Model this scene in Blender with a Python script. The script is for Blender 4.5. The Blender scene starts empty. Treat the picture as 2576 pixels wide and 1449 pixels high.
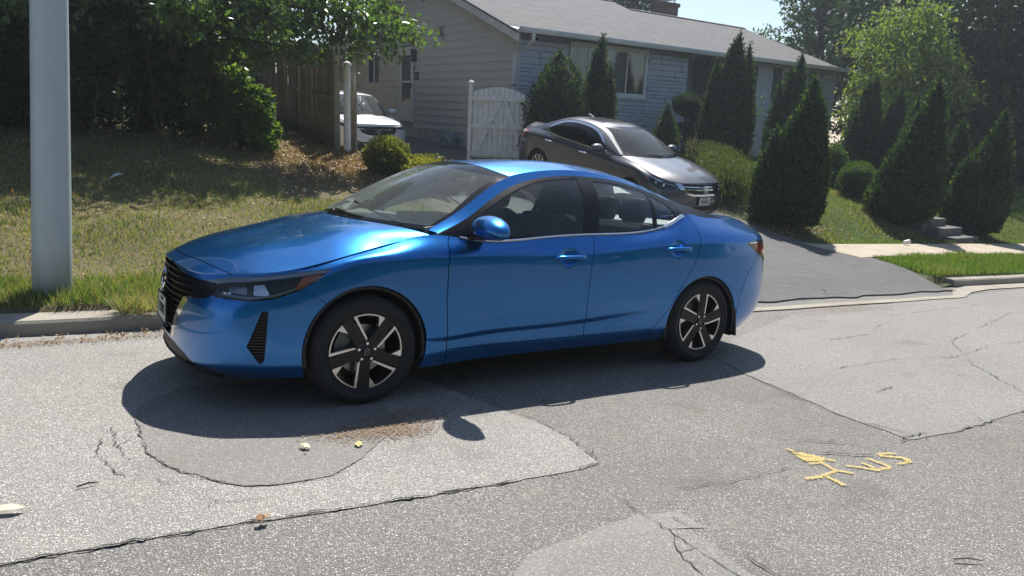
import bpy, bmesh, math, random
import numpy as np
from mathutils import Vector, Matrix
random.seed(7); RNG = np.random.default_rng(7)
R_ = math.radians
SC = bpy.context.scene
COL = SC.collection
# ---------------------------------------------------------------- camera
cam_d = bpy.data.cameras.new('camera'); cam = bpy.data.objects.new('camera', cam_d); COL.objects.link(cam)
CAM_POS = Vector((-1.4739, -4.6591, 1.7594))
cam_r = Vector((0.84453405, -0.53352571, 0.04596261)).normalized()
cam_f = Vector((0.52828539, 0.81603504, -0.23452368)).normalized()
cam_u = cam_r.cross(cam_f).normalized(); cam_r = cam_f.cross(cam_u).normalized()
cam.matrix_world = Matrix(((cam_r.x, cam_u.x, -cam_f.x, CAM_POS.x), (cam_r.y, cam_u.y, -cam_f.y, CAM_POS.y),
                           (cam_r.z, cam_u.z, -cam_f.z, CAM_POS.z), (0, 0, 0, 1)))
cam_d.sensor_width = 36.0; cam_d.lens = 1854.0 / 2576.0 * 36.0; cam_d.clip_end = 900; cam_d.clip_start = .05
SC.camera = cam
# ---------------------------------------------------------------- sky and sun
SUN = Vector((0.365, 0.441, 0.820)).normalized()
world = bpy.data.worlds.new('World'); SC.world = world; world.use_nodes = True
wn = world.node_tree; wn.nodes.clear()
sky = wn.nodes.new('ShaderNodeTexSky'); sky.sky_type = 'NISHITA'; sky.sun_disc = False
sky.sun_elevation = math.asin(SUN.z); sky.sun_rotation = math.atan2(SUN.x, SUN.y)
sky.air_density = 1.0; sky.dust_density = 0.35; sky.ozone_density = 1.2
wbg = wn.nodes.new('ShaderNodeBackground'); wbg.inputs['Strength'].default_value = 0.085
wo = wn.nodes.new('ShaderNodeOutputWorld')
wn.links.new(sky.outputs[0], wbg.inputs[0]); wn.links.new(wbg.outputs[0], wo.inputs[0])
sl = bpy.data.lights.new('sun', 'SUN'); sl.energy = 5.0; sl.angle = R_(.55); sl.color = (1.0, .955, .88)
so = bpy.data.objects.new('sun', sl); COL.objects.link(so); so.rotation_euler = SUN.to_track_quat('Z', 'Y').to_euler()
so.location = (10, 10, 30)
SC.view_settings.view_transform = 'Standard'; SC.view_settings.look = 'None'
SC.view_settings.gamma = 1.0; SC.view_settings.exposure = 0.6; SC.view_settings.use_curve_mapping = False
SC.render.engine = 'CYCLES'
SC.cycles.max_bounces = 7; SC.cycles.transparent_max_bounces = 24; SC.cycles.diffuse_bounces = 3
SC.cycles.glossy_bounces = 4; SC.cycles.transmission_bounces = 5
SC.cycles.caustics_reflective = False; SC.cycles.caustics_refractive = False
SC.cycles.sample_clamp_indirect = 6.0
SC.cycles.use_denoising = True
# ---------------------------------------------------------------- helpers
def tag(o, label=None, cat=None, group=None, kind=None):
    if label: o['label'] = label
    if cat: o['category'] = cat
    if group: o['group'] = group
    if kind: o['kind'] = kind
    return o
def empty(name, loc=(0, 0, 0), rz=0, label=None, cat=None, group=None, mat=None):
    o = bpy.data.objects.new(name, None); COL.objects.link(o); o.empty_display_size = .2
    if mat is not None: o.matrix_world = mat
    else: o.location = loc; o.rotation_euler = (0, 0, rz)
    return tag(o, label, cat, group)
def link(name, me, parent=None, **k):
    o = bpy.data.objects.new(name, me); COL.objects.link(o)
    if parent is not None: o.parent = parent
    for a in ('location', 'rotation_euler', 'scale'):
        if a in k: setattr(o, a, k.pop(a))
    return tag(o, **k)
def copy_tree(o, parent=None):
    c = o.copy(); COL.objects.link(c)
    if parent is not None: c.parent = parent
    for ch in list(o.children): copy_tree(ch, c)
    return c
def np_mesh(name, V, F, mats=(), smooth=True, N=None, mi=None):
    """fast mesh from vertex array and list/array of faces"""
    me = bpy.data.meshes.new(name)
    V = np.asarray(V, dtype=np.float32)
    if isinstance(F, np.ndarray):
        nf, k = F.shape; loops = F.ravel().astype(np.int32); starts = np.arange(0, nf * k, k, dtype=np.int32); tot = np.full(nf, k, np.int32)
    else:
        tot = np.array([len(f) for f in F], np.int32); loops = np.array([i for f in F for i in f], np.int32)
        starts = np.concatenate([[0], np.cumsum(tot)[:-1]]).astype(np.int32) if len(tot) else np.zeros(0, np.int32); nf = len(tot)
    me.vertices.add(len(V)); me.vertices.foreach_set('co', V.ravel())
    me.loops.add(len(loops)); me.loops.foreach_set('vertex_index', loops)
    me.polygons.add(nf); me.polygons.foreach_set('loop_start', starts)
    try: me.polygons.foreach_set('loop_total', tot)
    except Exception: pass
    me.update(calc_edges=True); me.validate()
    if nf: me.polygons.foreach_set('use_smooth', np.full(len(me.polygons), bool(smooth)))
    for m in mats: me.materials.append(m)
    if mi is not None: me.polygons.foreach_set('material_index', np.asarray(mi, np.int32))
    if N is not None and len(me.vertices) == len(V):
        me.normals_split_custom_set_from_vertices([tuple(n) for n in N])
    return me
class MB:
    """collects simple solids into ONE mesh"""
    def __init__(s): s.V = []; s.F = []; s.S = []
    def add(s, V, F, smooth=False):
        b = len(s.V); s.V += [tuple(v) for v in V]; s.F += [tuple(i + b for i in f) for f in F]; s.S += [smooth] * len(F); return s
    def box(s, c, d, rot=None, bev=0.0):
        x, y, z = d[0] / 2, d[1] / 2, d[2] / 2
        if bev > 0:
            b = min(bev, x * .9, y * .9, z * .9); bm = bmesh.new(); bmesh.ops.create_cube(bm, size=1)
            for v in bm.verts: v.co = Vector((v.co.x * 2 * x, v.co.y * 2 * y, v.co.z * 2 * z))
            bmesh.ops.bevel(bm, geom=list(bm.edges), offset=b, segments=2, affect='EDGES', profile=.6)
            vs = [v.co.copy() for v in bm.verts]; bm.verts.index_update(); fs = [[v.index for v in f.verts] for f in bm.faces]; bm.free()
        else:
            vs = [Vector((i * x, j * y, k * z)) for i in (-1, 1) for j in (-1, 1) for k in (-1, 1)]
            fs = [(0, 1, 3, 2), (4, 6, 7, 5), (0, 4, 5, 1), (2, 3, 7, 6), (0, 2, 6, 4), (1, 5, 7, 3)]
        if rot is not None: vs = [rot @ v for v in vs]
        return s.add([v + Vector(c) for v in vs], fs)
    def prism(s, pts, n0, n1):
        """pts: list of 3D points (planar outline); extruded from +n0 to +n1 vectors"""
        n = len(pts); n0 = Vector(n0); n1 = Vector(n1)
        vs = [Vector(p) + n0 for p in pts] + [Vector(p) + n1 for p in pts]
        return s.add(vs, [tuple(range(n))[::-1], tuple(range(n, 2 * n))] + [(i, (i + 1) % n, n + (i + 1) % n, n + i) for i in range(n)])
    def tube(s, path, r, n=8, cap=True, flat=1.0):
        path = [Vector(p) for p in path]; m = len(path); rs = r if isinstance(r, (list, tuple)) else [r] * m
        vs = []; prev = None
        for i, p in enumerate(path):
            t = (path[min(i + 1, m - 1)] - path[max(i - 1, 0)])
            t = t.normalized() if t.length > 1e-9 else Vector((0, 0, 1))
            if prev is None: a = t.orthogonal().normalized()
            else:
                a = prev - t * prev.dot(t)
                a = a.normalized() if a.length > 1e-6 else t.orthogonal().normalized()
            prev = a; b = t.cross(a)
            for k in range(n):
                q = 2 * math.pi * k / n; vs.append(p + (a * math.cos(q) + b * math.sin(q) * flat) * rs[i])
        fs = [(i * n + k, i * n + (k + 1) % n, (i + 1) * n + (k + 1) % n, (i + 1) * n + k) for i in range(m - 1) for k in range(n)]
        if cap: fs += [tuple(range(n))[::-1], tuple((m - 1) * n + k for k in range(n))]
        return s.add(vs, fs, True)
    def lathe(s, prof, axis='Z', n=32, c=(0, 0, 0)):
        vs = []
        for rr, h in prof:
            for k in range(n):
                q = 2 * math.pi * k / n; a, b = rr * math.cos(q), rr * math.sin(q)
                vs.append(Vector(c) + (Vector((a, b, h)) if axis == 'Z' else Vector((a, h, b)) if axis == 'Y' else Vector((h, a, b))))
        m = len(prof); fs = [(i * n + k, i * n + (k + 1) % n, (i + 1) * n + (k + 1) % n, (i + 1) * n + k) for i in range(m - 1) for k in range(n)]
        return s.add(vs, fs, True)
    def mesh(s, name, mat):
        me = np_mesh(name, s.V, s.F, (mat,) if mat else (), smooth=False)
        if len(me.polygons) == len(s.S): me.polygons.foreach_set('use_smooth', s.S)
        if any(s.S):
            try: me.set_sharp_from_angle(angle=R_(42))
            except Exception: pass
        return me
    def build(s, name, mat, parent=None, **k): return link(name, s.mesh(name, mat), parent, **k)
# ---------------------------------------------------------------- material helpers
def newmat(name):
    m = bpy.data.materials.new(name); m.use_nodes = True; nt = m.node_tree; b = nt.nodes['Principled BSDF']; return m, nt, b
def P(name, col, rough=.5, metal=0., spec=.5, coat=0., coatr=.03, bump=None, var=None, emit=None):
    """principled material; var=(scale, amount) mottles the colour, bump=(scale, strength, distance)"""
    m, nt, b = newmat(name); N = nt.nodes; L = nt.links
    b.inputs['Base Color'].default_value = (*col, 1); b.inputs['Roughness'].default_value = rough
    b.inputs['Metallic'].default_value = metal; b.inputs['Specular IOR Level'].default_value = spec
    b.inputs['Coat Weight'].default_value = coat; b.inputs['Coat Roughness'].default_value = coatr
    tc = None
    if var or bump: tc = N.new('ShaderNodeTexCoord')
    if var:
        n = N.new('ShaderNodeTexNoise'); n.inputs['Scale'].default_value = var[0]; n.inputs['Detail'].default_value = 5
        L.new(tc.outputs['Object'], n.inputs['Vector'])
        mx = N.new('ShaderNodeMix'); mx.data_type = 'RGBA'
        a = var[1]; mx.inputs[6].default_value = (*[c * (1 - a) for c in col], 1); mx.inputs[7].default_value = (*[min(1, c * (1 + a)) for c in col], 1)
        mr = N.new('ShaderNodeMapRange'); mr.inputs[1].default_value = .3; mr.inputs[2].default_value = .7
        L.new(n.outputs[0], mr.inputs[0]); L.new(mr.outputs[0], mx.inputs[0]); L.new(mx.outputs[2], b.inputs['Base Color'])
    if bump:
        n = N.new('ShaderNodeTexNoise'); n.inputs['Scale'].default_value = bump[0]; n.inputs['Detail'].default_value = 4
        L.new(tc.outputs['Object'], n.inputs['Vector'])
        bp = N.new('ShaderNodeBump'); bp.inputs['Strength'].default_value = bump[1]; bp.inputs['Distance'].default_value = bump[2]
        L.new(n.outputs[0], bp.inputs['Height']); L.new(bp.outputs[0], b.inputs['Normal'])
    return m
def glassmat(name, tint=(.55, .62, .62), refl=1.0, rough=0.0, dust_sheen=.0):
    """thin tinted glass: straight-through tint, fresnel reflection and a pale dusty film standing in for sky glare"""
    m = bpy.data.materials.new(name); m.use_nodes = True; nt = m.node_tree; nt.nodes.clear()
    o = nt.nodes.new('ShaderNodeOutputMaterial'); t = nt.nodes.new('ShaderNodeBsdfTransparent'); g = nt.nodes.new('ShaderNodeBsdfGlossy')
    t.inputs[0].default_value = (*tint, 1); g.inputs['Roughness'].default_value = rough; g.inputs[0].default_value = (refl, refl, refl, 1)
    f = nt.nodes.new('ShaderNodeFresnel'); f.inputs[0].default_value = 1.5; mx = nt.nodes.new('ShaderNodeMixShader')
    nt.links.new(f.outputs[0], mx.inputs[0]); nt.links.new(t.outputs[0], mx.inputs[1]); nt.links.new(g.outputs[0], mx.inputs[2])
    if dust_sheen > 0:
        d = nt.nodes.new('ShaderNodeBsdfDiffuse'); d.inputs[0].default_value = (.62, .68, .66, 1); tl = nt.nodes.new('ShaderNodeBsdfTranslucent'); tl.inputs[0].default_value = (.62, .68, .66, 1)
        m1 = nt.nodes.new('ShaderNodeMixShader'); m1.inputs[0].default_value = .5; nt.links.new(d.outputs[0], m1.inputs[1]); nt.links.new(tl.outputs[0], m1.inputs[2])
        m2 = nt.nodes.new('ShaderNodeMixShader'); m2.inputs[0].default_value = dust_sheen; nt.links.new(mx.outputs[0], m2.inputs[1]); nt.links.new(m1.outputs[0], m2.inputs[2]); nt.links.new(m2.outputs[0], o.inputs[0]); return m
    nt.links.new(mx.outputs[0], o.inputs[0]); return m
class NT:
    """tiny helper for building node graphs"""
    def __init__(s, name):
        s.m, s.nt, s.b = newmat(name); s.N = s.nt.nodes; s.L = s.nt.links; s.tc = s.N.new('ShaderNodeTexCoord')
    def co(s, scale=(1, 1, 1), rot=(0, 0, 0), loc=(0, 0, 0), src='Object'):
        mp = s.N.new('ShaderNodeMapping'); mp.inputs['Scale'].default_value = scale; mp.inputs['Rotation'].default_value = rot; mp.inputs['Location'].default_value = loc
        s.L.new(s.tc.outputs[src], mp.inputs['Vector']); return mp.outputs[0]
    def noise(s, scale, detail=4, rough=.55, vec=None, dist=0.):
        n = s.N.new('ShaderNodeTexNoise'); n.inputs['Scale'].default_value = scale; n.inputs['Detail'].default_value = detail
        n.inputs['Roughness'].default_value = rough; n.inputs['Distortion'].default_value = dist
        s.L.new(vec if vec is not None else s.tc.outputs['Object'], n.inputs['Vector']); return n.outputs[0]
    def vor(s, scale, feature='F1', out='Distance', vec=None, rnd=1.):
        n = s.N.new('ShaderNodeTexVoronoi'); n.feature = feature; n.inputs['Scale'].default_value = scale; n.inputs['Randomness'].default_value = rnd
        s.L.new(vec if vec is not None else s.tc.outputs['Object'], n.inputs['Vector']); return n.outputs[out]
    def rng(s, v, a, b, c=0., d=1.):
        n = s.N.new('ShaderNodeMapRange'); n.inputs[1].default_value = a; n.inputs[2].default_value = b; n.inputs[3].default_value = c; n.inputs[4].default_value = d
        s.L.new(v, n.inputs[0]); return n.outputs[0]
    def math(s, op, a, b=None):
        n = s.N.new('ShaderNodeMath'); n.operation = op
        for i, v in enumerate((a, b)):
            if v is None: continue
            if isinstance(v, (int, float)): n.inputs[i].default_value = v
            else: s.L.new(v, n.inputs[i])
        return n.outputs[0]
    def mix(s, fac, a, b, mode='MIX'):
        n = s.N.new('ShaderNodeMix'); n.data_type = 'RGBA'; n.blend_type = mode
        for i, v in ((0, fac), (6, a), (7, b)):
            if isinstance(v, (int, float)): n.inputs[i].default_value = v
            elif isinstance(v, tuple): n.inputs[i].default_value = (*v, 1) if len(v) == 3 else v
            else: s.L.new(v, n.inputs[i])
        return n.outputs[2]
    def bump(s, h, strength, dist, normal=None):
        n = s.N.new('ShaderNodeBump'); n.inputs['Strength'].default_value = strength; n.inputs['Distance'].default_value = dist
        s.L.new(h, n.inputs['Height'])
        if normal is not None: s.L.new(normal, n.inputs['Normal'])
        return n.outputs[0]
    def out(s, col=None, rough=None, normal=None, **k):
        for nm, v in (('Base Color', col), ('Roughness', rough), ('Normal', normal)):
            if v is None: continue
            if isinstance(v, (int, float)): s.b.inputs[nm].default_value = v
            elif isinstance(v, tuple): s.b.inputs[nm].default_value = (*v, 1)
            else: s.L.new(v, s.b.inputs[nm])
        for nm, v in k.items(): s.b.inputs[nm.replace('_', ' ')].default_value = v
        return s.m
def text_mesh(name, body, size, mat, mw, parent=None, sx=1.0, ext=.0008):
    c = bpy.data.curves.new(name, 'FONT'); c.body = body; c.size = size; c.align_x = 'CENTER'; c.align_y = 'CENTER'; c.extrude = ext
    o = bpy.data.objects.new(name, c); COL.objects.link(o); bpy.context.view_layer.update()
    me = bpy.data.meshes.new_from_object(o.evaluated_get(bpy.context.evaluated_depsgraph_get())); bpy.data.objects.remove(o); bpy.data.curves.remove(c)
    for v in me.vertices: v.co.x *= sx
    me.transform(mw); me.materials.clear(); me.materials.append(mat); me.name = name
    return link(name, me, parent)
# ---------------------------------------------------------------- splines
def cubic(ts, Y, tq):
    """natural cubic spline through (ts, Y[k,dim]) evaluated at tq"""
    ts = np.asarray(ts, float); Y = np.asarray(Y, float); n = len(ts); h = np.diff(ts)
    if n == 2:
        w = ((tq - ts[0]) / h[0])[:, None]; return Y[0] * (1 - w) + Y[1] * w
    A = np.zeros((n, n)); B = np.zeros_like(Y); A[0, 0] = A[-1, -1] = 1
    for i in range(1, n - 1):
        A[i, i - 1] = h[i - 1]; A[i, i] = 2 * (h[i - 1] + h[i]); A[i, i + 1] = h[i]
        B[i] = 6 * ((Y[i + 1] - Y[i]) / h[i] - (Y[i] - Y[i - 1]) / h[i - 1])
    M = np.linalg.solve(A, B); k = np.clip(np.searchsorted(ts, tq, side='right') - 1, 0, n - 2)
    hk = h[k][:, None]; a = ((ts[k + 1] - tq))[:, None]; b = (tq - ts[k])[:, None]
    return M[k] * a ** 3 / (6 * hk) + M[k + 1] * b ** 3 / (6 * hk) + (Y[k] / hk - M[k] * hk / 6) * a + (Y[k + 1] / hk - M[k + 1] * hk / 6) * b
def pchip(ts, Y, tq):
    ts = np.asarray(ts, float); Y = np.asarray(Y, float); n = len(ts); h = np.diff(ts)
    d = np.diff(Y, axis=0) / h[:, None]; m = np.zeros_like(Y)
    for i in range(1, n - 1):
        w1 = 2 * h[i] + h[i - 1]; w2 = h[i] + 2 * h[i - 1]; same = d[i - 1] * d[i] > 0
        with np.errstate(divide='ignore', invalid='ignore'):
            m[i] = np.where(same, (w1 + w2) / (w1 / d[i - 1] + w2 / d[i]), 0)
    m[0] = d[0]; m[-1] = d[-1]
    k = np.clip(np.searchsorted(ts, tq, side='right') - 1, 0, n - 2)
    hk = h[k][:, None]; s = ((tq - ts[k]) / h[k])[:, None]
    return (2 * s ** 3 - 3 * s ** 2 + 1) * Y[k] + (s ** 3 - 2 * s ** 2 + s) * hk * m[k] + (-2 * s ** 3 + 3 * s ** 2) * Y[k + 1] + (s ** 3 - s ** 2) * hk * m[k + 1]
def net(ts, S, tq, nv, vfun=cubic, vs=None):
    """S[i][j] = control point at section ts[i], row j. returns grid (len(tq), nv, 3)"""
    S = np.asarray(S, float); nu, nr, _ = S.shape
    rows = np.stack([cubic(ts, S[:, j, :], tq) for j in range(nr)], axis=1)
    if vs is None:
        dd = np.linalg.norm(np.diff(S, axis=1), axis=2).mean(0); vs = np.concatenate([[0], np.cumsum(dd)]); vs /= vs[-1]
    vq = np.linspace(0, 1, nv) if not hasattr(nv, '__len__') else np.asarray(nv)
    out = np.zeros((len(tq), len(vq), 3))
    for i in range(len(tq)): out[i] = vfun(vs, rows[i], vq)
    return out
class Surf:
    """triangle surface with normals that can be split along implicit curves (all numpy)"""
    def __init__(s, V, N, F):
        s.V = np.asarray(V, float); s.N = np.asarray(N, float)
        if isinstance(F, np.ndarray) and F.ndim == 2 and F.shape[1] == 3: s.F = F
        else:
            T = [(f[0], f[k], f[k + 1]) for f in F for k in range(1, len(f) - 1)]; s.F = np.array(T, np.int64).reshape(-1, 3)
    @staticmethod
    def grid(G, flip=False):
        nu, nv, _ = G.shape
        du = np.gradient(G, axis=0); dv = np.gradient(G, axis=1); n = np.cross(du, dv)
        l = np.linalg.norm(n, axis=2, keepdims=True); n = n / np.maximum(l, 1e-12)
        if flip: n = -n
        idx = np.arange(nu * nv).reshape(nu, nv); a, b, c, d = [q.ravel() for q in (idx[:-1, :-1], idx[1:, :-1], idx[1:, 1:], idx[:-1, 1:])]
        F = np.concatenate([np.stack([a, b, c], 1), np.stack([a, c, d], 1)])
        if flip: F = F[:, ::-1].copy()
        return Surf(G.reshape(-1, 3), n.reshape(-1, 3), F)
    def split(s, fun):
        """fun(V)->scalar; returns (positive part, negative part)"""
        if len(s.F) == 0: return s, s
        f = fun(s.V); sg = f >= 0; t = sg[s.F]; cnt = t.sum(1); pos = s.F[cnt == 3]; neg = s.F[cnt == 0]
        mixd = (cnt > 0) & (cnt < 3); M = s.F[mixd]
        if len(M) == 0: return Surf(s.V, s.N, pos).clean(), Surf(s.V, s.N, neg).clean()
        tm = t[mixd]; lone = np.where((tm.sum(1) == 1)[:, None], tm, ~tm); k = lone.argmax(1); r = np.arange(len(M))
        A = M[r, k]; B = M[r, (k + 1) % 3]; C = M[r, (k + 2) % 3]
        E = np.concatenate([np.stack([A, B], 1), np.stack([A, C], 1)]); Es = np.sort(E, 1); U, inv = np.unique(Es, axis=0, return_inverse=True); inv = inv.ravel()
        fa, fb = f[U[:, 0]], f[U[:, 1]]; w = (fa / (fa - fb))[:, None]
        NV = s.V[U[:, 0]] * (1 - w) + s.V[U[:, 1]] * w; NN = s.N[U[:, 0]] * (1 - w) + s.N[U[:, 1]] * w
        base = len(s.V); ab = base + inv[:len(M)]; ac = base + inv[len(M):]
        V = np.concatenate([s.V, NV]); N = np.concatenate([s.N, NN])
        tip = np.stack([A, ab, ac], 1); q1 = np.stack([ab, B, C], 1); q2 = np.stack([ab, C, ac], 1); ispos = sg[A]
        pos = np.concatenate([pos, tip[ispos], q1[~ispos], q2[~ispos]]); neg = np.concatenate([neg, tip[~ispos], q1[ispos], q2[ispos]])
        return Surf(V, N, pos).clean(), Surf(V, N, neg).clean()
    def keep(s, *funs):
        for f in funs: s = s.split(f)[0]
        return s
    def inside_outside(s, *funs):
        r = s; outs = []
        for f in funs: a, b = r.split(f); outs.append(b); r = a
        return r, Surf.join(outs)
    @staticmethod
    def join(ls):
        b = 0; F = []
        for l in ls: F.append(l.F + b); b += len(l.V)
        return Surf(np.concatenate([l.V for l in ls]), np.concatenate([l.N for l in ls]), np.concatenate(F))
    def mirror(s): return Surf(s.V * (1, -1, 1), s.N * (1, -1, 1), s.F[:, ::-1].copy())
    def both(s): return Surf.join([s, s.mirror()])
    def offset(s, d): return Surf(s.V + s.N * d, s.N, s.F)
    def clean(s):
        u, inv = np.unique(s.F, return_inverse=True); return Surf(s.V[u], s.N[u], inv.reshape(-1, 3).astype(np.int64))
    def weld(s, tol=1e-5):
        q = np.round(s.V / tol).astype(np.int64); _, first, inv = np.unique(q, axis=0, return_index=True, return_inverse=True); inv = inv.ravel()
        F = first[inv[s.F]]; ok = (F[:, 0] != F[:, 1]) & (F[:, 1] != F[:, 2]) & (F[:, 0] != F[:, 2]); return Surf(s.V, s.N, F[ok])
    def thick(s, d):
        """adds an inward flange of depth d round every open edge"""
        s = s.weld().clean(); E = np.concatenate([s.F[:, [0, 1]], s.F[:, [1, 2]], s.F[:, [2, 0]]]); Es = np.sort(E, 1)
        _, inv, cnt = np.unique(Es, axis=0, return_inverse=True, return_counts=True); B = E[cnt[inv.ravel()] == 1]
        B = B[~((abs(s.V[B[:, 0], 1]) < 1e-4) & (abs(s.V[B[:, 1], 1]) < 1e-4))]
        if len(B) == 0: return s
        a, b = B[:, 0], B[:, 1]; va, vb = s.V[a], s.V[b]; side = np.cross(vb - va, s.N[a] + s.N[b]); side /= np.maximum(np.linalg.norm(side, axis=1, keepdims=True), 1e-9)
        n = len(B); b0 = len(s.V); V = np.concatenate([s.V, va, vb, va - s.N[a] * d, vb - s.N[b] * d]); N = np.concatenate([s.N, side, side, side, side])
        i = np.arange(n); ta, tb, la, lb = b0 + i, b0 + n + i, b0 + 2 * n + i, b0 + 3 * n + i
        return Surf(V, N, np.concatenate([s.F, np.stack([tb, ta, la], 1), np.stack([tb, la, lb], 1)]))
    def build(s, name, mat, parent=None, flange=0., **k):
        if len(s.F) == 0: return None
        q = s.weld().clean()
        if flange: q = q.thick(flange)
        l = np.linalg.norm(q.N, axis=1, keepdims=True); N = q.N / np.maximum(l, 1e-9)
        return link(name, np_mesh(name, q.V, q.F, (mat,), True, N), parent, **k)
# implicit curve helpers: functions of the vertex array, positive on the wanted side
def fx(a, sg=1): return lambda V: sg * (V[:, 0] - a)
def fy(a, sg=1): return lambda V: sg * (V[:, 1] - a)
def fz(a, sg=1): return lambda V: sg * (V[:, 2] - a)
def xz(pts, sg=1, by='z', off=0.):
    """curve x=g(z) (by='z') or z=g(x) (by='x') through pts (x,z); positive beyond it"""
    p = sorted(pts, key=lambda q: q[1 if by == 'z' else 0]); a = np.array(p)
    if by == 'z': return lambda V: sg * (V[:, 0] - np.interp(V[:, 2], a[:, 1], a[:, 0])) - off
    return lambda V: sg * (V[:, 2] - np.interp(V[:, 0], a[:, 0], a[:, 1])) - off
def smooth_pts(pts, n=40):
    p = np.array(pts, float); d = np.concatenate([[0], np.cumsum(np.linalg.norm(np.diff(p, axis=0), axis=1))])
    return [tuple(q) for q in cubic(d, p, np.linspace(0, d[-1], n))]
def circ(cx_, cz_, r, sg=1): return lambda V: sg * (np.hypot(V[:, 0] - cx_, V[:, 2] - cz_) - r)
def poly2(pts, ax=(0, 2), sg=1, off=0.):
    """signed distance-like to a closed polygon in the plane of two axes: positive inside"""
    p = np.array(pts, float); q = np.roll(p, -1, axis=0)
    def fn(V):
        X = V[:, list(ax)]; d = np.full(len(X), 1e9); ins = np.zeros(len(X), bool)
        for a, b in zip(p, q):
            e = b - a; w = X - a; t = np.clip((w @ e) / max(e @ e, 1e-12), 0, 1); d = np.minimum(d, np.linalg.norm(w - t[:, None] * e, axis=1))
            c = ((a[1] > X[:, 1]) != (b[1] > X[:, 1]))
            with np.errstate(divide='ignore', invalid='ignore'): xi = (b[0] - a[0]) * (X[:, 1] - a[1]) / (b[1] - a[1]) + a[0]
            ins ^= c & (X[:, 0] < xi)
        return sg * (np.where(ins, d, -d) - off)
    return fn
# ================================================================ vehicles
def paint(name, col, metal=.55, rough=.38, flake=.35, coat=1.):
    g = NT(name)
    v = g.vor(900, out='Color'); sep = g.N.new('ShaderNodeSeparateColor'); g.L.new(v, sep.inputs[0])
    dust_sheen = g.noise(3.5, 6, .65)
    c1 = g.mix(g.rng(sep.outputs[0], .2, 1., 0, flake), tuple(col), tuple(min(1, c * 2.2) for c in col))
    c2 = g.mix(g.rng(dust_sheen, .45, .8, 0, .045), c1, (.35, .36, .36))
    g.out(c2, g.rng(dust_sheen, .35, .75, rough, rough + .08), None, Metallic=metal, Coat_Weight=coat, Coat_Roughness=.035)
    return g.m
M_BLUE = paint('blue_metallic_paint', (.0003, .135, .43), .88, .27, .22)
M_GREYP = paint('dark_grey_metallic_paint', (.072, .076, .088), .6, .38, .35)
M_WHITEP = paint('pearl_white_paint', (.80, .82, .84), .15, .35, .1)
M_BLK = P('gloss_black_trim', (.005, .005, .006), .24, spec=.35)
M_MATBLK = P('matt_black_plastic', (.012, .012, .013), .55, bump=(400, .15, .0005))
M_DARK = P('shadow_black_liner', (.006, .006, .006), .9)
M_CHROME = P('chrome', (.78, .78, .80), .08, metal=1.)
M_ALU = P('machined_aluminium', (.72, .71, .69), .28, metal=1., bump=(300, .08, .0004))
M_TYRE = P('tyre_rubber', (.016, .016, .017), .78, var=(9, .25), bump=(160, .25, .001))
M_RIMBLK = P('rim_black_paint', (.006, .006, .007), .42)
M_DISC = P('brake_disc_steel', (.30, .30, .31), .35, metal=.9)
M_GLASS = glassmat('side_glass', (.80, .86, .86), dust_sheen=.035); M_WS = glassmat('windscreen_glass', (.80, .88, .86), dust_sheen=.17); M_TINT = glassmat('tinted_glass', (.22, .25, .25))  # the windscreens' pale film puts sky glare into the glass
M_LENS = glassmat('lamp_lens', (.82, .84, .86)); M_FAB = P('charcoal_seat_fabric', (.045, .048, .055), .9, bump=(500, .3, .001))
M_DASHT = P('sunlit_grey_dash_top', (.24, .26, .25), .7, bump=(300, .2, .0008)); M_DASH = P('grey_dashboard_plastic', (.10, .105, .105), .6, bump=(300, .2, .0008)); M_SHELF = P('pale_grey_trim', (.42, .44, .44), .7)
M_RED = P('red_lamp_plastic', (.32, .012, .016), .12, coat=1.); M_AMBER = P('amber_reflector', (.80, .16, .03), .18, coat=.8)
M_FRIT = P('black_glass_border', (.004, .004, .005), .05); M_DRL = P('white_light_guide', (.72, .76, .80), .25, coat=.5); M_BOWL = P('smoked_lamp_reflector', (.42, .44, .46), .18, metal=.8); M_LAMPBLK = P('headlamp_dark_bezel', (.035, .038, .042), .2, coat=.5); M_PLATE = P('number_plate_white', (.62, .62, .58), .4, var=(18, .10))
M_INK = P('plate_ink', (.02, .02, .025), .5); M_CLEAR = P('clear_lamp_plastic', (.6, .6, .6), .15, coat=.7)
M_STICK = P('white_sticker', (.75, .76, .75), .5)

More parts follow.
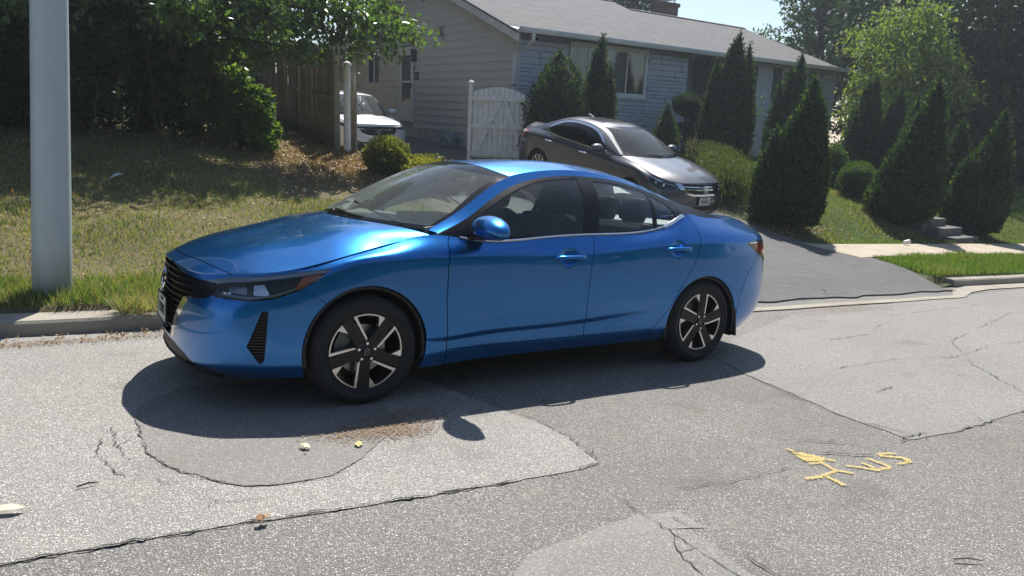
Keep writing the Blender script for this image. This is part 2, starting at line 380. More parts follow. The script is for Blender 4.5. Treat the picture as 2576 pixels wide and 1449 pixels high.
def wheel_meshes(R, rr, w, style):
    """wheel in its own frame: axis along -Y (outer face at y=0 side -), X right, Z up. returns list of (name, mesh, [children])"""
    tyre = MB(); o = -.012; i = w
    tyre.lathe([(rr - .012, o + .022), (rr + .004, o + .010), (rr + .02, o + .004), ((R + rr) / 2, o - .012), (R - .035, o - .004), (R - .012, o + .014), (R - .003, o + .035), (R, o + w * .3),
                (R, i - w * .3), (R - .012, i - .014), (R - .05, i), (rr, i - .02)], 'Y', 72)
    # tread grooves as sunk rings, shoulder blocks
    tm = tyre.mesh('tyre', M_TYRE)
    barrel = MB(); barrel.lathe([(rr - .003, .006), (rr - .008, -.002), (rr - .016, .0), (rr - .022, .02), (rr - .03, .09), (rr - .045, .16), (rr - .02, .19)], 'Y', 64)
    bm_ = barrel.mesh('rim_barrel', M_RIMBLK)
    disc = MB(); disc.lathe([(.06, .070), (.145, .070), (.145, .094), (.06, .094)], 'Y', 48); disc.lathe([(.0, .045), (.075, .045), (.085, .07), (.085, .1)], 'Y', 32)
    dm = disc.mesh('brake_disc', M_DISC)
    out = [('tyre', tm), ('rim_barrel', bm_), ('brake_disc', dm)]
    def wedge(mb, pts, y0, y1):   # pts list of (angle deg, radius) outline
        v = [Vector((r * math.cos(R_(a)), 0, r * math.sin(R_(a)))) for a, r in pts]
        mb.prism(v, (0, y0, 0), (0, y1, 0))
    def cart(mb, pts, ang, y0, y1):
        c, s = math.cos(R_(ang)), math.sin(R_(ang)); mb.prism([Vector((x * c - y * s, 0, x * s + y * c)) for x, y in pts], (0, y0, 0), (0, y1, 0))
    q = rr
    if style == 'star':
        for k in range(5):
            a = 52.4 + 72 * k; sp = MB(); al = MB(); tp = MB(); ring = MB()
            cart(sp, [(.10 * q, -.16 * q), (.10 * q, .15 * q), (.62 * q, .115 * q), (.72 * q, .12 * q), (.965 * q, .20 * q), (.985 * q, .10 * q), (.985 * q, -.16 * q), (.26 * q, -.17 * q)], a, -.004, .045)
            cart(al, [(.24 * q, -.165 * q), (.955 * q, -.225 * q), (.945 * q, -.30 * q), (.28 * q, -.215 * q)][::-1], a, -.008, .03)   # long machined bar
            cart(tp, [(.70 * q, .125 * q), (.965 * q, .125 * q), (.925 * q, .30 * q)], a, -.008, .03)                              # machined tip
            a0, a1 = a + 8, a + 72 - 13.2; n_ = 12; V = []
            for t in range(n_ + 1):
                b0 = R_(a0 + (a1 - a0) * t / n_)
                for r__, y__ in ((q * .955, .01), (q * .955, -.007), (q * .987, -.007), (q * .987, .01)): V.append((r__ * math.cos(b0), y__, r__ * math.sin(b0)))
            ring.add(V, [(4 * t + j, 4 * t + j + 1, 4 * t + j + 5, 4 * t + j + 4) for t in range(n_) for j in range(3)])
            for d in (-.07, 0.0, .07):   # fine ribs on the dark pad
                cart(sp, [(.35 * q, (d - .006) * q), (.93 * q, (d - .006) * q), (.93 * q, (d + .006) * q), (.35 * q, (d + .006) * q)][::-1], a, -.0065, 0)
            out += [('spoke', sp.mesh('spoke', M_RIMBLK)), ('machined_bar', al.mesh('machined_bar', M_ALU)), ('machined_tip', tp.mesh('machined_tip', M_ALU)), ('machined_rim_arc', ring.mesh('machined_rim_arc', M_ALU))]
        hb = MB(); hb.lathe([(0, -.002), (.24 * q, -.004), (.29 * q, .006), (.30 * q, .05)], 'Y', 30); out.append(('hub', hb.mesh('hub', M_RIMBLK)))
        cap = MB(); cap.lathe([(0, -.012), (.085 * q, -.012), (.10 * q, -.006)], 'Y', 24); out.append(('hub_cap', cap.mesh('hub_cap', M_BLK)))
        lg = MB()
        for s_ in (1, -1):
            pts = [(.078 * q * math.cos(R_(t * s_)), -.0135, .078 * q * math.sin(R_(t * s_))) for t in range(20, 165, 12)]
            lg.tube(pts, .0035, 5)
        lg.box((0, -.0135, 0), (.12 * q, .002, .018 * q)); out.append(('hub_emblem', lg.mesh('hub_emblem', M_DISC)))
        for k in range(5):
            a = R_(18 + 72 * k - 2); n = MB(); c = (.225 * q * math.cos(a), 0, .225 * q * math.sin(a))
            n.lathe([(0, -.020), (.0085, -.019), (.010, -.010), (.010, .0)], 'Y', 6, c); out.append(('lug_nut', n.mesh('lug_nut', M_CHROME)))
    else:
        sp = MB(); n_ = 10 if style == 'ten' else 5
        for k in range(n_):
            a = 360 / n_ * k + 90; hw = .055 if n_ == 10 else .10
            cart(sp, [(.12 * q, -hw * q), (.12 * q, hw * q), (.96 * q, hw * 1.25 * q), (.96 * q, -hw * 1.25 * q)][::-1], a, -.004, .03)
        sp.lathe([(0, -.008), (.22 * q, -.006), (.26 * q, .03)], 'Y', 24); sp.lathe([(.94 * q, -.004), (.985 * q, -.006), (.99 * q, .006)], 'Y', 48)
        out += [('spoke_set', sp.mesh('spoke_set', M_ALU))]
        cap = MB(); cap.lathe([(0, -.012), (.09 * q, -.012), (.10 * q, -.006)], 'Y', 20); out.append(('hub_cap', cap.mesh('hub_cap', M_BLK)))
    cal = MB(); arc = [(.088, .158)]
    for k in range(9):
        a0 = R_(118 + k * 8); a1 = R_(118 + k * 8 + 8)
        cal.prism([Vector((r * math.cos(a), 0, r * math.sin(a))) for a, r in ((a0, .10), (a0, .172), (a1, .172), (a1, .10))], (0, .052, 0), (0, .11, 0))
    out.append(('brake_caliper', cal.mesh('brake_caliper', P('cast_grey_caliper', (.16, .18, .18), .5, metal=.5))))
    return out
def add_wheels(root, spec, R, rr, w, style, faces):
    ms = wheel_meshes(R, rr, w, style)
    for (x, y, z, far) in faces:
        wh = link('wheel', ms[0][1], root)      # the tyre is the wheel's own mesh
        wh.location = (x, y, z)
        if far: wh.rotation_euler = (0, 0, math.pi)
        else: wh.rotation_euler = (0, R_(spec.get('wheelrot', 0)) if x < 1 else R_(spec.get('wheelrot2', 0)), 0)
        for nm, me in ms[1:]: link(nm, me, wh)
def resample(cols, m):
    return cols
def make_seat(root, x, y, z, h=.62, rear=False, w=.50, mat=None, split_head=True):
    mat = mat or M_FAB
    mb = MB(); rot = Matrix.Rotation(R_(14), 3, 'Y'); mb.box((x, y, z), (.16, w, h), rot, .06); mb.box((x - .27, y, z - h / 2 + .02), (.50, w, .14), None, .05)
    s = mb.build('rear_seat' if rear else 'front_seat', mat, root)
    for dy in ((0,) if split_head else (-.28, 0.30)) if not rear else (-.36, 0.0, .36):
        hb = MB(); cx_ = x + (h / 2 + .13) * math.sin(R_(14)); cz_ = z + h / 2 + .085
        hb.box((cx_, y + dy, cz_), (.11, .25, .19), rot, .052)
        hb.tube([(cx_ - .02, y + dy - .05, cz_ - .18), (cx_, y + dy - .05, cz_ - .05)], .006, 6); hb.tube([(cx_ - .02, y + dy + .05, cz_ - .18), (cx_, y + dy + .05, cz_ - .05)], .006, 6)
        hb.build('headrest', mat, s)
    return s
def plate(root, parent, txt, cen, rotz=0., tilt=0., sc=1., top='Maryland', facing=-1):
    """number plate facing -X of the car"""
    m = Matrix.Translation(cen) @ Matrix.Rotation(rotz, 4, 'Z') @ Matrix.Rotation(tilt, 4, 'Y')
    mb = MB(); mb.box((0, 0, 0), (.004, .305 * sc, .152 * sc), None, .0015); o = mb.build('number_plate', M_PLATE, parent); o.matrix_local = m
    F = Matrix(((0, 0, -1, -.0032), (-1, 0, 0, 0), (0, 1, 0, 0), (0, 0, 0, 1)))
    text_mesh('plate_number', txt, .088 * sc, M_INK, F @ Matrix.Translation((0, -.012, 0)), o, 0.66)
    if top: text_mesh('plate_state_name', top, .026 * sc, M_INK, F @ Matrix.Translation((0, .052, 0)), o, 1.0)
    fr = MB()
    for (cy, cz, dy, dz) in ((0, .078, .315, .008), (0, -.078, .315, .008), (-.155, 0, .008, .15), (.155, 0, .008, .15)): fr.box((-.001, cy * sc, cz * sc), (.008, dy * sc, dz * sc))
    f = fr.build('plate_frame', M_MATBLK, parent); f.matrix_local = m
    return o

# ---------------------------------------------------------------- the blue sedan
UPC = Vector((0.0496, 0.0666, 0.9965))      # road normal
CARQ = Matrix(((0.99877, -0.00165, 0.04958, 0), (-0.00165, 0.99778, 0.06658, 0), (-0.04958, -0.06658, 0.99655, 0), (0, 0, 0, 1)))
def blue_sedan():
    root = empty('parked_car', label='bright blue sedan parked at the kerb in the foreground', cat='car', mat=CARQ)
    T = [-1.3, -1.1, -.9, -.75, -.6, -.45, -.3, -.1, .15, .4, .7, 1.2, 1.65, 2.2, 2.36, 2.55, 2.75, 3.0, 3.25, 3.5, 3.7, 3.9, 4.1]
    def sec(p, e=None): return p
    S = [
     [(-.85,0,.17),(-.925,0,.25),(-.935,0,.40),(-.932,0,.55),(-.925,0,.67),(-.912,0,.775)],
     [(-.835,-.25,.17),(-.91,-.26,.25),(-.92,-.27,.40),(-.915,-.27,.55),(-.905,-.27,.67),(-.888,-.26,.758)],
     [(-.785,-.47,.175),(-.86,-.49,.25),(-.870,-.50,.40),(-.862,-.50,.55),(-.84,-.495,.655),(-.815,-.48,.742)],
     [(-.68,-.64,.18),(-.765,-.675,.26),(-.78,-.69,.42),(-.77,-.685,.56),(-.74,-.665,.67),(-.69,-.635,.750)],
     [(-.55,-.755,.19),(-.62,-.795,.27),(-.635,-.81,.43),(-.625,-.805,.58),(-.60,-.785,.70),(-.555,-.745,.768)],
     [(-.44,-.82,.20),(-.47,-.855,.28),(-.477,-.862,.43),(-.47,-.86,.58),(-.455,-.84,.72),(-.42,-.80,.786)],
     [(-.3,-.855,.20),(-.3,-.885,.28),(-.3,-.895,.43),(-.3,-.893,.60),(-.3,-.878,.76),(-.285,-.835,.812)],
     [(-.1,-.87,.20),(-.1,-.90,.28),(-.1,-.908,.43),(-.1,-.907,.61),(-.1,-.892,.835),(-.1,-.832,.866)],
     [(.15,-.87,.19),(.15,-.895,.28),(.15,-.906,.42),(.15,-.907,.62),(.15,-.897,.868),(.15,-.785,.922)],
     [(.4,-.862,.19),(.4,-.888,.285),(.4,-.901,.37),(.4,-.907,.62),(.4,-.899,.876),(.4,-.795,.982)],
     [(.7,-.85,.20),(.7,-.882,.30),(.7,-.903,.385),(.7,-.907,.62),(.7,-.900,.872),(.7,-.842,.955)],
     [(1.2,-.85,.21),(1.2,-.882,.30),(1.2,-.902,.40),(1.2,-.908,.62),(1.2,-.901,.86),(1.2,-.846,.968)],
     [(1.65,-.85,.21),(1.65,-.882,.30),(1.65,-.903,.42),(1.65,-.909,.64),(1.65,-.901,.87),(1.65,-.842,.988)],
     [(2.2,-.85,.21),(2.2,-.888,.30),(2.2,-.905,.45),(2.2,-.911,.66),(2.2,-.902,.925),(2.2,-.815,1.018)],
     [(2.36,-.85,.21),(2.36,-.89,.30),(2.36,-.907,.45),(2.36,-.912,.67),(2.36,-.902,.94),(2.36,-.80,1.056)],
     [(2.55,-.86,.22),(2.55,-.895,.30),(2.55,-.909,.45),(2.55,-.913,.67),(2.55,-.901,.95),(2.55,-.765,1.128)],
     [(2.75,-.86,.22),(2.75,-.897,.30),(2.75,-.909,.45),(2.75,-.911,.67),(2.75,-.896,.958),(2.75,-.735,1.122)],
     [(3.0,-.855,.22),(3.0,-.885,.31),(3.0,-.895,.46),(3.0,-.895,.67),(3.0,-.877,.962),(3.0,-.705,1.102)],
     [(3.23,-.81,.23),(3.25,-.85,.33),(3.27,-.862,.47),(3.27,-.862,.68),(3.26,-.842,.962),(3.22,-.675,1.078)],
     [(3.44,-.70,.25),(3.50,-.745,.35),(3.53,-.765,.48),(3.53,-.765,.69),(3.49,-.755,.962),(3.42,-.635,1.052)],
     [(3.53,-.56,.26),(3.60,-.60,.36),(3.64,-.62,.50),(3.64,-.615,.71),(3.585,-.60,.955),(3.54,-.53,1.04)],
     [(3.58,-.30,.27),(3.65,-.33,.37),(3.695,-.34,.51),(3.69,-.34,.70),(3.62,-.33,.93),(3.595,-.29,1.065)],
     [(3.60,0,.27),(3.67,0,.37),(3.71,0,.51),(3.705,0,.70),(3.635,0,.93),(3.605,0,1.08)]]
    S = np.array(S, float)
    tq = np.unique(np.round(np.concatenate([np.linspace(-1.3, -.3, 70), np.linspace(-.3, 3.2, 300), np.linspace(3.2, 4.1, 60)]), 5))
    # sharpen the shoulder crease: helper rows hugging row 4
    r4a = S[:, 4] + (S[:, 3] - S[:, 4]) * np.clip(.10, 0, 1); r4b = S[:, 4] + (S[:, 5] - S[:, 4]) * .14
    wl = np.interp(T, [.15, .5, 1.9, 2.3], [0, 1, 1, 0])[:, None]; r2a = S[:, 2] + (S[:, 1] - S[:, 2]) * .15 + wl * np.array([0, .011, -.012]); r2b = S[:, 2] + (S[:, 3] - S[:, 2]) * .06
    S9 = np.stack([S[:, 0], S[:, 1], r2a, r2b, S[:, 3], r4a, r4b, S[:, 5]], axis=1)
    GL = net(T, S9, tq, 84, pchip)
    for hx, hz in ((1.395, .846), (2.385, .892)):
        d = np.hypot((GL[:, :, 0] - hx) / .072, (GL[:, :, 2] - hz) / .060); GL[:, :, 1] += .015 * np.clip(1 - d ** 2, 0, 1) ** .8
    L = Surf.grid(GL, flip=True)
    # make sure normals face outwards
    if L.N[np.argmin(L.V[:, 1])][1] > 0: L = Surf.grid(GL, flip=False)
    g = .0028
    FA = (0.0, .335, .372); RA = (2.712, .30, .380)
    body = L.keep(circ(*FA), circ(*RA))
    far_ = lambda s: s.mirror()
    # --- grille (plane y,z) and lower mouth
    grp = [(.01, .80), (-.34, .73), (-.50, .71), (-.60, .705), (-.655, .675), (-.60, .622), (-.455, .60), (-.24, .347), (-.20, .335), (.01, .333)]
    front = fx(-.55, -1)
    grille, body = body.inside_outside(front, poly2(grp, (1, 2)))
    vz = lambda V: np.interp(-V[:, 1], [0, .25, .40, .52, .62, .70], [.318, .314, .285, .23, .19, .15]) - V[:, 2]
    val, body = body.inside_outside(front, vz)
    # --- headlamp, fog vent, tail lamp
    hl = [(-.205, .808), (-.42, .776), (-.60, .752), (-.70, .738), (-.79, .712), (-.835, .690), (-.815, .665), (-.765, .632), (-.62, .628), (-.50, .645), (-.38, .690), (-.28, .75)]
    lamp, body = body.inside_outside(poly2(hl, (0, 2)), fx(-.15, -1))
    fv = [(-.572, .578), (-.540, .580), (-.560, .300), (-.580, .285), (-.645, .385), (-.640, .40)]
    vent, body = body.inside_outside(poly2(fv, (0, 2)))
    tl = [(3.18, .935), (3.47, .938), (3.62, .925), (3.66, .85), (3.66, .76), (3.60, .745), (3.52, .76), (3.33, .84), (3.20, .905)]
    tail, body = body.inside_outside(poly2(tl, (0, 2)), fx(3.1))
    # --- panels
    bl = xz([(-.36, .70), (-.30, .655), (-.24, .60), (-.24, .1), (-.36, .9)], -1)
    blc = xz([(-.20, .60), (-.27, .64), (-.39, .70), (-.45, .9)][::-1], -1)     # bumper / fender split
    fr = xz([(.556, 1.004), (.515, .945), (.497, .80), (.493, .60), (.513, .30), (.513, .10)])
    mid = xz([(1.655, 1.1), (1.632, .994), (1.589, .814), (1.568, .60), (1.566, .47), (1.572, .1)])
    rd = xz(smooth_pts([(2.56, 1.16), (2.622, .99), (2.609, .906), (2.557, .767), (2.457, .63), (2.344, .453), (2.245, .345), (2.20, .301)], 60), 1)
    sill = xz([(.40, .292), (1.185, .298), (2.22, .301), (2.5, .305)], 1, by='x')
    rb = xz([(3.10, .25), (3.12, .50), (3.22, .70), (3.40, .82), (3.46, .90)][::-1], 1)
    parts = []
    def part(nm, s, mat=None, fl=.028, kids=None, both=False, **k):
        if both: s = s.both(); return s.build(nm, mat or M_BLUE, root, fl, **k)
        r = []
        for q in (s, s.mirror()): r.append(q.build(nm, mat or M_BLUE, root, fl, **k))
        return r
    off = lambda f, d: (lambda V: f(V) - d)
    neg = lambda f: (lambda V: -f(V))
    low = lambda V: np.where(V[:, 2] > .60, f_b(V), -.24 - V[:, 0])
    f_b = lambda V: np.interp(V[:, 2], [.60, .64, .70, .9], [-.235, -.27, -.39, -.45]) - V[:, 0]
    bump_, rest = body.split(off(f_b, g))
    _, rest = rest.split(off(f_b, -g)); 
    part('front_bumper', bump_.keep(fx(-.2, -1)), both=True)
    fen, rest = rest.split(off(neg(fr), g)); rest = rest.keep(off(fr, g))
    part('front_fender', fen)
    dr, quarter = rest.split(off(neg(rd), g)); quarter = quarter.keep(off(rd, g))
    lowq, dr = dr.split(neg(sill)); dr = dr.keep(off(sill, g)); lowq = lowq.keep(off(neg(sill), g))
    part('sill_panel', lowq)
    fd, rdoor = dr.split(off(neg(mid), g)); rdoor = rdoor.keep(off(mid, g))
    fds = part('front_door', fd); rds = part('rear_door', rdoor)
    rbp, quarter = quarter.split(off(rb, g)); quarter = quarter.keep(off(neg(rb), g))
    # boot-lid face is the centre of the rear
    lid, rbp = rbp.inside_outside(fx(3.4), fz(.74), fy(-.56))
    part('rear_bumper', rbp, both=True); part('quarter_panel', quarter); 
    # lamps
    for sgn, (lm, bd) in enumerate(((lamp, None), (lamp.mirror(), None))):
        hb = lm.offset(-.045).build('headlight', M_LAMPBLK, root)
        lens = lm.offset(-.001).build('lamp_lens', M_LENS, hb, .03)
        inner = lm.offset(-.006)
        strip = inner.keep(lambda V: V[:, 2] - (np.interp(V[:, 0], [-.84, -.79, -.70, -.42, -.205], [.676, .690, .715, .754, .790])))
        strip.build('daytime_light_strip', M_DRL, hb, .01)
        edge = inner.keep(lambda V: .012 - np.abs((V[:, 0] + .815) * .72 + (V[:, 2] - .685) * .69 - 0.012), fx(-.74, -1)); edge.build('lamp_edge_strip', M_CHROME, hb, .01)
        lm.offset(-.018).keep(poly2([(-.40, .695), (-.355, .755), (-.25, .780), (-.30, .735), (-.375, .688)], (0, 2))).build('side_reflector', M_AMBER, hb, .01)
        sy = -1 if sgn == 0 else 1
        deep = lm.offset(-.030)
        for pl in ([(-.60, .655), (-.585, .735), (-.555, .740), (-.520, .655)], [(-.74, .650), (-.715, .672), (-.69, .668), (-.70, .642)]): deep.keep(poly2(pl, (0, 2))).build('reflector', M_CHROME, hb, .02)
        for pl in ([(-.70, .660), (-.685, .725), (-.615, .738), (-.625, .655)], [(-.515, .668), (-.545, .745), (-.44, .758), (-.42, .712)]): lm.offset(-.038).keep(poly2(pl, (0, 2))).build('lamp_bowl', M_BOWL, hb, .02)
        lm.offset(-.020).keep(lambda V: .006 - np.abs(V[:, 2] - np.interp(V[:, 0], [-.80, -.62, -.50, -.38, -.25], [.650, .642, .658, .700, .765]))).build('lamp_lower_rim', M_DISC, hb, .01)
        vn = vent if sgn == 0 else vent.mirror()
        vb = vn.offset(-.022).build('bumper_vent', M_MATBLK, root)
        for k in range(17):
            zz = .305 + k * .0165; vn.offset(-.008).keep(fz(zz - .003), fz(zz + .003, -1)).build('vent_rib', M_MATBLK, vb, .012)
        tm = tail if sgn == 0 else tail.mirror()
        tb = tm.build('taillight', M_LAMPBLK, root, .02)
        tm.offset(.002).keep(poly2([(3.27, .915), (3.48, .918), (3.63, .905), (3.655, .84), (3.60, .805), (3.43, .812), (3.36, .85)], (0, 2))).build('red_lens', M_RED, tb)
        tm.offset(.0025).keep(poly2([(3.48, .798), (3.60, .798), (3.64, .81), (3.62, .765), (3.53, .765)], (0, 2))).build('reverse_lens', M_CLEAR, tb)
        tm.offset(.003).keep(poly2([(3.21, .926), (3.48, .930), (3.48, .921), (3.22, .917)], (0, 2))).build('lamp_top_line', M_CHROME, tb)
    # grille
    gr = grille.both(); gb = gr.offset(-.045).build('grille', M_DARK, root)
    for k, zz in enumerate(np.linspace(.365, .735, 12)):
        dz = lambda V, zz=zz: V[:, 2] - (zz - .05 * np.abs(V[:, 1]) + .10 * V[:, 1] ** 2)
        gr.offset(-.006).keep(lambda V: .0042 - np.abs(dz(V)), lambda V: .50 - np.abs(V[:, 1])).build('grille_bar', M_BLK, gb, .03)
    for sgn_ in (-1, 1): gr.offset(-.010).keep(lambda V: sgn_ * V[:, 1] - .44, fz(.60)).build('grille_side_panel', M_BLK, gb, .02)
    gr.offset(.001).keep(lambda V: -poly2([(.30, .80), (-.55, .73), (-.60, .70), (-.62, .68), (-.58, .64), (-.395, .60), (-.175, .356), (.30, .356)], (1, 2))(np.stack([V[:, 0], -np.abs(V[:, 1]), V[:, 2]], 1)), fz(.335), fz(.617, -1), lambda V: np.abs(V[:, 1]) - .17).build('grille_chrome_blade', M_CHROME, gb, .02)
    val.both().offset(-.004).build('lower_grille', M_MATBLK, root, .03)
    front_all = L.keep(circ(*FA)).keep(fx(-.42, -1), fz(.232, -1)).both()
    front_all.offset(.010).keep(lambda V: .60 - np.abs(V[:, 1])).build('bumper_lip', M_BLK, root, .03)
    em = MB()
    for s_ in (1, -1): em.tube([(0, .062 * math.cos(R_(t)), s_ * .062 * math.sin(R_(t)) ) for t in range(14, 168, 11)], .0075, 6)
    em.box((-.004, 0, 0), (.006, .155, .016)); e = em.build('front_emblem', M_CHROME, root); e.location = (-.931, 0, .66); e.rotation_euler = (0, R_(8), 0)
    text_mesh('emblem_lettering', 'NISSAN', .026, M_INK, Matrix(((0, 0, -1, -.0075), (-1, 0, 0, 0), (0, 1, 0, 0), (0, 0, 0, 1))), e, 1.05)
    plate(root, root, '9LV1012', Vector((-.945, -.0, .478)), 0, R_(2))
    # --- hood
    H = [
     [(-.694,-.640,.756),(-.81,-.50,.748),(-.888,-.27,.763),(-.914,0,.780)],
     [(-.61,-.715,.768),(-.70,-.53,.792),(-.785,-.28,.820),(-.81,0,.834)],
     [(-.42,-.802,.792),(-.50,-.57,.858),(-.57,-.30,.893),(-.60,0,.905)],
     [(-.1,-.834,.872),(-.18,-.64,.930),(-.25,-.33,.968),(-.27,0,.980)],
     [(.15,-.790,.928),(.07,-.665,.985),(-.05,-.34,1.014),(-.08,0,1.024)],
     [(.43,-.800,.978),(.31,-.665,1.012),(.11,-.34,1.038),(.05,0,1.048)]]
    GH = net([0, .12, .35, .62, .82, 1.], H, np.linspace(0, 1, 90), 46, cubic)
    HS = Surf.grid(GH); 
    if HS.N[:, 2].mean() < 0: HS = Surf.grid(GH, True)
    # flatter nose piece split from the opening bonnet
    nose = lambda V: V[:, 0] - (np.interp(np.abs(V[:, 1]), [0, .2, .4, .55, .64, .70], [-.855, -.838, -.782, -.728, -.690, -.66]))
    hd, ns = HS.split(off(nose, g)); ns = ns.keep(off(neg(nose), g)); hd = hd.keep(lambda V: np.hypot(0, 1) + 0 * V[:, 0])
    hd.both().build('hood', M_BLUE, root, .02); ns.both().build('nose_panel', M_BLUE, root, .02)
    # --- greenhouse
    G = [
     [(.44,-.806,.972),(.45,-.802,.982),(.475,-.792,.994),(.43,-.738,1.008),(.15,-.37,1.046),(.08,0,1.054)],
     [(.65,-.836,.957),(.665,-.802,1.02),(.69,-.754,1.084),(.645,-.712,1.118),(.44,-.35,1.205),(.38,0,1.220)],
     [(.90,-.842,.96),(.92,-.778,1.10),(.95,-.664,1.226),(.885,-.634,1.256),(.74,-.32,1.350),(.70,0,1.364)],
     [(1.16,-.846,.968),(1.17,-.757,1.165),(1.185,-.606,1.318),(1.11,-.574,1.350),(.975,-.30,1.418),(.94,0,1.430)],
     [(1.5,-.844,.982),(1.5,-.752,1.195),(1.51,-.574,1.370),(1.49,-.540,1.408),(1.46,-.27,1.464),(1.45,0,1.474)],
     [(1.85,-.835,.998),(1.85,-.745,1.205),(1.84,-.570,1.372),(1.84,-.534,1.406),(1.87,-.27,1.456),(1.87,0,1.465)],
     [(2.2,-.815,1.018),(2.2,-.735,1.18),(2.19,-.575,1.326),(2.2,-.530,1.356),(2.24,-.28,1.390),(2.25,0,1.398)],
     [(2.55,-.765,1.12),(2.55,-.705,1.17),(2.55,-.605,1.226),(2.56,-.55,1.246),(2.62,-.3,1.268),(2.64,0,1.274)],
     [(2.80,-.732,1.118),(2.78,-.685,1.15),(2.76,-.632,1.178),(2.77,-.58,1.188),(2.83,-.3,1.198),(2.85,0,1.20)],
     [(3.06,-.698,1.094),(3.05,-.680,1.105),(3.04,-.660,1.112),(3.03,-.62,1.122),(3.04,-.3,1.128),(3.04,0,1.13)]]
    tg = [.45, .68, .93, 1.17, 1.5, 1.85, 2.2, 2.55, 2.8, 3.06]; uq = np.unique(np.concatenate([np.linspace(.45, 3.06, 150), [1.17, 2.2]]))
    Ga = np.array(G, float)
    side = net(tg, Ga[:, :3], uq, 34, cubic, [0, .45, 1.]); rail = net(tg, Ga[:, 2:4], uq, 6); top = net(tg, Ga[:, 3:], uq, 30, cubic)
    def gs(A):
        s = Surf.grid(A); c = A.reshape(-1, 3).mean(0)
        return s if (s.N * (s.V - (c[0], 0, .6))).sum() > 0 else Surf.grid(A, True)
    iT = int(np.argmin(abs(uq - 1.17))); iR = int(np.argmin(abs(uq - 2.2)))
    SS = gs(side)
    fg = [(.79, .975), (.79, 1.108)] + smooth_pts([(.792, 1.110), (.867, 1.150), (.996, 1.216), (1.125, 1.272), (1.259, 1.316), (1.393, 1.340), (1.52, 1.350), (1.645, 1.352)], 26) + [(1.60, 1.15), (1.545, .995)]
    rg = [(1.675, 1.005), (1.725, 1.15), (1.770, 1.345)] + smooth_pts([(1.775, 1.345), (1.969, 1.335), (2.132, 1.312), (2.27, 1.277), (2.385, 1.225), (2.462, 1.165), (2.47, 1.13), (2.43, 1.095), (2.36, 1.068), (2.245, 1.030)], 40)
    g1, frm = SS.inside_outside(poly2(fg)); g2, frm = frm.inside_outside(poly2(rg))
    div, g2b = g2.inside_outside(lambda V: .014 - np.abs(V[:, 0] - (2.235 + (V[:, 2] - 1.03) * .22)))
    frm = Surf.join([frm, div])
    for q in (0, 1):
        mm = (lambda s: s) if q == 0 else (lambda s: s.mirror())
        mm(frm).build('window_frame', M_BLK, root, .02)
        mm(g1.offset(-.003)).build('front_window', M_GLASS, fds[q] if False else root); mm(g2b.offset(-.003)).build('rear_window', M_GLASS, root)
    roof = Surf.join([gs(rail), gs(top[iT:iR + 1])]).both(); roof.build('roof', M_BLUE, root, .02)
    def grid_strip(A, i0, i1, j0, j1): return gs(A[i0:i1 + 1, j0:j1 + 1])
    ws = gs(top[:iT + 1]); 
    bord = lambda V: 1.0
    wsb = ws.both()
    band, clear = wsb.inside_outside(lambda V: np.maximum.reduce([1.085 - .075 * np.abs(V[:, 1]) - V[:, 2], V[:, 2] - (1.405 - .22 * np.abs(V[:, 1]) ** 2), np.abs(V[:, 1]) - np.interp(V[:, 2], [1.0, 1.12, 1.25, 1.35], [.722, .690, .608, .552])]))
    clear.offset(-.002).build('windshield', M_WS, root); band.offset(-.0025).build('windshield_border', M_FRIT, root)
    bk = gs(top[iR:]).both()
    band, clear = bk.inside_outside(lambda V: np.maximum.reduce([1.142 - V[:, 2], V[:, 2] - 1.372, np.abs(V[:, 1]) - np.interp(V[:, 2], [1.13, 1.2, 1.26, 1.38], [.60, .55, .52, .49])]))
    clear.offset(-.002).build('rear_windshield', M_TINT if False else M_GLASS, root); band.offset(-.0025).build('rear_glass_border', M_BLK, root)
    # --- boot lid
    Tn = [[(3.0,-.704,1.104),(3.02,-.56,1.128),(3.03,-.29,1.130),(3.04,0,1.132)],
          [(3.22,-.676,1.080),(3.24,-.52,1.112),(3.27,-.28,1.120),(3.27,0,1.122)],
          [(3.42,-.636,1.054),(3.44,-.49,1.092),(3.47,-.28,1.108),(3.48,0,1.112)],
          [(3.54,-.53,1.042),(3.585,-.42,1.072),(3.615,-.22,1.098),(3.62,0,1.102)]]
    GT = net([0, .4, .75, 1.], Tn, np.linspace(0, 1, 34), 30, cubic); gs2 = Surf.grid(GT)
    if gs2.N[:, 2].mean() < 0: gs2 = Surf.grid(GT, True)
    Surf.join([gs2.both(), lid.both()]).build('trunk_lid', M_BLUE, root, .015)
    # --- chrome belt line and lower kick
    edge = GL[:, -1, :]
    for q in (0, 1):
        mb = MB(); path = [Vector((x, (y - .004) if q == 0 else -(y - .004), z + .004)) for x, y, z in edge[(tq > .60) & (tq < 2.34)]][::3]
        mb.tube(path, .0085, 6, flat=.55)
        kick = [Vector(p) for p in edge[(tq > 2.30) & (tq < 2.54)]]
        kick = [Vector((p.x, (p.y - .007) if q == 0 else -(p.y - .007), p.z + .003)) for p in kick]
        mb.tube(kick, .0135, 6, flat=.5); mb.build('chrome_belt_moulding', M_CHROME, root)
        mb = MB(); sy = -1 if q == 0 else 1
        mb.box((1.70, sy * .588, 1.361), (.15, .004, .007), Matrix.Rotation(R_(2), 3, 'Y')); mb.build('drip_rail_clip', M_CHROME, root)
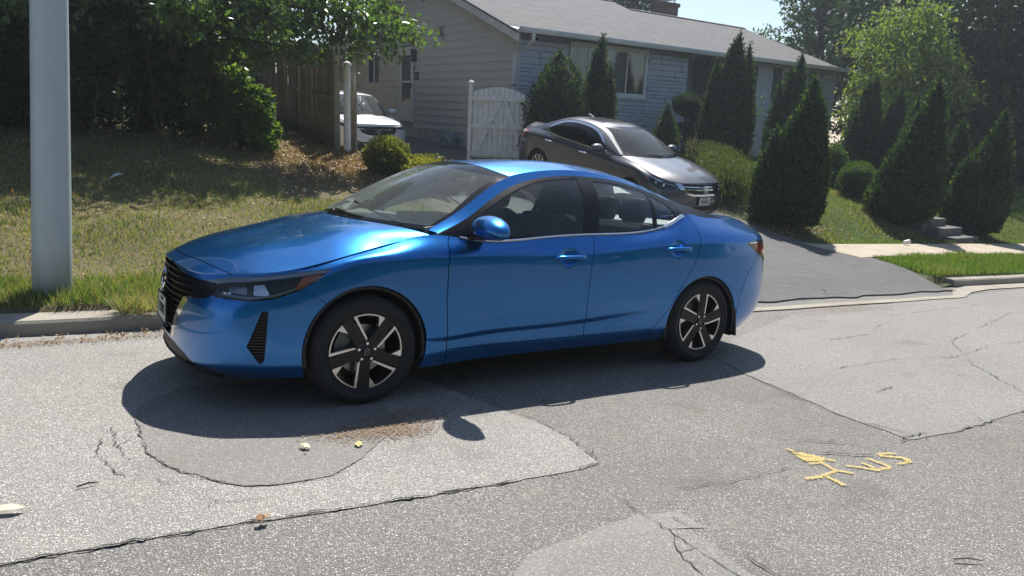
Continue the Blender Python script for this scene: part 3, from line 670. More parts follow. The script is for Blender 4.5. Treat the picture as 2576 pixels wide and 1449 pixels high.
    # --- door handles (children of their door)
    for q, (fdo, rdo) in enumerate(zip(fds, rds)):
        sy = -1 if q == 0 else 1
        for par, x0, x1, z, y in ((fdo, 1.275, 1.525, .846, .912), (rdo, 2.265, 2.51, .892, .912)):
            mb = MB(); pts = smooth_pts([(x0, sy * (y - .010), z - .004), (x0 + .04, sy * (y + .022), z), ((x0 + x1) / 2, sy * (y + .034), z + .003), (x1 - .035, sy * (y + .026), z + .002), (x1, sy * (y - .008), z + .001)], 16)
            mb.tube(pts, [.006] + [.0145] * 14 + [.008], 10, flat=.85); mb.build('door_handle', M_BLUE, par)
    # --- mirrors
    for sy in (-1, 1):
        bm = bmesh.new(); bmesh.ops.create_uvsphere(bm, u_segments=32, v_segments=20, radius=1)
        for v in bm.verts:
            x, y, z = v.co; 
            sx = .105 if x < 0 else .072
            if x > 0: x = x ** .55; y = math.copysign(abs(y) ** .85, y)
            z = z if z > 0 else -abs(z) ** .72; zz = z * (.074 if z > 0 else .070); w = 1 - .16 * y   # y: + = outer end
            v.co = Vector((x * sx * (1 - .12 * max(0, -z)), y * .182, zz * w + .010 * (1 - y * y)))
        me = bpy.data.meshes.new('mirror'); bm.to_mesh(me); bm.free()
        V = np.array([v.co[:] for v in me.vertices]); F = [tuple(p.vertices) for p in me.polygons]; NN = np.array([v.normal[:] for v in me.vertices]); s = Surf(V, NN, F)
        up_, dn = s.split(fz(-.036)); 
        mr = up_.build('side_mirror', M_BLUE, root); bpy.data.meshes.remove(me)
        dn.build('mirror_underside', M_BLK, mr)
        mg = MB(); mg.box((.0705, 0, 0), (.004, .12, .06), None, .002); mg.build('mirror_glass', M_CHROME, mr)
        st = MB(); st.prism([(-.06, -.13, -.05), (.03, -.13, -.055), (.03, -.20, -.085), (-.09, -.20, -.075)], (0, 0, -.014), (0, 0, .018)); st.build('mirror_stalk', M_BLK, mr)
        mr.location = (.715, sy * 1.01, 1.030)
        if sy < 0: mr.scale = (1, -1, 1)
        mr.rotation_euler = (0, 0, R_(6 * sy))
    # --- wheels, wells, floor
    for (cx_, cz_, r) in (FA, RA):
        for sy in (-1, 1):
            mb = MB(); n = 26; r2 = r - .003
            pr = [(cx_ + r2 * math.cos(R_(a)), cz_ + r2 * math.sin(R_(a))) for a in np.linspace(-18, 198, n)]
            V = [(x, sy * .875, z) for x, z in pr] + [(x, sy * .58, z) for x, z in pr]
            mb.add(V, [(i, i + 1, n + i + 1, n + i) for i in range(n - 1)], True); mb.add([(x, sy * .58, z) for x, z in pr], [tuple(range(n))]); mb.build('wheel_well', M_DARK, root)
            arc = [(cx_ + (r - .012) * math.cos(R_(a)), sy * .872, cz_ + (r - .012) * math.sin(R_(a))) for a in np.linspace(-12, 192, 30)]
            mb = MB(); mb.tube(arc, .014, 6, flat=.8); mb.build('arch_liner', M_MATBLK, root)
    add_wheels(root, {'wheelrot': 0, 'wheelrot2': 34}, .323, .222, .205, 'star', [(0, -.872, .322, False), (2.708, -.872, .322, False), (0, .872, .322, True), (2.708, .872, .322, True)])
    fl = MB(); fl.box((1.36, 0, .23), (4.1, 1.15, .05)); fl.box((1.36, 0, .235), (1.9, 1.66, .05)); fl.build('underbody', M_DARK, root)
    for sy in (-1, 1):
        mf = MB(); mf.box((3.105, sy * .80, .30), (.02, .17, .24), Matrix.Rotation(R_(-8), 3, 'Y'), .006); mf.build('mud_flap', M_MATBLK, root)
    # inner liner seen through gaps and glass
    inn = L.keep(circ(FA[0], FA[1], FA[2] + .0), circ(RA[0], RA[1], RA[2])).keep(fx(-.62)).offset(-.032)
    inn.both().build('inner_shell', M_DARK, root)
    HS.offset(-.03).both().build('hood_liner', M_DARK, root)
    # interior
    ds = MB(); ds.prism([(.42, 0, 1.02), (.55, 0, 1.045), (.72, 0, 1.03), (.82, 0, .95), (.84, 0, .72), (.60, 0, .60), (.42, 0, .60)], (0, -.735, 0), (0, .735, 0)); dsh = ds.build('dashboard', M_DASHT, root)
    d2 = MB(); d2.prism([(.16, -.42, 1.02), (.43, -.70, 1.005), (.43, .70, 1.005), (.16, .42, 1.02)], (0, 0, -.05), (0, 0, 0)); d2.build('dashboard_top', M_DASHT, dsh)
    hb_ = GH[-1][:, :]; wf_ = net(tg, Ga[:, 3:], np.array([tg[0]]), len(hb_), cubic)[0]; q_ = np.linspace(0, 1, 6)[:, None, None]
    CG = (hb_[None] + np.array([-.03, 0, -.022])) * (1 - q_) + (wf_[None] + np.array([.05, 0, -.012])) * q_; cg = Surf.grid(CG)
    if cg.N[:, 2].mean() < 0: cg = Surf.grid(CG, True)
    cg.both().build('cowl_panel', M_MATBLK, root)
    ib = MB(); ib.box((.64, -.36, 1.055), (.34, .42, .06), None, .028); ib.build('instrument_hood', M_DASH, dsh)
    sw = MB(); sw.tube([(.93 + .17 * math.sin(R_(a)) * math.sin(R_(24)), -.36 + .185 * math.cos(R_(a)), .90 + .185 * math.sin(R_(a)) * math.cos(R_(24)) ) for a in range(0, 361, 15)], .014, 8, False)
    sw.box((.92, -.36, .90), (.05, .32, .05), None, .015); sw.tube([(.92, -.36, .90), (.80, -.36, .85)], .04, 8); sw.build('steering_wheel', M_MATBLK, root)
    make_seat(root, 1.50, -.37, .80, .62); make_seat(root, 1.50, .37, .80, .62)
    make_seat(root, 2.32, 0, .80, .50, True, 1.25)
    sh = MB(); sh.box((2.76, 0, 1.03), (.62, 1.28, .03)); sh.build('parcel_shelf', M_SHELF, root)
    for sy in (-1, 1):
        dp = MB(); dp.box((1.35, sy * .79, .78), (1.7, .04, .33)); dp.build('inner_door_panel', M_DASH, root)
    hl_ = MB(); hl_.box((1.62, 0, 1.395), (.9, .92, .012)); hl_.build('headliner', M_FAB, root)
    bp = MB()
    for sy in (-1, 1): bp.box((1.63, sy * .665, 1.16), (.11, .03, .44), Matrix.Rotation(R_(-sy * -24), 3, 'X') @ Matrix.Rotation(R_(-14), 3, 'Y'))
    bp.build('pillar_trim', M_FAB, root)
    rv = MB(); rv.box((.93, 0, 1.32), (.03, .23, .065), None, .012); rv.tube([(.92, 0, 1.34), (.90, 0, 1.385)], .008, 6); rv.build('rear_view_mirror', M_MATBLK, root)
    for (x, y) in ((.885, .10), (.90, .05), (1.01, -.42)):
        st = MB(); st.box((0, 0, 0), (.004, .035, .022)); o = st.build('windshield_sticker', M_STICK, root); zz = 1.345 if abs(y) < .2 else 1.335
        o.location = (x - .155 if abs(y) < .2 else .945, y, zz); o.rotation_euler = (0, R_(62), 0)
    for (y0, y1) in ((-.60, -.06), (.0, .60)):
        wsz = lambda x, y: 1.056 + (x - .08 - .28 * (abs(y) / .72) ** 1.6) * .62 + .012
        p_ = [(.10 + .30 * (abs(y) / .72) ** 1.6 + .03 * k, y) for k, y in enumerate(np.linspace(y0, y1, 5))]
        wp = MB(); wp.tube([(x, y, 1.052 - .045 * (abs(y) / .72) ** 1.6 + .62 * .03 * k + .012) for k, (x, y) in enumerate(p_)], .008, 6); wp.build('windshield_wiper', M_MATBLK, root)
    # antenna fin is hidden by the roof line; bonnet water marks are left to the paint's dust
    return root
M_BLUE_D = M_BLUE
# ---------------------------------------------------------------- shell shared by the two cars on the driveway
def car_shell(root, sp):
    MP = sp['paint']; W = sp['W']; zs = sp.get('zs', 1.0); g = .003
    T = sp['T']; S = np.array(sp['S'], float); x1 = T[-1]
    tq = np.unique(np.round(np.concatenate([np.linspace(T[0], -.3, 54), np.linspace(-.3, 3.2, 120), np.linspace(3.2, x1, 36)]), 5))
    r4a = S[:, 4] + (S[:, 3] - S[:, 4]) * .12; r4b = S[:, 4] + (S[:, 5] - S[:, 4]) * .16
    GL = net(T, np.stack([S[:, 0], S[:, 1], S[:, 2], S[:, 3], r4a, r4b, S[:, 5]], axis=1), tq, 44, pchip)
    L = Surf.grid(GL, True)
    if L.N[np.argmin(L.V[:, 1])][1] > 0: L = Surf.grid(GL, False)
    FA, RA = sp['arches']; body = L.keep(circ(*FA), circ(*RA)); front = fx(-.5, -1)
    off = lambda f, d: (lambda V: f(V) - d)
    neg = lambda f: (lambda V: -f(V))
    grille, body = body.inside_outside(front, poly2(sp['grille'], (1, 2)))
    low, body = body.inside_outside(front, poly2(sp['mouth'], (1, 2)))
    lamp, body = body.inside_outside(poly2(sp['lamp'], (0, 2)), fx(-.05, -1))
    tail, body = body.inside_outside(poly2(sp['tail'], (0, 2)), fx(3.0))
    bx, dx0, dx1, dx2 = sp['doors']
    def both(nm, s, mat=MP, fl=.025): return [q.build(nm, mat, root, fl) for q in (s, s.mirror())]
    fb = lambda V: bx - .10 * (V[:, 2] - .5) - V[:, 0]
    b_, rest = body.split(off(fb, g)); rest = rest.keep(off(neg(fb), g)); b_.both().build('front_bumper', MP, root, .025)
    f_, rest = rest.split(lambda V: dx0 - V[:, 0] - g); rest = rest.keep(fx(dx0 + g)); both('front_fender', f_)
    rdc = xz(smooth_pts([(dx2 - .05, 1.3 * zs), (dx2 + .03, .95 * zs), (dx2 - .03, .78 * zs), (dx2 - .16, .60 * zs), (dx2 - .33, .42 * zs), (dx2 - .42, .25)], 40))
    d_, qt = rest.split(off(neg(rdc), g)); qt = qt.keep(off(rdc, g))
    fd, rd = d_.split(lambda V: dx1 - V[:, 0] - g); rd = rd.keep(fx(dx1 + g)); fds = both('front_door', fd); rds = both('rear_door', rd)
    rb, qt = qt.split(lambda V: V[:, 0] - (3.25 + .25 * (V[:, 2] - .3)) - g); qt = qt.keep(lambda V: -(V[:, 0] - (3.25 + .25 * (V[:, 2] - .3))) - g)
    rb.both().build('rear_bumper', MP, root, .02); both('quarter_panel', qt)
    for q in (0, 1):
        lm = lamp if q == 0 else lamp.mirror(); hb = lm.offset(-.05).build('headlight', sp['bezel'], root); lm.offset(-.001).build('lamp_lens', M_LENS, hb, .03)
        sy = -1 if q == 0 else 1
        for (px, py, pz, pr) in sp['bowls']:
            b = MB(); b.lathe([(0, -.012), (pr * .6, -.008), (pr, .004), (pr * 1.1, .03)], 'X', 18); o = b.build('reflector_bowl', M_CHROME, hb); o.location = (px, sy * py, pz); o.rotation_euler = (0, 0, R_(-20 * sy * -1))
        lm.offset(-.015).keep(poly2(sp['amber'], (0, 2))).build('side_reflector', M_AMBER, hb, .01)
        lm.offset(-.012).keep(lambda V: V[:, 2] - np.interp(V[:, 0], *sp['lampline'])).build('lamp_chrome_line', M_CHROME, hb, .01)
        tm = tail if q == 0 else tail.mirror(); tb = tm.build('taillight', M_RED, root, .02); tm.offset(.003).keep(poly2(sp['tailwhite'], (0, 2))).build('reverse_lens', M_CLEAR, tb)
    gr = grille.both(); gb = gr.offset(-.05).build('grille', M_MATBLK, root)
    for zz in sp['bars']: gr.offset(-.01).keep(lambda V, zz=zz: .0085 - np.abs(V[:, 2] - zz - .05 * V[:, 1] ** 2)).build('grille_bar', M_CHROME, gb, .02)
    gp = np.array(sp['grille_in'])
    gr.offset(.004).keep(lambda V: -poly2(gp, (1, 2))(np.stack([V[:, 0], -np.abs(V[:, 1]), V[:, 2]], 1)), fz(sp['chromez'], -1)).build('grille_surround', M_CHROME, gb, .02)
    low.both().offset(-.03).build('lower_grille', M_MATBLK, root); 
    # bonnet
    GH = net([0, .2, .55, 1.], sp['H'], np.linspace(0, 1, 50), 30, cubic); HS = Surf.grid(GH)
    if HS.N[:, 2].mean() < 0: HS = Surf.grid(GH, True)
    HS.both().build('hood', MP, root, .02); HS.offset(-.03).both().build('hood_liner', M_DARK, root)
    Ga = np.array(sp['G'], float); tg = sp['tg']; xa, xb = tg[0], tg[-1]; iw = sp['wsx']; ir = sp['rgx']
    uq = np.unique(np.concatenate([np.linspace(xa, xb, 90), [iw, ir]])); side = net(tg, Ga[:, :3], uq, 26, cubic, [0, .45, 1.]); rail = net(tg, Ga[:, 2:4], uq, 5); top = net(tg, Ga[:, 3:], uq, 24, cubic)
    def gs(A):
        s = Surf.grid(A); c = A.reshape(-1, 3).mean(0)
        return s if (s.N * (s.V - (c[0], 0, .6))).sum() > 0 else Surf.grid(A, True)
    iT = int(np.argmin(abs(uq - iw))); iR = int(np.argmin(abs(uq - ir))); SS = gs(side)
    g1, frm = SS.inside_outside(poly2(sp['fg'])); g2, frm = frm.inside_outside(poly2(sp['rg']))
    d_, g2 = g2.inside_outside(lambda V: .014 - np.abs(V[:, 0] - sp['div'])); frm = Surf.join([frm, d_])
    ch = sp.get('windowchrome', False)
    rim1 = poly2(sp['fg'] if False else sp['outline'], off=0.)
    if ch:
        c_, frm = frm.inside_outside(lambda V: rim1(V) + .016, lambda V: .016 - rim1(V) - .001); both('window_chrome', c_.offset(.002), M_CHROME, .01)
        pnt, frm = frm.inside_outside(lambda V: -rim1(V) - .014); both('roof_pillar', pnt, MP, .02)
    both('window_frame', frm, M_BLK, .02)
    for q in (0, 1):
        m = (lambda s: s) if q == 0 else (lambda s: s.mirror()); m(g1).offset(-.003).build('front_window', sp['sideglass'], root); m(g2).offset(-.003).build('rear_window', sp['sideglass'], root)
    rf = Surf.join([gs(rail), gs(top[iT:iR + 1])]).both()
    if 'sunroof' in sp:
        x0, x1_, yy = sp['sunroof']; sr, rf = rf.inside_outside(fx(x0), fx(x1_, -1), lambda V: yy - np.abs(V[:, 1])); sr.offset(-.004).build('sunroof', M_BLK, root, .02)
    rf.build('roof', MP, root, .02)
    ws = gs(top[:iT + 1]).both(); zb, zt, wy = sp['wsclear']
    bd, cl = ws.inside_outside(lambda V: np.maximum.reduce([zb - V[:, 2], V[:, 2] - zt, np.abs(V[:, 1]) - np.interp(V[:, 2], *wy)]))
    cl.offset(-.002).build('windshield', M_WS, root); bd.offset(-.003).build('windshield_border', M_BLK, root)
    gs(top[iR:]).both().offset(-.002).build('rear_windshield', sp['sideglass'], root)
    GT = net([0, .4, .75, 1.], sp['Tn'], np.linspace(0, 1, 20), 16, cubic); t2 = Surf.grid(GT)
    if t2.N[:, 2].mean() < 0: t2 = Surf.grid(GT, True)
    t2.both().build('trunk_lid', MP, root, .02)
    edge = GL[:, -1, :]
    for q in (0, 1):
        sy = -1 if q == 0 else 1
        pa = [Vector((x, sy * (abs(y) + .004), z + .004)) for x, y, z in edge[(tq > dx0 + .1) & (tq < sp['chromeend'])]][::3]; mb = MB(); mb.tube(pa, .010, 6, flat=.55); mb.build('chrome_belt_moulding', M_CHROME if ch else M_BLK, root)
        for par, xx in ((fds[q], dx1 - .20), (rds[q], dx2 - .20)):
            z = (.88 + .02 * (xx - 1)) * zs; mb = MB(); y = W + .0; pts = smooth_pts([(xx - .12, sy * (y - .012), z - .004), (xx - .08, sy * (y + .022), z), (xx, sy * (y + .03), z + .002), (xx + .08, sy * (y + .022), z), (xx + .12, sy * (y - .01), z)], 12)
            mb.tube(pts, [.006] + [.015] * 10 + [.006], 8, flat=.8); mb.build('door_handle', M_CHROME if ch else MP, par)
        bm = bmesh.new(); bmesh.ops.create_uvsphere(bm, u_segments=24, v_segments=14, radius=1)
        for v in bm.verts:
            x, y, z = v.co; x = x if x < 0 else x ** .55; v.co = Vector((x * (.10 if x < 0 else .07), y * .135, z * (.085 if z > 0 else .07)))
        me = bpy.data.meshes.new('side_mirror'); bm.to_mesh(me); bm.free(); me.materials.append(MP); me.polygons.foreach_set('use_smooth', [True] * len(me.polygons)); mr = link('side_mirror', me, root)
        st = MB(); st.box((0, -.17 * 1, -.05), (.06, .14, .03), None, .01); st.build('mirror_stalk', M_BLK, mr); mr.location = (sp['mirx'], sy * (W + .10), sp['mirz'])
        if sy > 0: mr.rotation_euler = (0, 0, 0)
        else: mr.scale = (1, -1, 1)
        mg = MB(); mg.box((.072, 0, 0), (.004, .16, .10)); mg.build('mirror_glass', M_CHROME, mr)
        for ch_ in mr.children:
            if ch_.name.startswith('mirror_stalk'): pass
    for (cx_, cz_, r) in (FA, RA):
        for sy in (-1, 1):
            mb = MB(); n = 18; pr = [(cx_ + (r - .002) * math.cos(R_(a)), cz_ + (r - .002) * math.sin(R_(a))) for a in np.linspace(-18, 198, n)]
            V = [(x, sy * (W - .03), z) for x, z in pr] + [(x, sy * .58, z) for x, z in pr]; mb.add(V, [(i, i + 1, n + i + 1, n + i) for i in range(n - 1)], True); mb.add([(x, sy * .58, z) for x, z in pr], [tuple(range(n))]); mb.build('wheel_well', M_DARK, root)
    R = sp['R']; add_wheels(root, {}, R, sp['rr'], .215, sp['wheelstyle'], [(x, sy * (W - .04), R - .001, sy > 0) for x in (0, RA[0]) for sy in (-1, 1)])
    fl = MB(); fl.box((1.4, 0, .26), (4.2, 1.1, .05)); fl.box((1.4, 0, .27), (1.9, 1.7, .05)); fl.build('underbody', M_DARK, root)
    L.keep(circ(*FA), circ(*RA)).keep(fx(-.60)).offset(-.035).both().build('inner_shell', M_DARK, root)
    zb_ = .98 * zs; ds = MB(); cx0 = sp['cowlx']
    ds.prism([(cx0 + .32, 0, zb_ + .0), (cx0 + .55, 0, zb_ - .01), (cx0 + .75, 0, zb_ - .08), (cx0 + .7, 0, zb_ - .4), (cx0 + .32, 0, zb_ - .4)], (0, -.72, 0), (0, .72, 0)); ds.build('dashboard', M_DASHT, root)
    hb_ = GH[-1]; wf_ = net(tg, Ga[:, 3:], np.array([tg[0]]), len(hb_), cubic)[0]; q_ = np.linspace(0, 1, 5)[:, None, None]
    CG = (hb_[None] + np.array([-.03, 0, -.022])) * (1 - q_) + (wf_[None] + np.array([.30, 0, -.012])) * q_; cg = Surf.grid(CG)
    if cg.N[:, 2].mean() < 0: cg = Surf.grid(CG, True)
    cg.both().build('cowl_panel', M_MATBLK, root)
    for y in (-.37, .37): make_seat(root, sp['seatx'], y, .80 * zs, .62, mat=sp['seat'])
    make_seat(root, sp['seatx'] + .88, 0, .80 * zs, .52, True, 1.25, mat=sp['seat'])
    rv = MB(); rv.box((sp['rvx'], 0, sp['rvz']), (.03, .24, .07), None, .012); rv.tube([(sp['rvx'], 0, sp['rvz'] + .02), (sp['rvx'] - .03, 0, sp['rvz'] + .09)], .01, 6); rv.build('rear_view_mirror', M_MATBLK, root)
    return GL
def grey_sedan(pos, heading, pitch, roll):
    # car frame: x rearwards, y to its left as seen looking backwards, z up
    A = (Matrix.Rotation(heading, 3, 'Z') @ Matrix.Rotation(pitch, 3, 'Y') @ Matrix.Rotation(roll, 3, 'X')).to_4x4(); M = Matrix.Translation(pos) @ A
    root = empty('parked_car', label='dark grey sedan facing down the driveway in front of the house', cat='car', mat=M)
    W = .925
    sp = dict(paint=M_GREYP, W=W, T=[-1.3, -1.1, -.9, -.75, -.6, -.45, -.3, 0., .4, .8, 1.2, 1.7, 2.3, 2.75, 3.1, 3.35, 3.6, 3.8, 4.0, 4.2])
    sp['S'] = [
     [(-.88,0,.18),(-.96,0,.28),(-.98,0,.42),(-.97,0,.56),(-.955,0,.68),(-.915,0,.775)],
     [(-.865,-.26,.18),(-.945,-.27,.28),(-.965,-.28,.42),(-.955,-.28,.56),(-.935,-.27,.68),(-.895,-.26,.772)],
     [(-.82,-.49,.18),(-.90,-.51,.28),(-.915,-.52,.42),(-.90,-.515,.57),(-.875,-.50,.69),(-.835,-.48,.765)],
     [(-.72,-.66,.18),(-.81,-.69,.29),(-.82,-.70,.43),(-.80,-.695,.58),(-.76,-.675,.70),(-.71,-.64,.775)],
     [(-.58,-.77,.19),(-.66,-.81,.30),(-.665,-.82,.45),(-.65,-.815,.60),(-.61,-.79,.73),(-.56,-.74,.80)],
     [(-.44,-.83,.20),(-.49,-.865,.30),(-.49,-.875,.46),(-.48,-.872,.62),(-.45,-.85,.76),(-.42,-.78,.835)],
     [(-.3,-.87,.20),(-.3,-.90,.30),(-.3,-.91,.46),(-.3,-.908,.64),(-.3,-.885,.80),(-.28,-.80,.865)],
     [(0,-.885,.20),(0,-.912,.30),(0,-.925,.46),(0,-.92,.66),(0,-.895,.87),(0,-.80,.925)],
     [(.4,-.88,.20),(.4,-.908,.30),(.4,-.92,.46),(.4,-.922,.66),(.4,-.905,.88),(.4,-.79,.98)],
     [(.8,-.875,.20),(.8,-.90,.30),(.8,-.915,.42),(.8,-.922,.66),(.8,-.908,.885),(.8,-.835,.99)],
     [(1.2,-.875,.20),(1.2,-.90,.30),(1.2,-.915,.42),(1.2,-.923,.66),(1.2,-.91,.89),(1.2,-.85,.995)],
     [(1.7,-.875,.20),(1.7,-.90,.30),(1.7,-.916,.43),(1.7,-.924,.67),(1.7,-.912,.90),(1.7,-.85,1.005)],
     [(2.3,-.88,.21),(2.3,-.905,.31),(2.3,-.918,.45),(2.3,-.924,.68),(2.3,-.908,.92),(2.3,-.835,1.03)],
     [(2.75,-.885,.21),(2.75,-.91,.31),(2.75,-.92,.47),(2.75,-.922,.70),(2.75,-.90,.935),(2.75,-.79,1.055)],
     [(3.1,-.88,.22),(3.1,-.90,.32),(3.1,-.91,.48),(3.1,-.91,.71),(3.1,-.885,.94),(3.1,-.745,1.06)],
     [(3.35,-.83,.23),(3.37,-.86,.34),(3.38,-.875,.49),(3.38,-.87,.72),(3.35,-.85,.94),(3.33,-.70,1.06)],
     [(3.57,-.74,.25),(3.62,-.78,.36),(3.64,-.79,.50),(3.63,-.785,.72),(3.58,-.77,.94),(3.53,-.65,1.06)],
     [(3.70,-.57,.26),(3.77,-.61,.38),(3.80,-.62,.52),(3.78,-.61,.72),(3.72,-.60,.94),(3.67,-.52,1.06)],
     [(3.77,-.30,.27),(3.84,-.32,.39),(3.87,-.33,.53),(3.85,-.33,.73),(3.78,-.32,.94),(3.73,-.28,1.07)],
     [(3.79,0,.27),(3.86,0,.39),(3.89,0,.53),(3.87,0,.73),(3.80,0,.94),(3.74,0,1.075)]]
    sp['arches'] = ((0, .335, .365), (2.776, .335, .365)); sp['R'] = .332; sp['rr'] = .235; sp['wheelstyle'] = 'ten'
    sp['grille'] = [(.01, .76), (-.50, .76), (-.56, .775), (-.60, .76), (-.55, .68), (-.44, .60), (-.30, .565), (.01, .558)]
    sp['grille_in'] = [(.3, .80), (-.46, .76), (-.50, .755), (-.46, .68), (-.38, .625), (-.27, .595), (.3, .590)]; sp['chromez'] = .77
    sp['bars'] = (.665, .712); sp['mouth'] = [(.01, .37), (-.50, .37), (-.56, .29), (-.50, .245), (.01, .245)]
    sp['lamp'] = [(-.22, .835), (-.42, .80), (-.60, .765), (-.78, .735), (-.83, .70), (-.80, .65), (-.72, .625), (-.60, .635), (-.42, .70), (-.30, .76)]
    sp['bezel'] = M_LAMPBLK; sp['bowls'] = ((-.66, .725, .69, .045), (-.53, .785, .72, .040)); sp['amber'] = [(-.38, .72), (-.36, .79), (-.25, .81), (-.30, .76)]
    sp['lampline'] = ([-.83, -.78, -.60, -.42, -.22], [.68, .712, .745, .782, .815])
    sp['tail'] = [(3.28, .985), (3.50, .99), (3.60, .97), (3.65, .88), (3.62, .78), (3.50, .80), (3.36, .90)]; sp['tailwhite'] = [(3.36, .975), (3.52, .98), (3.60, .955), (3.61, .91), (3.46, .915)]
    sp['doors'] = (-.34, .56, 1.60, 2.70)
    sp['H'] = [[(-.712,-.640,.782),(-.838,-.48,.778),(-.898,-.26,.785),(-.918,0,.790)],
               [(-.50,-.765,.825),(-.62,-.52,.86),(-.68,-.27,.868),(-.70,0,.872)],
               [(0,-.80,.932),(-.06,-.56,.965),(-.14,-.28,.962),(-.17,0,.964)],
               [(.50,-.775,.992),(.36,-.60,1.01),(.20,-.32,1.012),(.14,0,1.014)]]
    sp['tg'] = [.50, .80, 1.1, 1.38, 1.75, 2.15, 2.5, 2.85, 3.3]; sp['wsx'] = 1.38; sp['rgx'] = 2.5; sp['cowlx'] = .16
    sp['G'] = [
     [(.49,-.79,.992),(.50,-.785,1.0),(.52,-.77,1.02),(.47,-.735,1.01),(.22,-.36,1.018),(.15,0,1.02)],
     [(.78,-.835,.99),(.82,-.79,1.08),(.86,-.695,1.185),(.81,-.65,1.19),(.60,-.34,1.205),(.54,0,1.208)],
     [(1.08,-.848,.993),(1.12,-.77,1.17),(1.16,-.63,1.312),(1.10,-.585,1.32),(.93,-.32,1.342),(.88,0,1.346)],
     [(1.38,-.85,.998),(1.40,-.76,1.22),(1.42,-.605,1.382),(1.36,-.555,1.392),(1.24,-.30,1.418),(1.20,0,1.422)],
     [(1.75,-.85,1.008),(1.76,-.76,1.24),(1.77,-.595,1.412),(1.75,-.54,1.432),(1.72,-.29,1.460),(1.70,0,1.465)],
     [(2.15,-.84,1.022),(2.15,-.755,1.23),(2.15,-.595,1.400),(2.15,-.54,1.422),(2.16,-.29,1.450),(2.16,0,1.455)],
     [(2.5,-.82,1.042),(2.5,-.745,1.20),(2.5,-.605,1.345),(2.5,-.55,1.368),(2.52,-.30,1.398),(2.53,0,1.404)],
     [(2.85,-.778,1.056),(2.85,-.73,1.13),(2.85,-.65,1.225),(2.85,-.60,1.24),(2.90,-.32,1.268),(2.92,0,1.274)],
     [(3.32,-.71,1.062),(3.30,-.70,1.07),(3.28,-.68,1.08),(3.27,-.65,1.085),(3.30,-.34,1.09),(3.30,0,1.092)]]
    out = smooth_pts([(.86, 1.02), (1.02, 1.15), (1.20, 1.26), (1.42, 1.335), (1.75, 1.372), (2.12, 1.362), (2.40, 1.305), (2.62, 1.21), (2.72, 1.13), (2.70, 1.075)], 60)
    sp['outline'] = out + [(2.6, 1.065), (1.7, 1.03), (.9, 1.008)]
    inn = [(x, z - .028) for x, z in smooth_pts([(.92, 1.065), (1.04, 1.15), (1.20, 1.255), (1.42, 1.328), (1.60, 1.352)], 20)]
    sp['fg'] = inn + [(1.58, 1.20), (1.57, 1.03), (.92, 1.015)]
    rr_ = [(x, z - .022) for x, z in smooth_pts([(1.68, 1.36), (1.9, 1.36), (2.12, 1.35), (2.38, 1.295), (2.58, 1.21), (2.67, 1.14), (2.66, 1.10)], 24)]
    sp['rg'] = rr_ + [(2.55, 1.07), (2.2, 1.045), (1.66, 1.03)]; sp['div'] = 2.36; sp['windowchrome'] = True; sp['sideglass'] = M_TINT
    sp['sunroof'] = (1.52, 2.05, .42); sp['wsclear'] = (1.05, 1.395, ([1.0, 1.2, 1.32, 1.40], [.71, .63, .565, .535]))
    sp['Tn'] = [[(3.30,-.705,1.064),(3.30,-.60,1.085),(3.29,-.3,1.092),(3.29,0,1.094)], [(3.45,-.675,1.064),(3.46,-.52,1.09),(3.48,-.28,1.095),(3.48,0,1.098)], [(3.60,-.60,1.062),(3.62,-.46,1.085),(3.64,-.25,1.092),(3.64,0,1.095)], [(3.67,-.53,1.062),(3.72,-.40,1.085),(3.75,-.22,1.10),(3.76,0,1.103)]]
    sp['chromeend'] = 2.72; sp['mirx'] = .90; sp['mirz'] = 1.055; sp['seatx'] = 1.62; sp['seat'] = M_FAB; sp['rvx'] = 1.12; sp['rvz'] = 1.31
    car_shell(root, sp)
    # H emblem built as a frame with two uprights and a bar
    e = MB(); pr = [(-.055, .058), (.055, .058), (.066, .045), (.055, -.055), (.042, -.064), (-.042, -.064), (-.055, -.055), (-.066, .045)]
    e.tube([(0, a, b) for a, b in pr + pr[:2]], .0075, 6, False); e.box((0, -.026, 0), (.012, .015, .088), Matrix.Rotation(R_(6), 3, 'X')); e.box((0, .026, 0), (.012, .015, .088), Matrix.Rotation(R_(-6), 3, 'X')); e.box((0, 0, .002), (.012, .045, .016))
    eo = e.build('front_emblem', M_CHROME, root); eo.location = (-.985, 0, .685); eo.rotation_euler = (0, R_(8), 0)
    plate(root, root, '9EJ0184', Vector((-1.0, 0, .475)), 0, R_(2))
    ls = MB(); ls.box((-.975, 0, .245), (.012, .9, .014)); ls.build('lower_chrome_strip', M_CHROME, root)
    an = MB(); an.prism([(2.25, 0, 1.452), (2.40, 0, 1.50), (2.44, 0, 1.50), (2.44, 0, 1.44)], (0, -.018, 0), (0, .018, 0)); an.build('roof_antenna', M_GREYP, root)
    for y in (-.60, .0):
        wp = MB(); wp.tube([(.48 if y < -.3 else .19, y, 1.03 if y < -.3 else 1.055), (.27, y + .28, 1.055), (.24 if y < -.3 else .46, y + .56, 1.06)], .008, 6); wp.build('windshield_wiper', M_MATBLK, root)
    return root
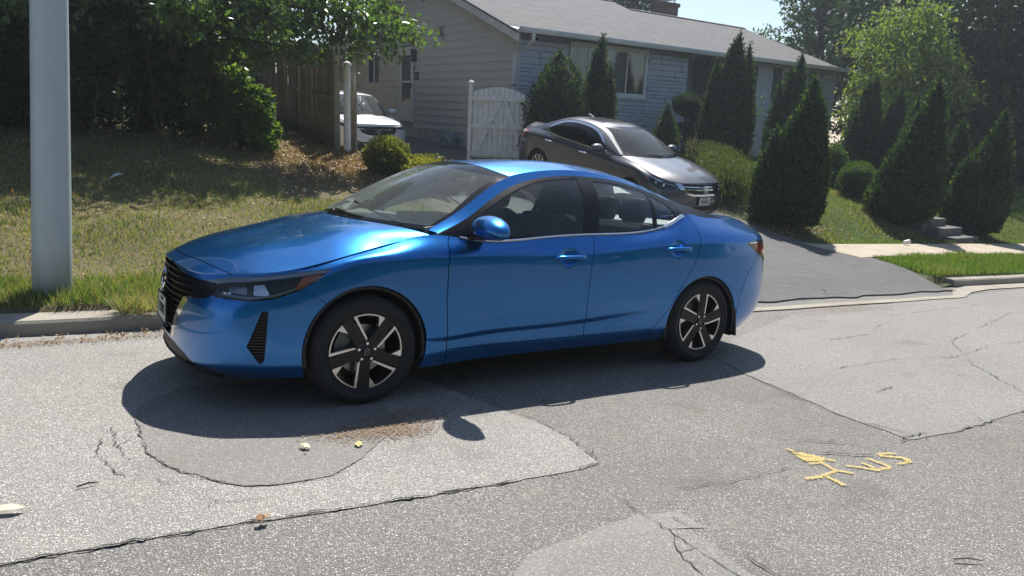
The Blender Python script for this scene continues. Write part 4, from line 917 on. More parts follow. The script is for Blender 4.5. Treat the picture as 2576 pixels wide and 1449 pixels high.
def white_suv(pos, heading):
    M = Matrix.Translation(pos) @ Matrix.Rotation(heading, 4, 'Z') @ Matrix.Rotation(R_(-3), 4, 'Y')
    root = empty('parked_car', label='white crossover parked behind the open wooden fence beside the house', cat='car', mat=M)
    W = .92; k = 1.20
    base = [
     [(-.82,0,.20),(-.90,0,.30),(-.92,0,.45),(-.91,0,.62),(-.90,0,.78),(-.86,0,.86)],
     [(-.81,-.26,.20),(-.89,-.27,.30),(-.905,-.28,.45),(-.90,-.28,.62),(-.885,-.27,.78),(-.845,-.26,.858)],
     [(-.77,-.49,.20),(-.85,-.51,.30),(-.865,-.52,.45),(-.86,-.515,.62),(-.84,-.50,.78),(-.79,-.48,.852)],
     [(-.68,-.66,.20),(-.77,-.70,.30),(-.78,-.71,.45),(-.77,-.705,.62),(-.74,-.68,.78),(-.68,-.63,.86)],
     [(-.56,-.77,.20),(-.63,-.81,.30),(-.635,-.82,.46),(-.62,-.815,.63),(-.60,-.79,.79),(-.55,-.73,.875)],
     [(-.44,-.83,.20),(-.48,-.86,.30),(-.485,-.87,.46),(-.475,-.868,.64),(-.45,-.85,.80),(-.42,-.76,.89)],
     [(-.3,-.86,.20),(-.3,-.89,.30),(-.3,-.90,.46),(-.3,-.90,.65),(-.3,-.88,.82),(-.28,-.78,.90)],
     [(0,-.88,.20),(0,-.905,.30),(0,-.915,.46),(0,-.915,.66),(0,-.895,.85),(0,-.79,.93)],
     [(.4,-.875,.20),(.4,-.90,.30),(.4,-.915,.46),(.4,-.92,.66),(.4,-.905,.86),(.4,-.79,.955)],
     [(1.2,-.87,.20),(1.2,-.895,.30),(1.2,-.91,.42),(1.2,-.92,.66),(1.2,-.91,.86),(1.2,-.85,.96)],
     [(2.3,-.875,.20),(2.3,-.90,.30),(2.3,-.915,.44),(2.3,-.922,.67),(2.3,-.91,.87),(2.3,-.845,.975)],
     [(2.75,-.88,.20),(2.75,-.905,.30),(2.75,-.915,.45),(2.75,-.92,.68),(2.75,-.90,.88),(2.75,-.82,.985)],
     [(3.1,-.86,.22),(3.1,-.885,.32),(3.1,-.895,.46),(3.1,-.895,.68),(3.1,-.875,.88),(3.1,-.79,.99)],
     [(3.35,-.78,.24),(3.40,-.82,.34),(3.42,-.83,.48),(3.42,-.83,.68),(3.38,-.80,.88),(3.33,-.72,.99)],
     [(3.50,-.58,.25),(3.56,-.62,.35),(3.58,-.63,.49),(3.58,-.63,.68),(3.52,-.60,.88),(3.45,-.55,.99)],
     [(3.56,-.30,.25),(3.62,-.31,.35),(3.64,-.32,.49),(3.63,-.32,.68),(3.58,-.31,.88),(3.50,-.28,.99)],
     [(3.58,0,.25),(3.64,0,.35),(3.66,0,.49),(3.65,0,.68),(3.60,0,.88),(3.51,0,.99)]]
    S = [[(x, y, z * k) for x, y, z in r] for r in base]
    sp = dict(paint=M_WHITEP, W=W, zs=k, T=[-1.3, -1.1, -.9, -.75, -.6, -.45, -.3, 0., .4, 1.2, 2.3, 2.75, 3.1, 3.4, 3.65, 3.85, 4.05], S=S)
    sp['arches'] = ((0, .36, .40), (2.66, .36, .40)); sp['R'] = .355; sp['rr'] = .23; sp['wheelstyle'] = 'five'
    sp['grille'] = [(.01, .985), (-.48, .975), (-.50, .90), (-.40, .78), (-.30, .74), (.01, .74)]; sp['grille_in'] = [(.3, 1.05), (-.47, .99), (-.48, .90), (-.39, .795), (-.29, .755), (.3, .755)]; sp['chromez'] = .80
    sp['bars'] = (.90,); sp['mouth'] = [(.01, .60), (-.62, .60), (-.70, .48), (-.60, .36), (.01, .36)]
    sp['lamp'] = [(-.30, 1.03), (-.50, 1.01), (-.70, .985), (-.84, .97), (-.86, .93), (-.78, .905), (-.60, .92), (-.42, .96)]
    sp['bezel'] = M_LAMPBLK; sp['bowls'] = ((-.70, .68, .945, .028), (-.60, .76, .955, .028)); sp['amber'] = [(-.42, .965), (-.40, 1.0), (-.34, 1.01), (-.36, .985)]; sp['lampline'] = ([-.86, -.78, -.5, -.3], [.945, .958, .99, 1.01])
    sp['tail'] = [(3.28, 1.14), (3.50, 1.15), (3.62, 1.10), (3.62, .95), (3.40, .98)]; sp['tailwhite'] = [(3.50, 1.0), (3.6, 1.0), (3.6, .96), (3.5, .97)]
    sp['doors'] = (-.34, .55, 1.50, 2.55)
    sp['H'] = [[(-.682,-.63,1.038),(-.79,-.48,1.03),(-.848,-.26,1.038),(-.865,0,1.040)], [(-.50,-.74,1.06),(-.60,-.5,1.085),(-.66,-.27,1.088),(-.68,0,1.09)], [(0,-.79,1.12),(-.06,-.55,1.14),(-.12,-.28,1.145),(-.14,0,1.146)], [(.42,-.79,1.148),(.30,-.60,1.165),(.14,-.32,1.17),(.08,0,1.17)]]
    sp['tg'] = [.42, .72, 1.0, 1.25, 1.75, 2.3, 2.8, 3.15, 3.45]; sp['wsx'] = 1.25; sp['rgx'] = 3.15; sp['cowlx'] = .10
    sp['G'] = [
     [(.41,-.79,1.146),(.42,-.785,1.155),(.44,-.77,1.17),(.40,-.74,1.165),(.15,-.36,1.175),(.09,0,1.176)],
     [(.72,-.83,1.15),(.76,-.79,1.26),(.80,-.70,1.38),(.75,-.66,1.39),(.52,-.35,1.41),(.46,0,1.412)],
     [(1.0,-.845,1.152),(1.04,-.78,1.36),(1.08,-.645,1.525),(1.02,-.60,1.535),(.84,-.33,1.56),(.79,0,1.562)],
     [(1.25,-.85,1.155),(1.28,-.77,1.41),(1.32,-.62,1.60),(1.25,-.58,1.612),(1.12,-.32,1.64),(1.08,0,1.642)],
     [(1.75,-.85,1.165),(1.75,-.765,1.43),(1.76,-.62,1.635),(1.75,-.57,1.655),(1.73,-.31,1.685),(1.72,0,1.688)],
     [(2.3,-.845,1.172),(2.3,-.76,1.43),(2.3,-.62,1.63),(2.3,-.57,1.65),(2.31,-.31,1.68),(2.31,0,1.683)],
     [(2.8,-.82,1.184),(2.8,-.745,1.42),(2.8,-.62,1.60),(2.8,-.57,1.62),(2.82,-.31,1.65),(2.82,0,1.653)],
     [(3.12,-.79,1.188),(3.12,-.73,1.38),(3.13,-.62,1.54),(3.13,-.58,1.555),(3.16,-.31,1.59),(3.17,0,1.593)],
     [(3.36,-.70,1.19),(3.37,-.68,1.24),(3.38,-.65,1.28),(3.40,-.60,1.26),(3.46,-.31,1.22),(3.48,0,1.21)]]
    sp['outline'] = [(.6, 1.17), (1.2, 1.56), (2.9, 1.56), (3.25, 1.22)]; sp['fg'] = [(.86, 1.185), (1.24, 1.535), (1.48, 1.575), (1.46, 1.19)]; sp['rg'] = [(1.56, 1.19), (1.58, 1.58), (2.8, 1.54), (3.1, 1.35), (3.0, 1.215)]; sp['div'] = 2.45
    sp['sideglass'] = M_TINT; sp['wsclear'] = (1.205, 1.61, ([1.15, 1.4, 1.55, 1.62], [.72, .65, .60, .57]))
    sp['Tn'] = [[(3.33,-.72,1.19),(3.34,-.6,1.2),(3.36,-.3,1.2),(3.36,0,1.2)], [(3.38,-.68,1.19),(3.40,-.5,1.2),(3.42,-.28,1.2),(3.42,0,1.2)], [(3.42,-.62,1.19),(3.44,-.46,1.195),(3.47,-.25,1.195),(3.47,0,1.195)], [(3.45,-.55,1.188),(3.48,-.4,1.19),(3.50,-.22,1.19),(3.51,0,1.19)]]
    sp['chromeend'] = 2.9; sp['mirx'] = .85; sp['mirz'] = 1.24; sp['seatx'] = 1.5; sp['seat'] = M_FAB; sp['rvx'] = .98; sp['rvz'] = 1.50
    car_shell(root, sp)
    e = MB(); e.tube([(0, .055 * math.cos(R_(a)), .05 * math.sin(R_(a))) for a in range(0, 361, 24)], .007, 6, False); e.box((0, -.02, 0), (.01, .012, .075)); e.box((0, .02, 0), (.01, .012, .075)); e.box((0, 0, 0), (.01, .04, .012)); eo = e.build('front_emblem', M_CHROME, root); eo.location = (-.925, 0, .86)
    plate(root, root, '5GK1278', Vector((-.935, 0, .66)))
    return root
# ================================================================ terrain
def _ip(x, xs, ys):
    if x <= xs[0]: return ys[0] + (x - xs[0]) * (ys[1] - ys[0]) / (xs[1] - xs[0])
    for i in range(len(xs) - 1):
        if x <= xs[i + 1]: return ys[i] + (x - xs[i]) / (xs[i + 1] - xs[i]) * (ys[i + 1] - ys[i])
    return ys[-1] + (x - xs[-1]) * (ys[-1] - ys[-2]) / (xs[-1] - xs[-2])
def sst(a, b, x):
    t = min(1, max(0, (x - a) / (b - a))); return t * t * (3 - 2 * t)
def yc(x): return 1.50 - .053 * x                     # line of the kerb
def zroad(x, y): return -(.0498 * x + .0668 * y)
def hgt(x, y):
    c = yc(x); s = y - c
    if s <= 0: return zroad(x, y)
    z0 = zroad(x, c)
    zd = _ip(s, [-.5, 0, 2, 4.7, 7.4, 10.4, 14, 30], [z0, z0 + .02, -.30, .0, .34, .60, .72, 1.1]) if s < 2 else _ip(s, [2, 4.7, 7.4, 10.4, 14, 30], [-.30, .0, .34, .60, .72, 1.1])
    k = 1 - sst(1, 9, s)
    if s >= 2: zd += -.045 * (x - 8) * k
    else: zd = (z0 + .02) * (1 - s / 2) + (s / 2) * (-.30 - .045 * (x - 8) * (1 - sst(1, 9, 2)))
    zd -= .14 * max(0, 8.4 - x) * sst(6, 11, s)
    zl = z0 + .14 + _ip(s, [0, 1.5, 4, 7.3, 12, 25, 60], [0, .10, .45, 1.0, 1.45, 2.2, 3.0])
    zr = z0 + .14 + _ip(s, [0, 1.5, 3, 4.2, 9, 14, 60], [0, .04, .08, .55, 1.35, 1.6, 1.8])
    xl = 3.2 + 1.0 * sst(0, 6, s); xr = 9.6 + .1 * s
    wl = 1 - sst(xl - .9, xl + .9, x); wr = sst(xr - .35, xr + .8, x)
    z = zd * (1 - wl) + zl * wl; return z * (1 - wr) + zr * wr
def onland(x, y, dz=0.): return Vector((x, y, hgt(x, y) + dz))
# ---- materials
def asphalt(name, light, dark, scale=120, sharp=.5, bumpd=.003, tint=(1, 1, 1), dirt=.25, stone=.5, warm=.5):
    g = NT(name); W_ = lambda c, k=1.: tuple(c[i] * tint[i] * k for i in range(3))
    def stones(sc, amount, off):
        v = g.co((1, 1, 1), (0, 0, off), (off, off * 2, 0)); col = g.vor(sc, out='Color', vec=v); sep = g.N.new('ShaderNodeSeparateColor'); g.L.new(col, sep.inputs[0]); d = g.vor(sc, out='Distance', vec=v)
        return g.math('MULTIPLY', g.rng(sep.outputs[0], 1 - amount, 1 - amount + .18), g.rng(d, .58, .34)), sep.outputs[1]
    a1, r1 = stones(scale, stone * .62, .3); a2, r2 = stones(scale * 1.75, stone, 1.1); a3, r3 = stones(scale * 3.1, stone, 2.3)
    fine = g.noise(scale * 4.5, 3, .65); big = g.noise(.55, 6, .62); mid = g.noise(4.5, 6, .65); tr = g.noise(1., 4, .55, g.co((.12, 1.3, 1))); spots = g.noise(2.1, 2, .4)
    c = g.mix(g.rng(fine, .3, .7), W_(dark), W_(dark, 1.9)); c = g.mix(a3, c, W_(light, .62)); c = g.mix(a2, c, g.mix(r2, W_(light, .62), W_(light, 1.0)))
    c = g.mix(a1, c, g.mix(r1, W_(light, .70), tuple(min(.85, v * 1.15) for v in W_(light))))
    c = g.mix(g.rng(big, .42, .70, 0, dirt), c, W_(dark, 1.1)); c = g.mix(g.rng(tr, .40, .65, 0, .16), c, W_(dark, 1.5)); c = g.mix(g.rng(mid, .50, .78, 0, .22), c, tuple(v * k for v, k in zip(W_(light, .72), (1.06, .98, .86))))
    c = g.mix(g.rng(spots, .66, .76, 0, .38), c, W_(dark, .9)); c = g.mix(g.rng(g.noise(1.3, 5, .7, dist=.4), .56, .74, 0, .30 * warm), c, (.23, .175, .12))
    h = g.math('ADD', g.math('ADD', g.math('MULTIPLY', a1, .8), g.math('MULTIPLY', a2, .45)), g.math('MULTIPLY', fine, .5))
    return g.out(c, g.rng(mid, .3, .7, .70, .90), g.bump(h, sharp, bumpd))
M_ROAD = asphalt('coarse_asphalt', (.72, .69, .645), (.125, .12, .113), 92, .9, .006, stone=.60)
M_ROAD2 = asphalt('darker_coarse_asphalt', (.58, .55, .51), (.078, .075, .071), 92, .9, .006, stone=.50, dirt=.45)
M_SMOOTH = asphalt('smooth_newer_asphalt', (.52, .50, .47), (.108, .105, .10), 115, .8, .004, stone=.55)
M_PATCH = asphalt('filled_asphalt_patch', (.48, .455, .42), (.11, .105, .10), 115, .8, .004, stone=.50, warm=1.3)
M_DRIVE = asphalt('driveway_asphalt', (.27, .265, .26), (.062, .061, .061), 120, .9, .006, stone=.50)
M_TAR = P('tar_crack_filler', (.05, .047, .044), .9)
def concrete(name, c, spots=.18):
    g = NT(name); n1 = g.noise(2.2, 6, .65); n2 = g.noise(38, 5, .7); n3 = g.vor(240, out='Distance')
    col = g.mix(g.rng(n1, .35, .7), tuple(v * .74 for v in c), c); col = g.mix(g.rng(n2, .5, .8, 0, .6), col, tuple(v * .62 for v in c)); col = g.mix(g.rng(n3, .1, .45, spots, 0), col, (.10, .09, .08))
    return g.out(col, .88, g.bump(n2, .5, .004))
M_KERB = concrete('weathered_kerb_concrete', (.38, .345, .285)); M_WALK = concrete('buff_sidewalk_concrete', (.50, .43, .33), .12); M_STEP = concrete('grey_step_concrete', (.17, .17, .165))
def soil(name, cols, sc=1.):
    g = NT(name); a = g.noise(1.3 * sc, 6, .65); b = g.noise(9 * sc, 6, .7); c_ = g.noise(70, 4, .7)
    c = g.mix(g.rng(a, .40, .62), cols[0], cols[1]); c = g.mix(g.rng(b, .45, .62), c, cols[2]); c = g.mix(g.rng(c_, .40, .72, 0, .7), c, tuple(v * .45 for v in cols[0]))
    return g.out(c, .95, g.bump(c_, .9, .02))
M_LAWNL = soil('dry_lawn_soil', ((.12, .105, .055), (.27, .215, .13), (.17, .14, .08)))
M_LAWNR = soil('green_lawn_soil', ((.055, .085, .022), (.085, .10, .035), (.10, .095, .05)))
M_MULCH = soil('pine_straw_mulch', ((.17, .085, .045), (.30, .18, .11), (.24, .13, .07)), 2.)
def leafmat(name, c, c2, trans=.45, rough=.5, gloss=.35):
    m = bpy.data.materials.new(name); m.use_nodes = True; nt = m.node_tree; nt.nodes.clear(); N = nt.nodes; L = nt.links
    o = N.new('ShaderNodeOutputMaterial'); oi = N.new('ShaderNodeNewGeometry'); mx = N.new('ShaderNodeMix'); mx.data_type = 'RGBA'
    mx.inputs[6].default_value = (*c, 1); mx.inputs[7].default_value = (*c2, 1); L.new(oi.outputs['Random Per Island'], mx.inputs[0])
    p = N.new('ShaderNodeBsdfPrincipled'); p.inputs['Roughness'].default_value = rough; p.inputs['Specular IOR Level'].default_value = gloss
    t = N.new('ShaderNodeBsdfTranslucent'); b = N.new('ShaderNodeMix'); b.data_type = 'RGBA'; b.blend_type = 'MULTIPLY'; b.inputs[0].default_value = 1.; b.inputs[7].default_value = (1.9, 2.0, .9, 1)
    L.new(mx.outputs[2], p.inputs['Base Color']); L.new(mx.outputs[2], b.inputs[6]); L.new(b.outputs[2], t.inputs[0])
    s = N.new('ShaderNodeMixShader'); s.inputs[0].default_value = trans; L.new(p.outputs[0], s.inputs[1]); L.new(t.outputs[0], s.inputs[2]); L.new(s.outputs[0], o.inputs[0]); return m
M_GR1 = leafmat('grass_green_blade', (.095, .17, .030), (.17, .23, .06), .4); M_GR2 = leafmat('grass_straw_blade', (.40, .34, .19), (.27, .24, .11), .3); M_GR3 = leafmat('grass_dark_blade', (.04, .085, .02), (.07, .12, .03), .35)
# ---- ground sheet beyond the kerb (grass and soil) and the road sheet
def sheet(name, xs, ys, zf, mat, kind='structure', **k):
    V = [(x, y(x) if callable(y) else y, 0) for x in xs for y in ys]; V = [(a, b, zf(a, b)) for a, b, _ in V]; ny = len(ys)
    F = [(i * ny + j, (i + 1) * ny + j, (i + 1) * ny + j + 1, i * ny + j + 1) for i in range(len(xs) - 1) for j in range(ny - 1)]
    me = np_mesh(name, V, F, (mat,) if not isinstance(mat, (list, tuple)) else mat, True); return link(name, me, None, kind=kind, **k)
def frange(a, b, n): return [a + (b - a) * i / (n - 1) for i in range(n)]
road = sheet('road', frange(-80, 110, 20), frange(-60, 1.9, 12), lambda x, y: zroad(x, y), M_ROAD2)
def svals(): return [0.0, .17, .23, .25, .3, .6, 1., 1.5, 2, 2.4, 2.6, 2.8, 3.0, 3.2, 3.4, 3.7, 4, 4.3, 4.7, 5.2, 5.7, 6.2, 6.8, 7.4, 8, 8.7, 9.4, 10.2, 11, 12, 13.5, 15, 18, 22, 28, 36, 50, 80, 140]
XS = frange(-90, -10, 12)[:-1] + frange(-10, 26, 110) + frange(26, 120, 14)[1:]
V = []; F = []; SV = svals(); ny = len(SV)
for x in XS:
    for s in SV:
        y = yc(x) + s + .02; V.append((x, y, hgt(x, y) - (.09 if s < (.24 if x < 6 else .18) else .004)))
F = [(i * ny + j, (i + 1) * ny + j, (i + 1) * ny + j + 1, i * ny + j + 1) for i in range(len(XS) - 1) for j in range(ny - 1)]
mi = [0 if XS[i] < 7 else 1 for i in range(len(XS) - 1) for j in range(ny - 1)]
ground = link('ground', np_mesh('ground', V, F, (M_LAWNL, M_LAWNR), True, mi=mi), None, kind='structure')
# ---- driveway (slightly proud sheet with its own broken front edge)
def strip_sheet(name, rows, mat, dz, zf=hgt, thick=0.04, parent=None, kind='structure'):
    """rows: list of (list of (x,y)) all same length"""
    n = len(rows[0]); V = [(x, y, zf(x, y) + dz) for r in rows for x, y in r]; m = len(rows)
    F = [(i * n + j, i * n + j + 1, (i + 1) * n + j + 1, (i + 1) * n + j) for i in range(m - 1) for j in range(n - 1)]
    b = len(V); V += [(x, y, zf(x, y) + dz - thick) for x, y in rows[0]]; F += [(j, b + j, b + j + 1, j + 1) for j in range(n - 1)]
    me = np_mesh(name, V, F, (mat,), True)
    try: me.set_sharp_from_angle(angle=R_(40))
    except Exception: pass
    return link(name, me, parent, kind=kind) if kind else link(name, me, parent)
rr = random.Random(3); rows = []
jit = [rr.uniform(-.05, .05) for _ in range(90)]; jit = [(jit[i - 1] + jit[i] * 1.5 + jit[(i + 1) % 90]) / 2.5 for i in range(90)]
for si, s in enumerate([-.30, -.1, .2, .6, 1., 1.4, 1.9, 2.4, 2.9, 3.5, 4.1, 4.7, 5.3, 6, 6.7, 7.4, 8.2, 9, 9.8, 10.4, 11.4, 12.6, 14, 17, 21]):
    xl = 3.35 + 1.15 * sst(0, 6, s) - .3 * sst(1.2, -.4, s); 
    xr = 9.75 if s < .2 else _ip(s, [.2, .55, 1.45, 2.4, 3.2, 5, 9.6, 10.2], [9.80, 10.0, 10.30, 10.15, 9.95, 9.9, 9.0, 8.55]) if s < 10.2 else 8.55
    xr = min(xr, 10.4); row = []
    for k in range(60):
        x = xl + (xr - xl) * k / 59; y = yc(x) + s
        if si == 0: y += jit[k] + .02 * math.sin(x * 5)
        row.append((x + rr.uniform(-.01, .01), y))
    rows.append(row)
driveway = strip_sheet('driveway', rows, M_DRIVE, .022, lambda x, y: max(hgt(x, y), zroad(x, y)))
# pale scuffed cracks on the driveway apron
def ribbon(pts, w, zf, dz, rnd, taper=True):
    V = []; F = []; n = len(pts)
    for i, (x, y) in enumerate(pts):
        a = pts[max(i - 1, 0)]; b = pts[min(i + 1, n - 1)]; t = Vector((b[0] - a[0], b[1] - a[1])).normalized(); nn = Vector((-t.y, t.x))
        ww = w * .45 * rnd.uniform(.25, 1.) * (min(1, i / 2, (n - 1 - i) / 2) if taper else 1) + .0006
        for sg in (-1, 1): q = (x + nn.x * ww * sg, y + nn.y * ww * sg); V.append((q[0], q[1], zf(*q) + dz))
    F = [(2 * i, 2 * i + 1, 2 * i + 3, 2 * i + 2) for i in range(n - 1)]; return V, F
def wiggle(pts, step, amp, rnd):
    out = []
    for (a, b) in zip(pts[:-1], pts[1:]):
        L = math.hypot(b[0] - a[0], b[1] - a[1]); n = max(1, int(L / step))
        for k in range(n): t = k / n; out.append((a[0] + (b[0] - a[0]) * t + rnd.uniform(-amp, amp), a[1] + (b[1] - a[1]) * t + rnd.uniform(-amp, amp)))
    out.append(pts[-1]); return out
rc = random.Random(11)
def crack(name, paths, w, zf, dz, mat, parent=None, step=.03, amp=.010, kind='stuff', gap=.30):
    mb = MB()
    for p in paths:
        q = wiggle(p, step, amp, rc); i = 0
        while i < len(q) - 2:
            n = rc.randint(3, 11); seg = q[i:i + n + 1]; i += n
            if len(seg) > 2 and rc.random() > gap: Vv, Ff = ribbon(seg, w * rc.uniform(.5, 1.35), zf, dz, rc); mb.add(Vv, Ff)
            if rc.random() < .22 and len(seg) > 3:   # short side branches
                a_ = seg[len(seg) // 2]; d_ = rc.uniform(0, 6.28); L_ = rc.uniform(.04, .16); Vv, Ff = ribbon(wiggle([a_, (a_[0] + L_ * math.cos(d_), a_[1] + L_ * .6 * math.sin(d_))], step * .7, amp * .6, rc), w * .5, zf, dz, rc); mb.add(Vv, Ff)
    return mb.build(name, mat, parent, **({'kind': kind} if kind else {}))
M_SCUFF = P('pale_scuffed_crack', (.34, .33, .31), .9)
# ---- road patches: each a sheet 4 mm above the one below
def poly_sheet(name, pts, mat, dz, jitn=.012, sub=.06):
    r = random.Random(len(pts)); q = []
    for i, a in enumerate(pts):
        b = pts[(i + 1) % len(pts)]; L = math.hypot(b[0] - a[0], b[1] - a[1]); n = max(1, int(L / sub))
        for k in range(n): t = k / n; q.append((a[0] + (b[0] - a[0]) * t + r.uniform(-jitn, jitn), a[1] + (b[1] - a[1]) * t + r.uniform(-jitn, jitn)))
    bm = bmesh.new(); vs = [bm.verts.new((x, y, zroad(x, y) + dz)) for x, y in q]; f = bm.faces.new(vs)
    bmesh.ops.triangulate(bm, faces=[f]); 
    me = bpy.data.meshes.new(name); bm.to_mesh(me); bm.free(); me.materials.append(mat)
    for p in me.polygons:
        if p.normal.z < 0: me.flip_normals(); break
    return link(name, me, None, kind='structure')
seam = [(-30, -2.25), (-8, -2.12), (-1.64, -1.97), (-1.22, -2.0), (-.9, -2.03), (-.5, -2.08), (-.05, -2.13), (.52, -2.17), (.71, -2.15)]
lightA = seam + [(.77, -1.82), (.77, -1.51), (.70, -1.29), (.55, -.6), (.3, .4), (.2, 1.44), (-30, 3.05)]
poly_sheet('light_gravel_asphalt', lightA, M_ROAD, .004)
poly_sheet('road_patch', [(-1.12, -.39), (-1.16, -.65), (-1.17, -.9), (-1.16, -1.14), (-1.1, -1.37), (-.98, -1.56), (-.85, -1.7), (-.68, -1.75), (-.5, -1.75), (-.34, -1.65), (-.17, -1.48), (.04, -1.26), (.12, -.84), (.0, -.42), (-.32, -.22), (-.87, -.14)], M_PATCH, .008)
poly_sheet('road_patch', [(2.78, -1.32), (2.69, -1.76), (2.58, -2.18), (2.55, -2.65), (3.02, -2.7), (3.87, -2.68), (14., -2.6), (40, -2.4), (40, -1.4), (11.86, .50), (5.45, .26), (3.75, -.37), (2.97, -.84)], M_SMOOTH, .004)
poly_sheet('road_patch', [(-.22, -3.3), (-.1, -2.86), (-.02, -2.76), (.18, -2.78), (.48, -2.78), (.59, -2.87), (.57, -3.06), (.53, -3.4)], M_SMOOTH, .006)
M_PALE = asphalt('pale_worn_asphalt', (.50, .47, .43), (.13, .125, .12), 110, .8, .005, stone=.7)
poly_sheet('worn_strip', [(-.6, -3.1), (-.1, -2.72), (.18, -2.68), (.50, -2.65), (.68, -2.71), (.66, -2.86), (.52, -2.80), (.18, -2.80), (-.07, -2.83), (-.25, -3.1)], M_PALE, .003, .007)
crack('road_crack', [seam[1:], [(.71, -2.15), (.77, -1.82), (.77, -1.51), (.70, -1.29)]], .015, zroad, .0105, M_TAR, gap=.10)
crack('road_crack', [[(.55, -2.2), (.52, -2.52), (.52, -2.72), (.51, -2.86), (.5, -3.03), (.49, -3.4)], [(.67, -2.52), (.61, -2.76), (.63, -2.96), (.63, -3.4)], [(.67, -2.52), (.95, -2.57), (1.29, -2.61), (1.58, -2.61)], [(.52, -2.85), (.42, -2.95), (.36, -3.2)]], .0065, zroad, .0095, M_TAR)
crack('road_crack', [[(2.55, -2.65), (3.02, -2.7), (3.87, -2.68), (6, -2.7), (14, -2.6)], [(2.66, -2.61), (2.56, -2.31), (2.61, -1.91), (2.78, -1.32)], [(1.9, -2.37), (2.28, -2.61), (2.77, -2.63)], [(1.7, -2.45), (2.1, -2.7), (2.55, -2.65)]], .010, zroad, .0105, M_TAR)
crack('road_crack', [[(8.5, -.6), (5.75, -1.26), (4.92, -1.86), (4.37, -2.47)], [(3.6, -1.47), (4.43, -1.47), (5.06, -1.64), (6.1, -1.5), (8, -1.7)], [(4.2, -.8), (5.2, -.75), (6.6, -.2), (9.5, -.1), (12, -.5)], [(5.2, -2.3), (6.2, -2.1), (7.5, -2.35)], [(3.3, -2.0), (4.0, -1.9), (4.9, -2.1)]], .007, zroad, .0105, M_TAR)
crack('road_crack', [[(-1.27, -.7), (-1.28, -.97), (-1.24, -1.2), (-1.16, -1.48), (-1.06, -1.68), (-.97, -1.81), (-.8, -1.86)], [(-1.34, -.85), (-1.36, -1.1), (-1.28, -1.4)], [(-1.2, -1.3), (-1.15, -1.45), (-1.08, -1.58)], [(-1.1, -.4), (-1.16, -.65), (-1.17, -.9), (-1.16, -1.14), (-1.1, -1.37), (-.98, -1.56), (-.85, -1.7), (-.68, -1.757), (-.5, -1.757), (-.34, -1.655)]], .0065, zroad, .0105, M_TAR, step=.02, amp=.012)
zdr = lambda x, y: max(hgt(x, y), zroad(x, y))
crack('driveway_scuff', [[(7.4, 1.9), (7.9, 1.65), (8.3, 1.3)], [(8.2, 2.1), (8.5, 1.7), (8.9, 1.4)], [(6.3, 1.6), (6.9, 1.35)], [(7.8, 2.0), (8.1, 1.9), (8.6, 1.75)], [(6.0, 3.4), (7.2, 3.1), (8.4, 3.0)]], .022, zdr, .027, M_SCUFF, step=.05, amp=.02)
crack('driveway_crack', [[(6.2, 2.6), (7.3, 1.2), (7.0, .9)], [(5.5, 1.2), (7.4, 1.0), (9.2, 1.3)], [(4.6, 3.6), (5.6, 2.4), (6.0, .9)]], .007, zdr, .0265, M_TAR, step=.05, amp=.02)
# worn aggregate and grit gathered along the gutter and by the front wheel
def grit(name, spots, n, mat, zf, size=(.004, .012), seed=5):
    r = np.random.default_rng(seed); mb_V = []; mb_F = []
    for (x, y, rx, ry, k) in spots:
        for _ in range(int(n * k)):
            a, b = r.normal(0, .5, 2); px, py = x + a * rx, y + b * ry; s = r.uniform(*size); z = zf(px, py) + .012; t = r.uniform(0, 6.3)
            b0 = len(mb_V)
            for q in range(4): mb_V.append((px + s * math.cos(t + q * 1.57) * r.uniform(.6, 1), py + s * math.sin(t + q * 1.57) * r.uniform(.6, 1), z + r.uniform(0, .004)))
            mb_V.append((px, py, z + s * .7)); mb_F += [(b0 + q, b0 + (q + 1) % 4, b0 + 4) for q in range(4)]
    return link(name, np_mesh(name, mb_V, mb_F, (mat,), False), None, kind='stuff')
M_GRIT = P('tan_grit', (.30, .23, .16), .95, var=(60, .4))
grit('loose_grit', [(.05, -1.25, .35, .20, 1.), (4.6, .45, .9, .12, 1.), (6.5, .42, 1.2, .08, .6), (-1.2, 1.25, 1.0, .12, 1.2), (-3.2, 1.45, 1.5, .12, .6)], 900, M_GRIT, zroad, (.002, .006))
M_DIRT = P('brown_soil_dust', (.20, .135, .085), .95, var=(30, .3))
def dirtfilm(name, spots, n, mat, seed):
    r = np.random.default_rng(seed); V = []; F = []
    for (x, y, rx, ry, k) in spots:
        for _ in range(int(n * k)):
            a, b = r.normal(0, .5, 2); px, py = x + a * rx, y + b * ry; s_ = r.uniform(.002, .008); t = r.uniform(0, 6.3); b0 = len(V); m = r.integers(4, 7); z_ = zroad(px, py) + .0135 + r.uniform(0, .0012)
            for q in range(m): V.append((px + s_ * math.cos(t + q * 6.283 / m) * r.uniform(.5, 1.2), py + s_ * .8 * math.sin(t + q * 6.283 / m) * r.uniform(.5, 1.2), z_))
            F.append(tuple(range(b0, b0 + m)))
    return link(name, np_mesh(name, V, F, (mat,), False), None, kind='stuff')
dirtfilm('road_dirt', [(-.16, -1.30, .30, .13, .42), (.02, -1.38, .20, .12, .22), (.15, -1.15, .30, .14, .25), (6.2, .2, 1.2, .14, .6), (-1.6, 1.3, 1.2, .10, .8)], 2600, M_DIRT, 3)
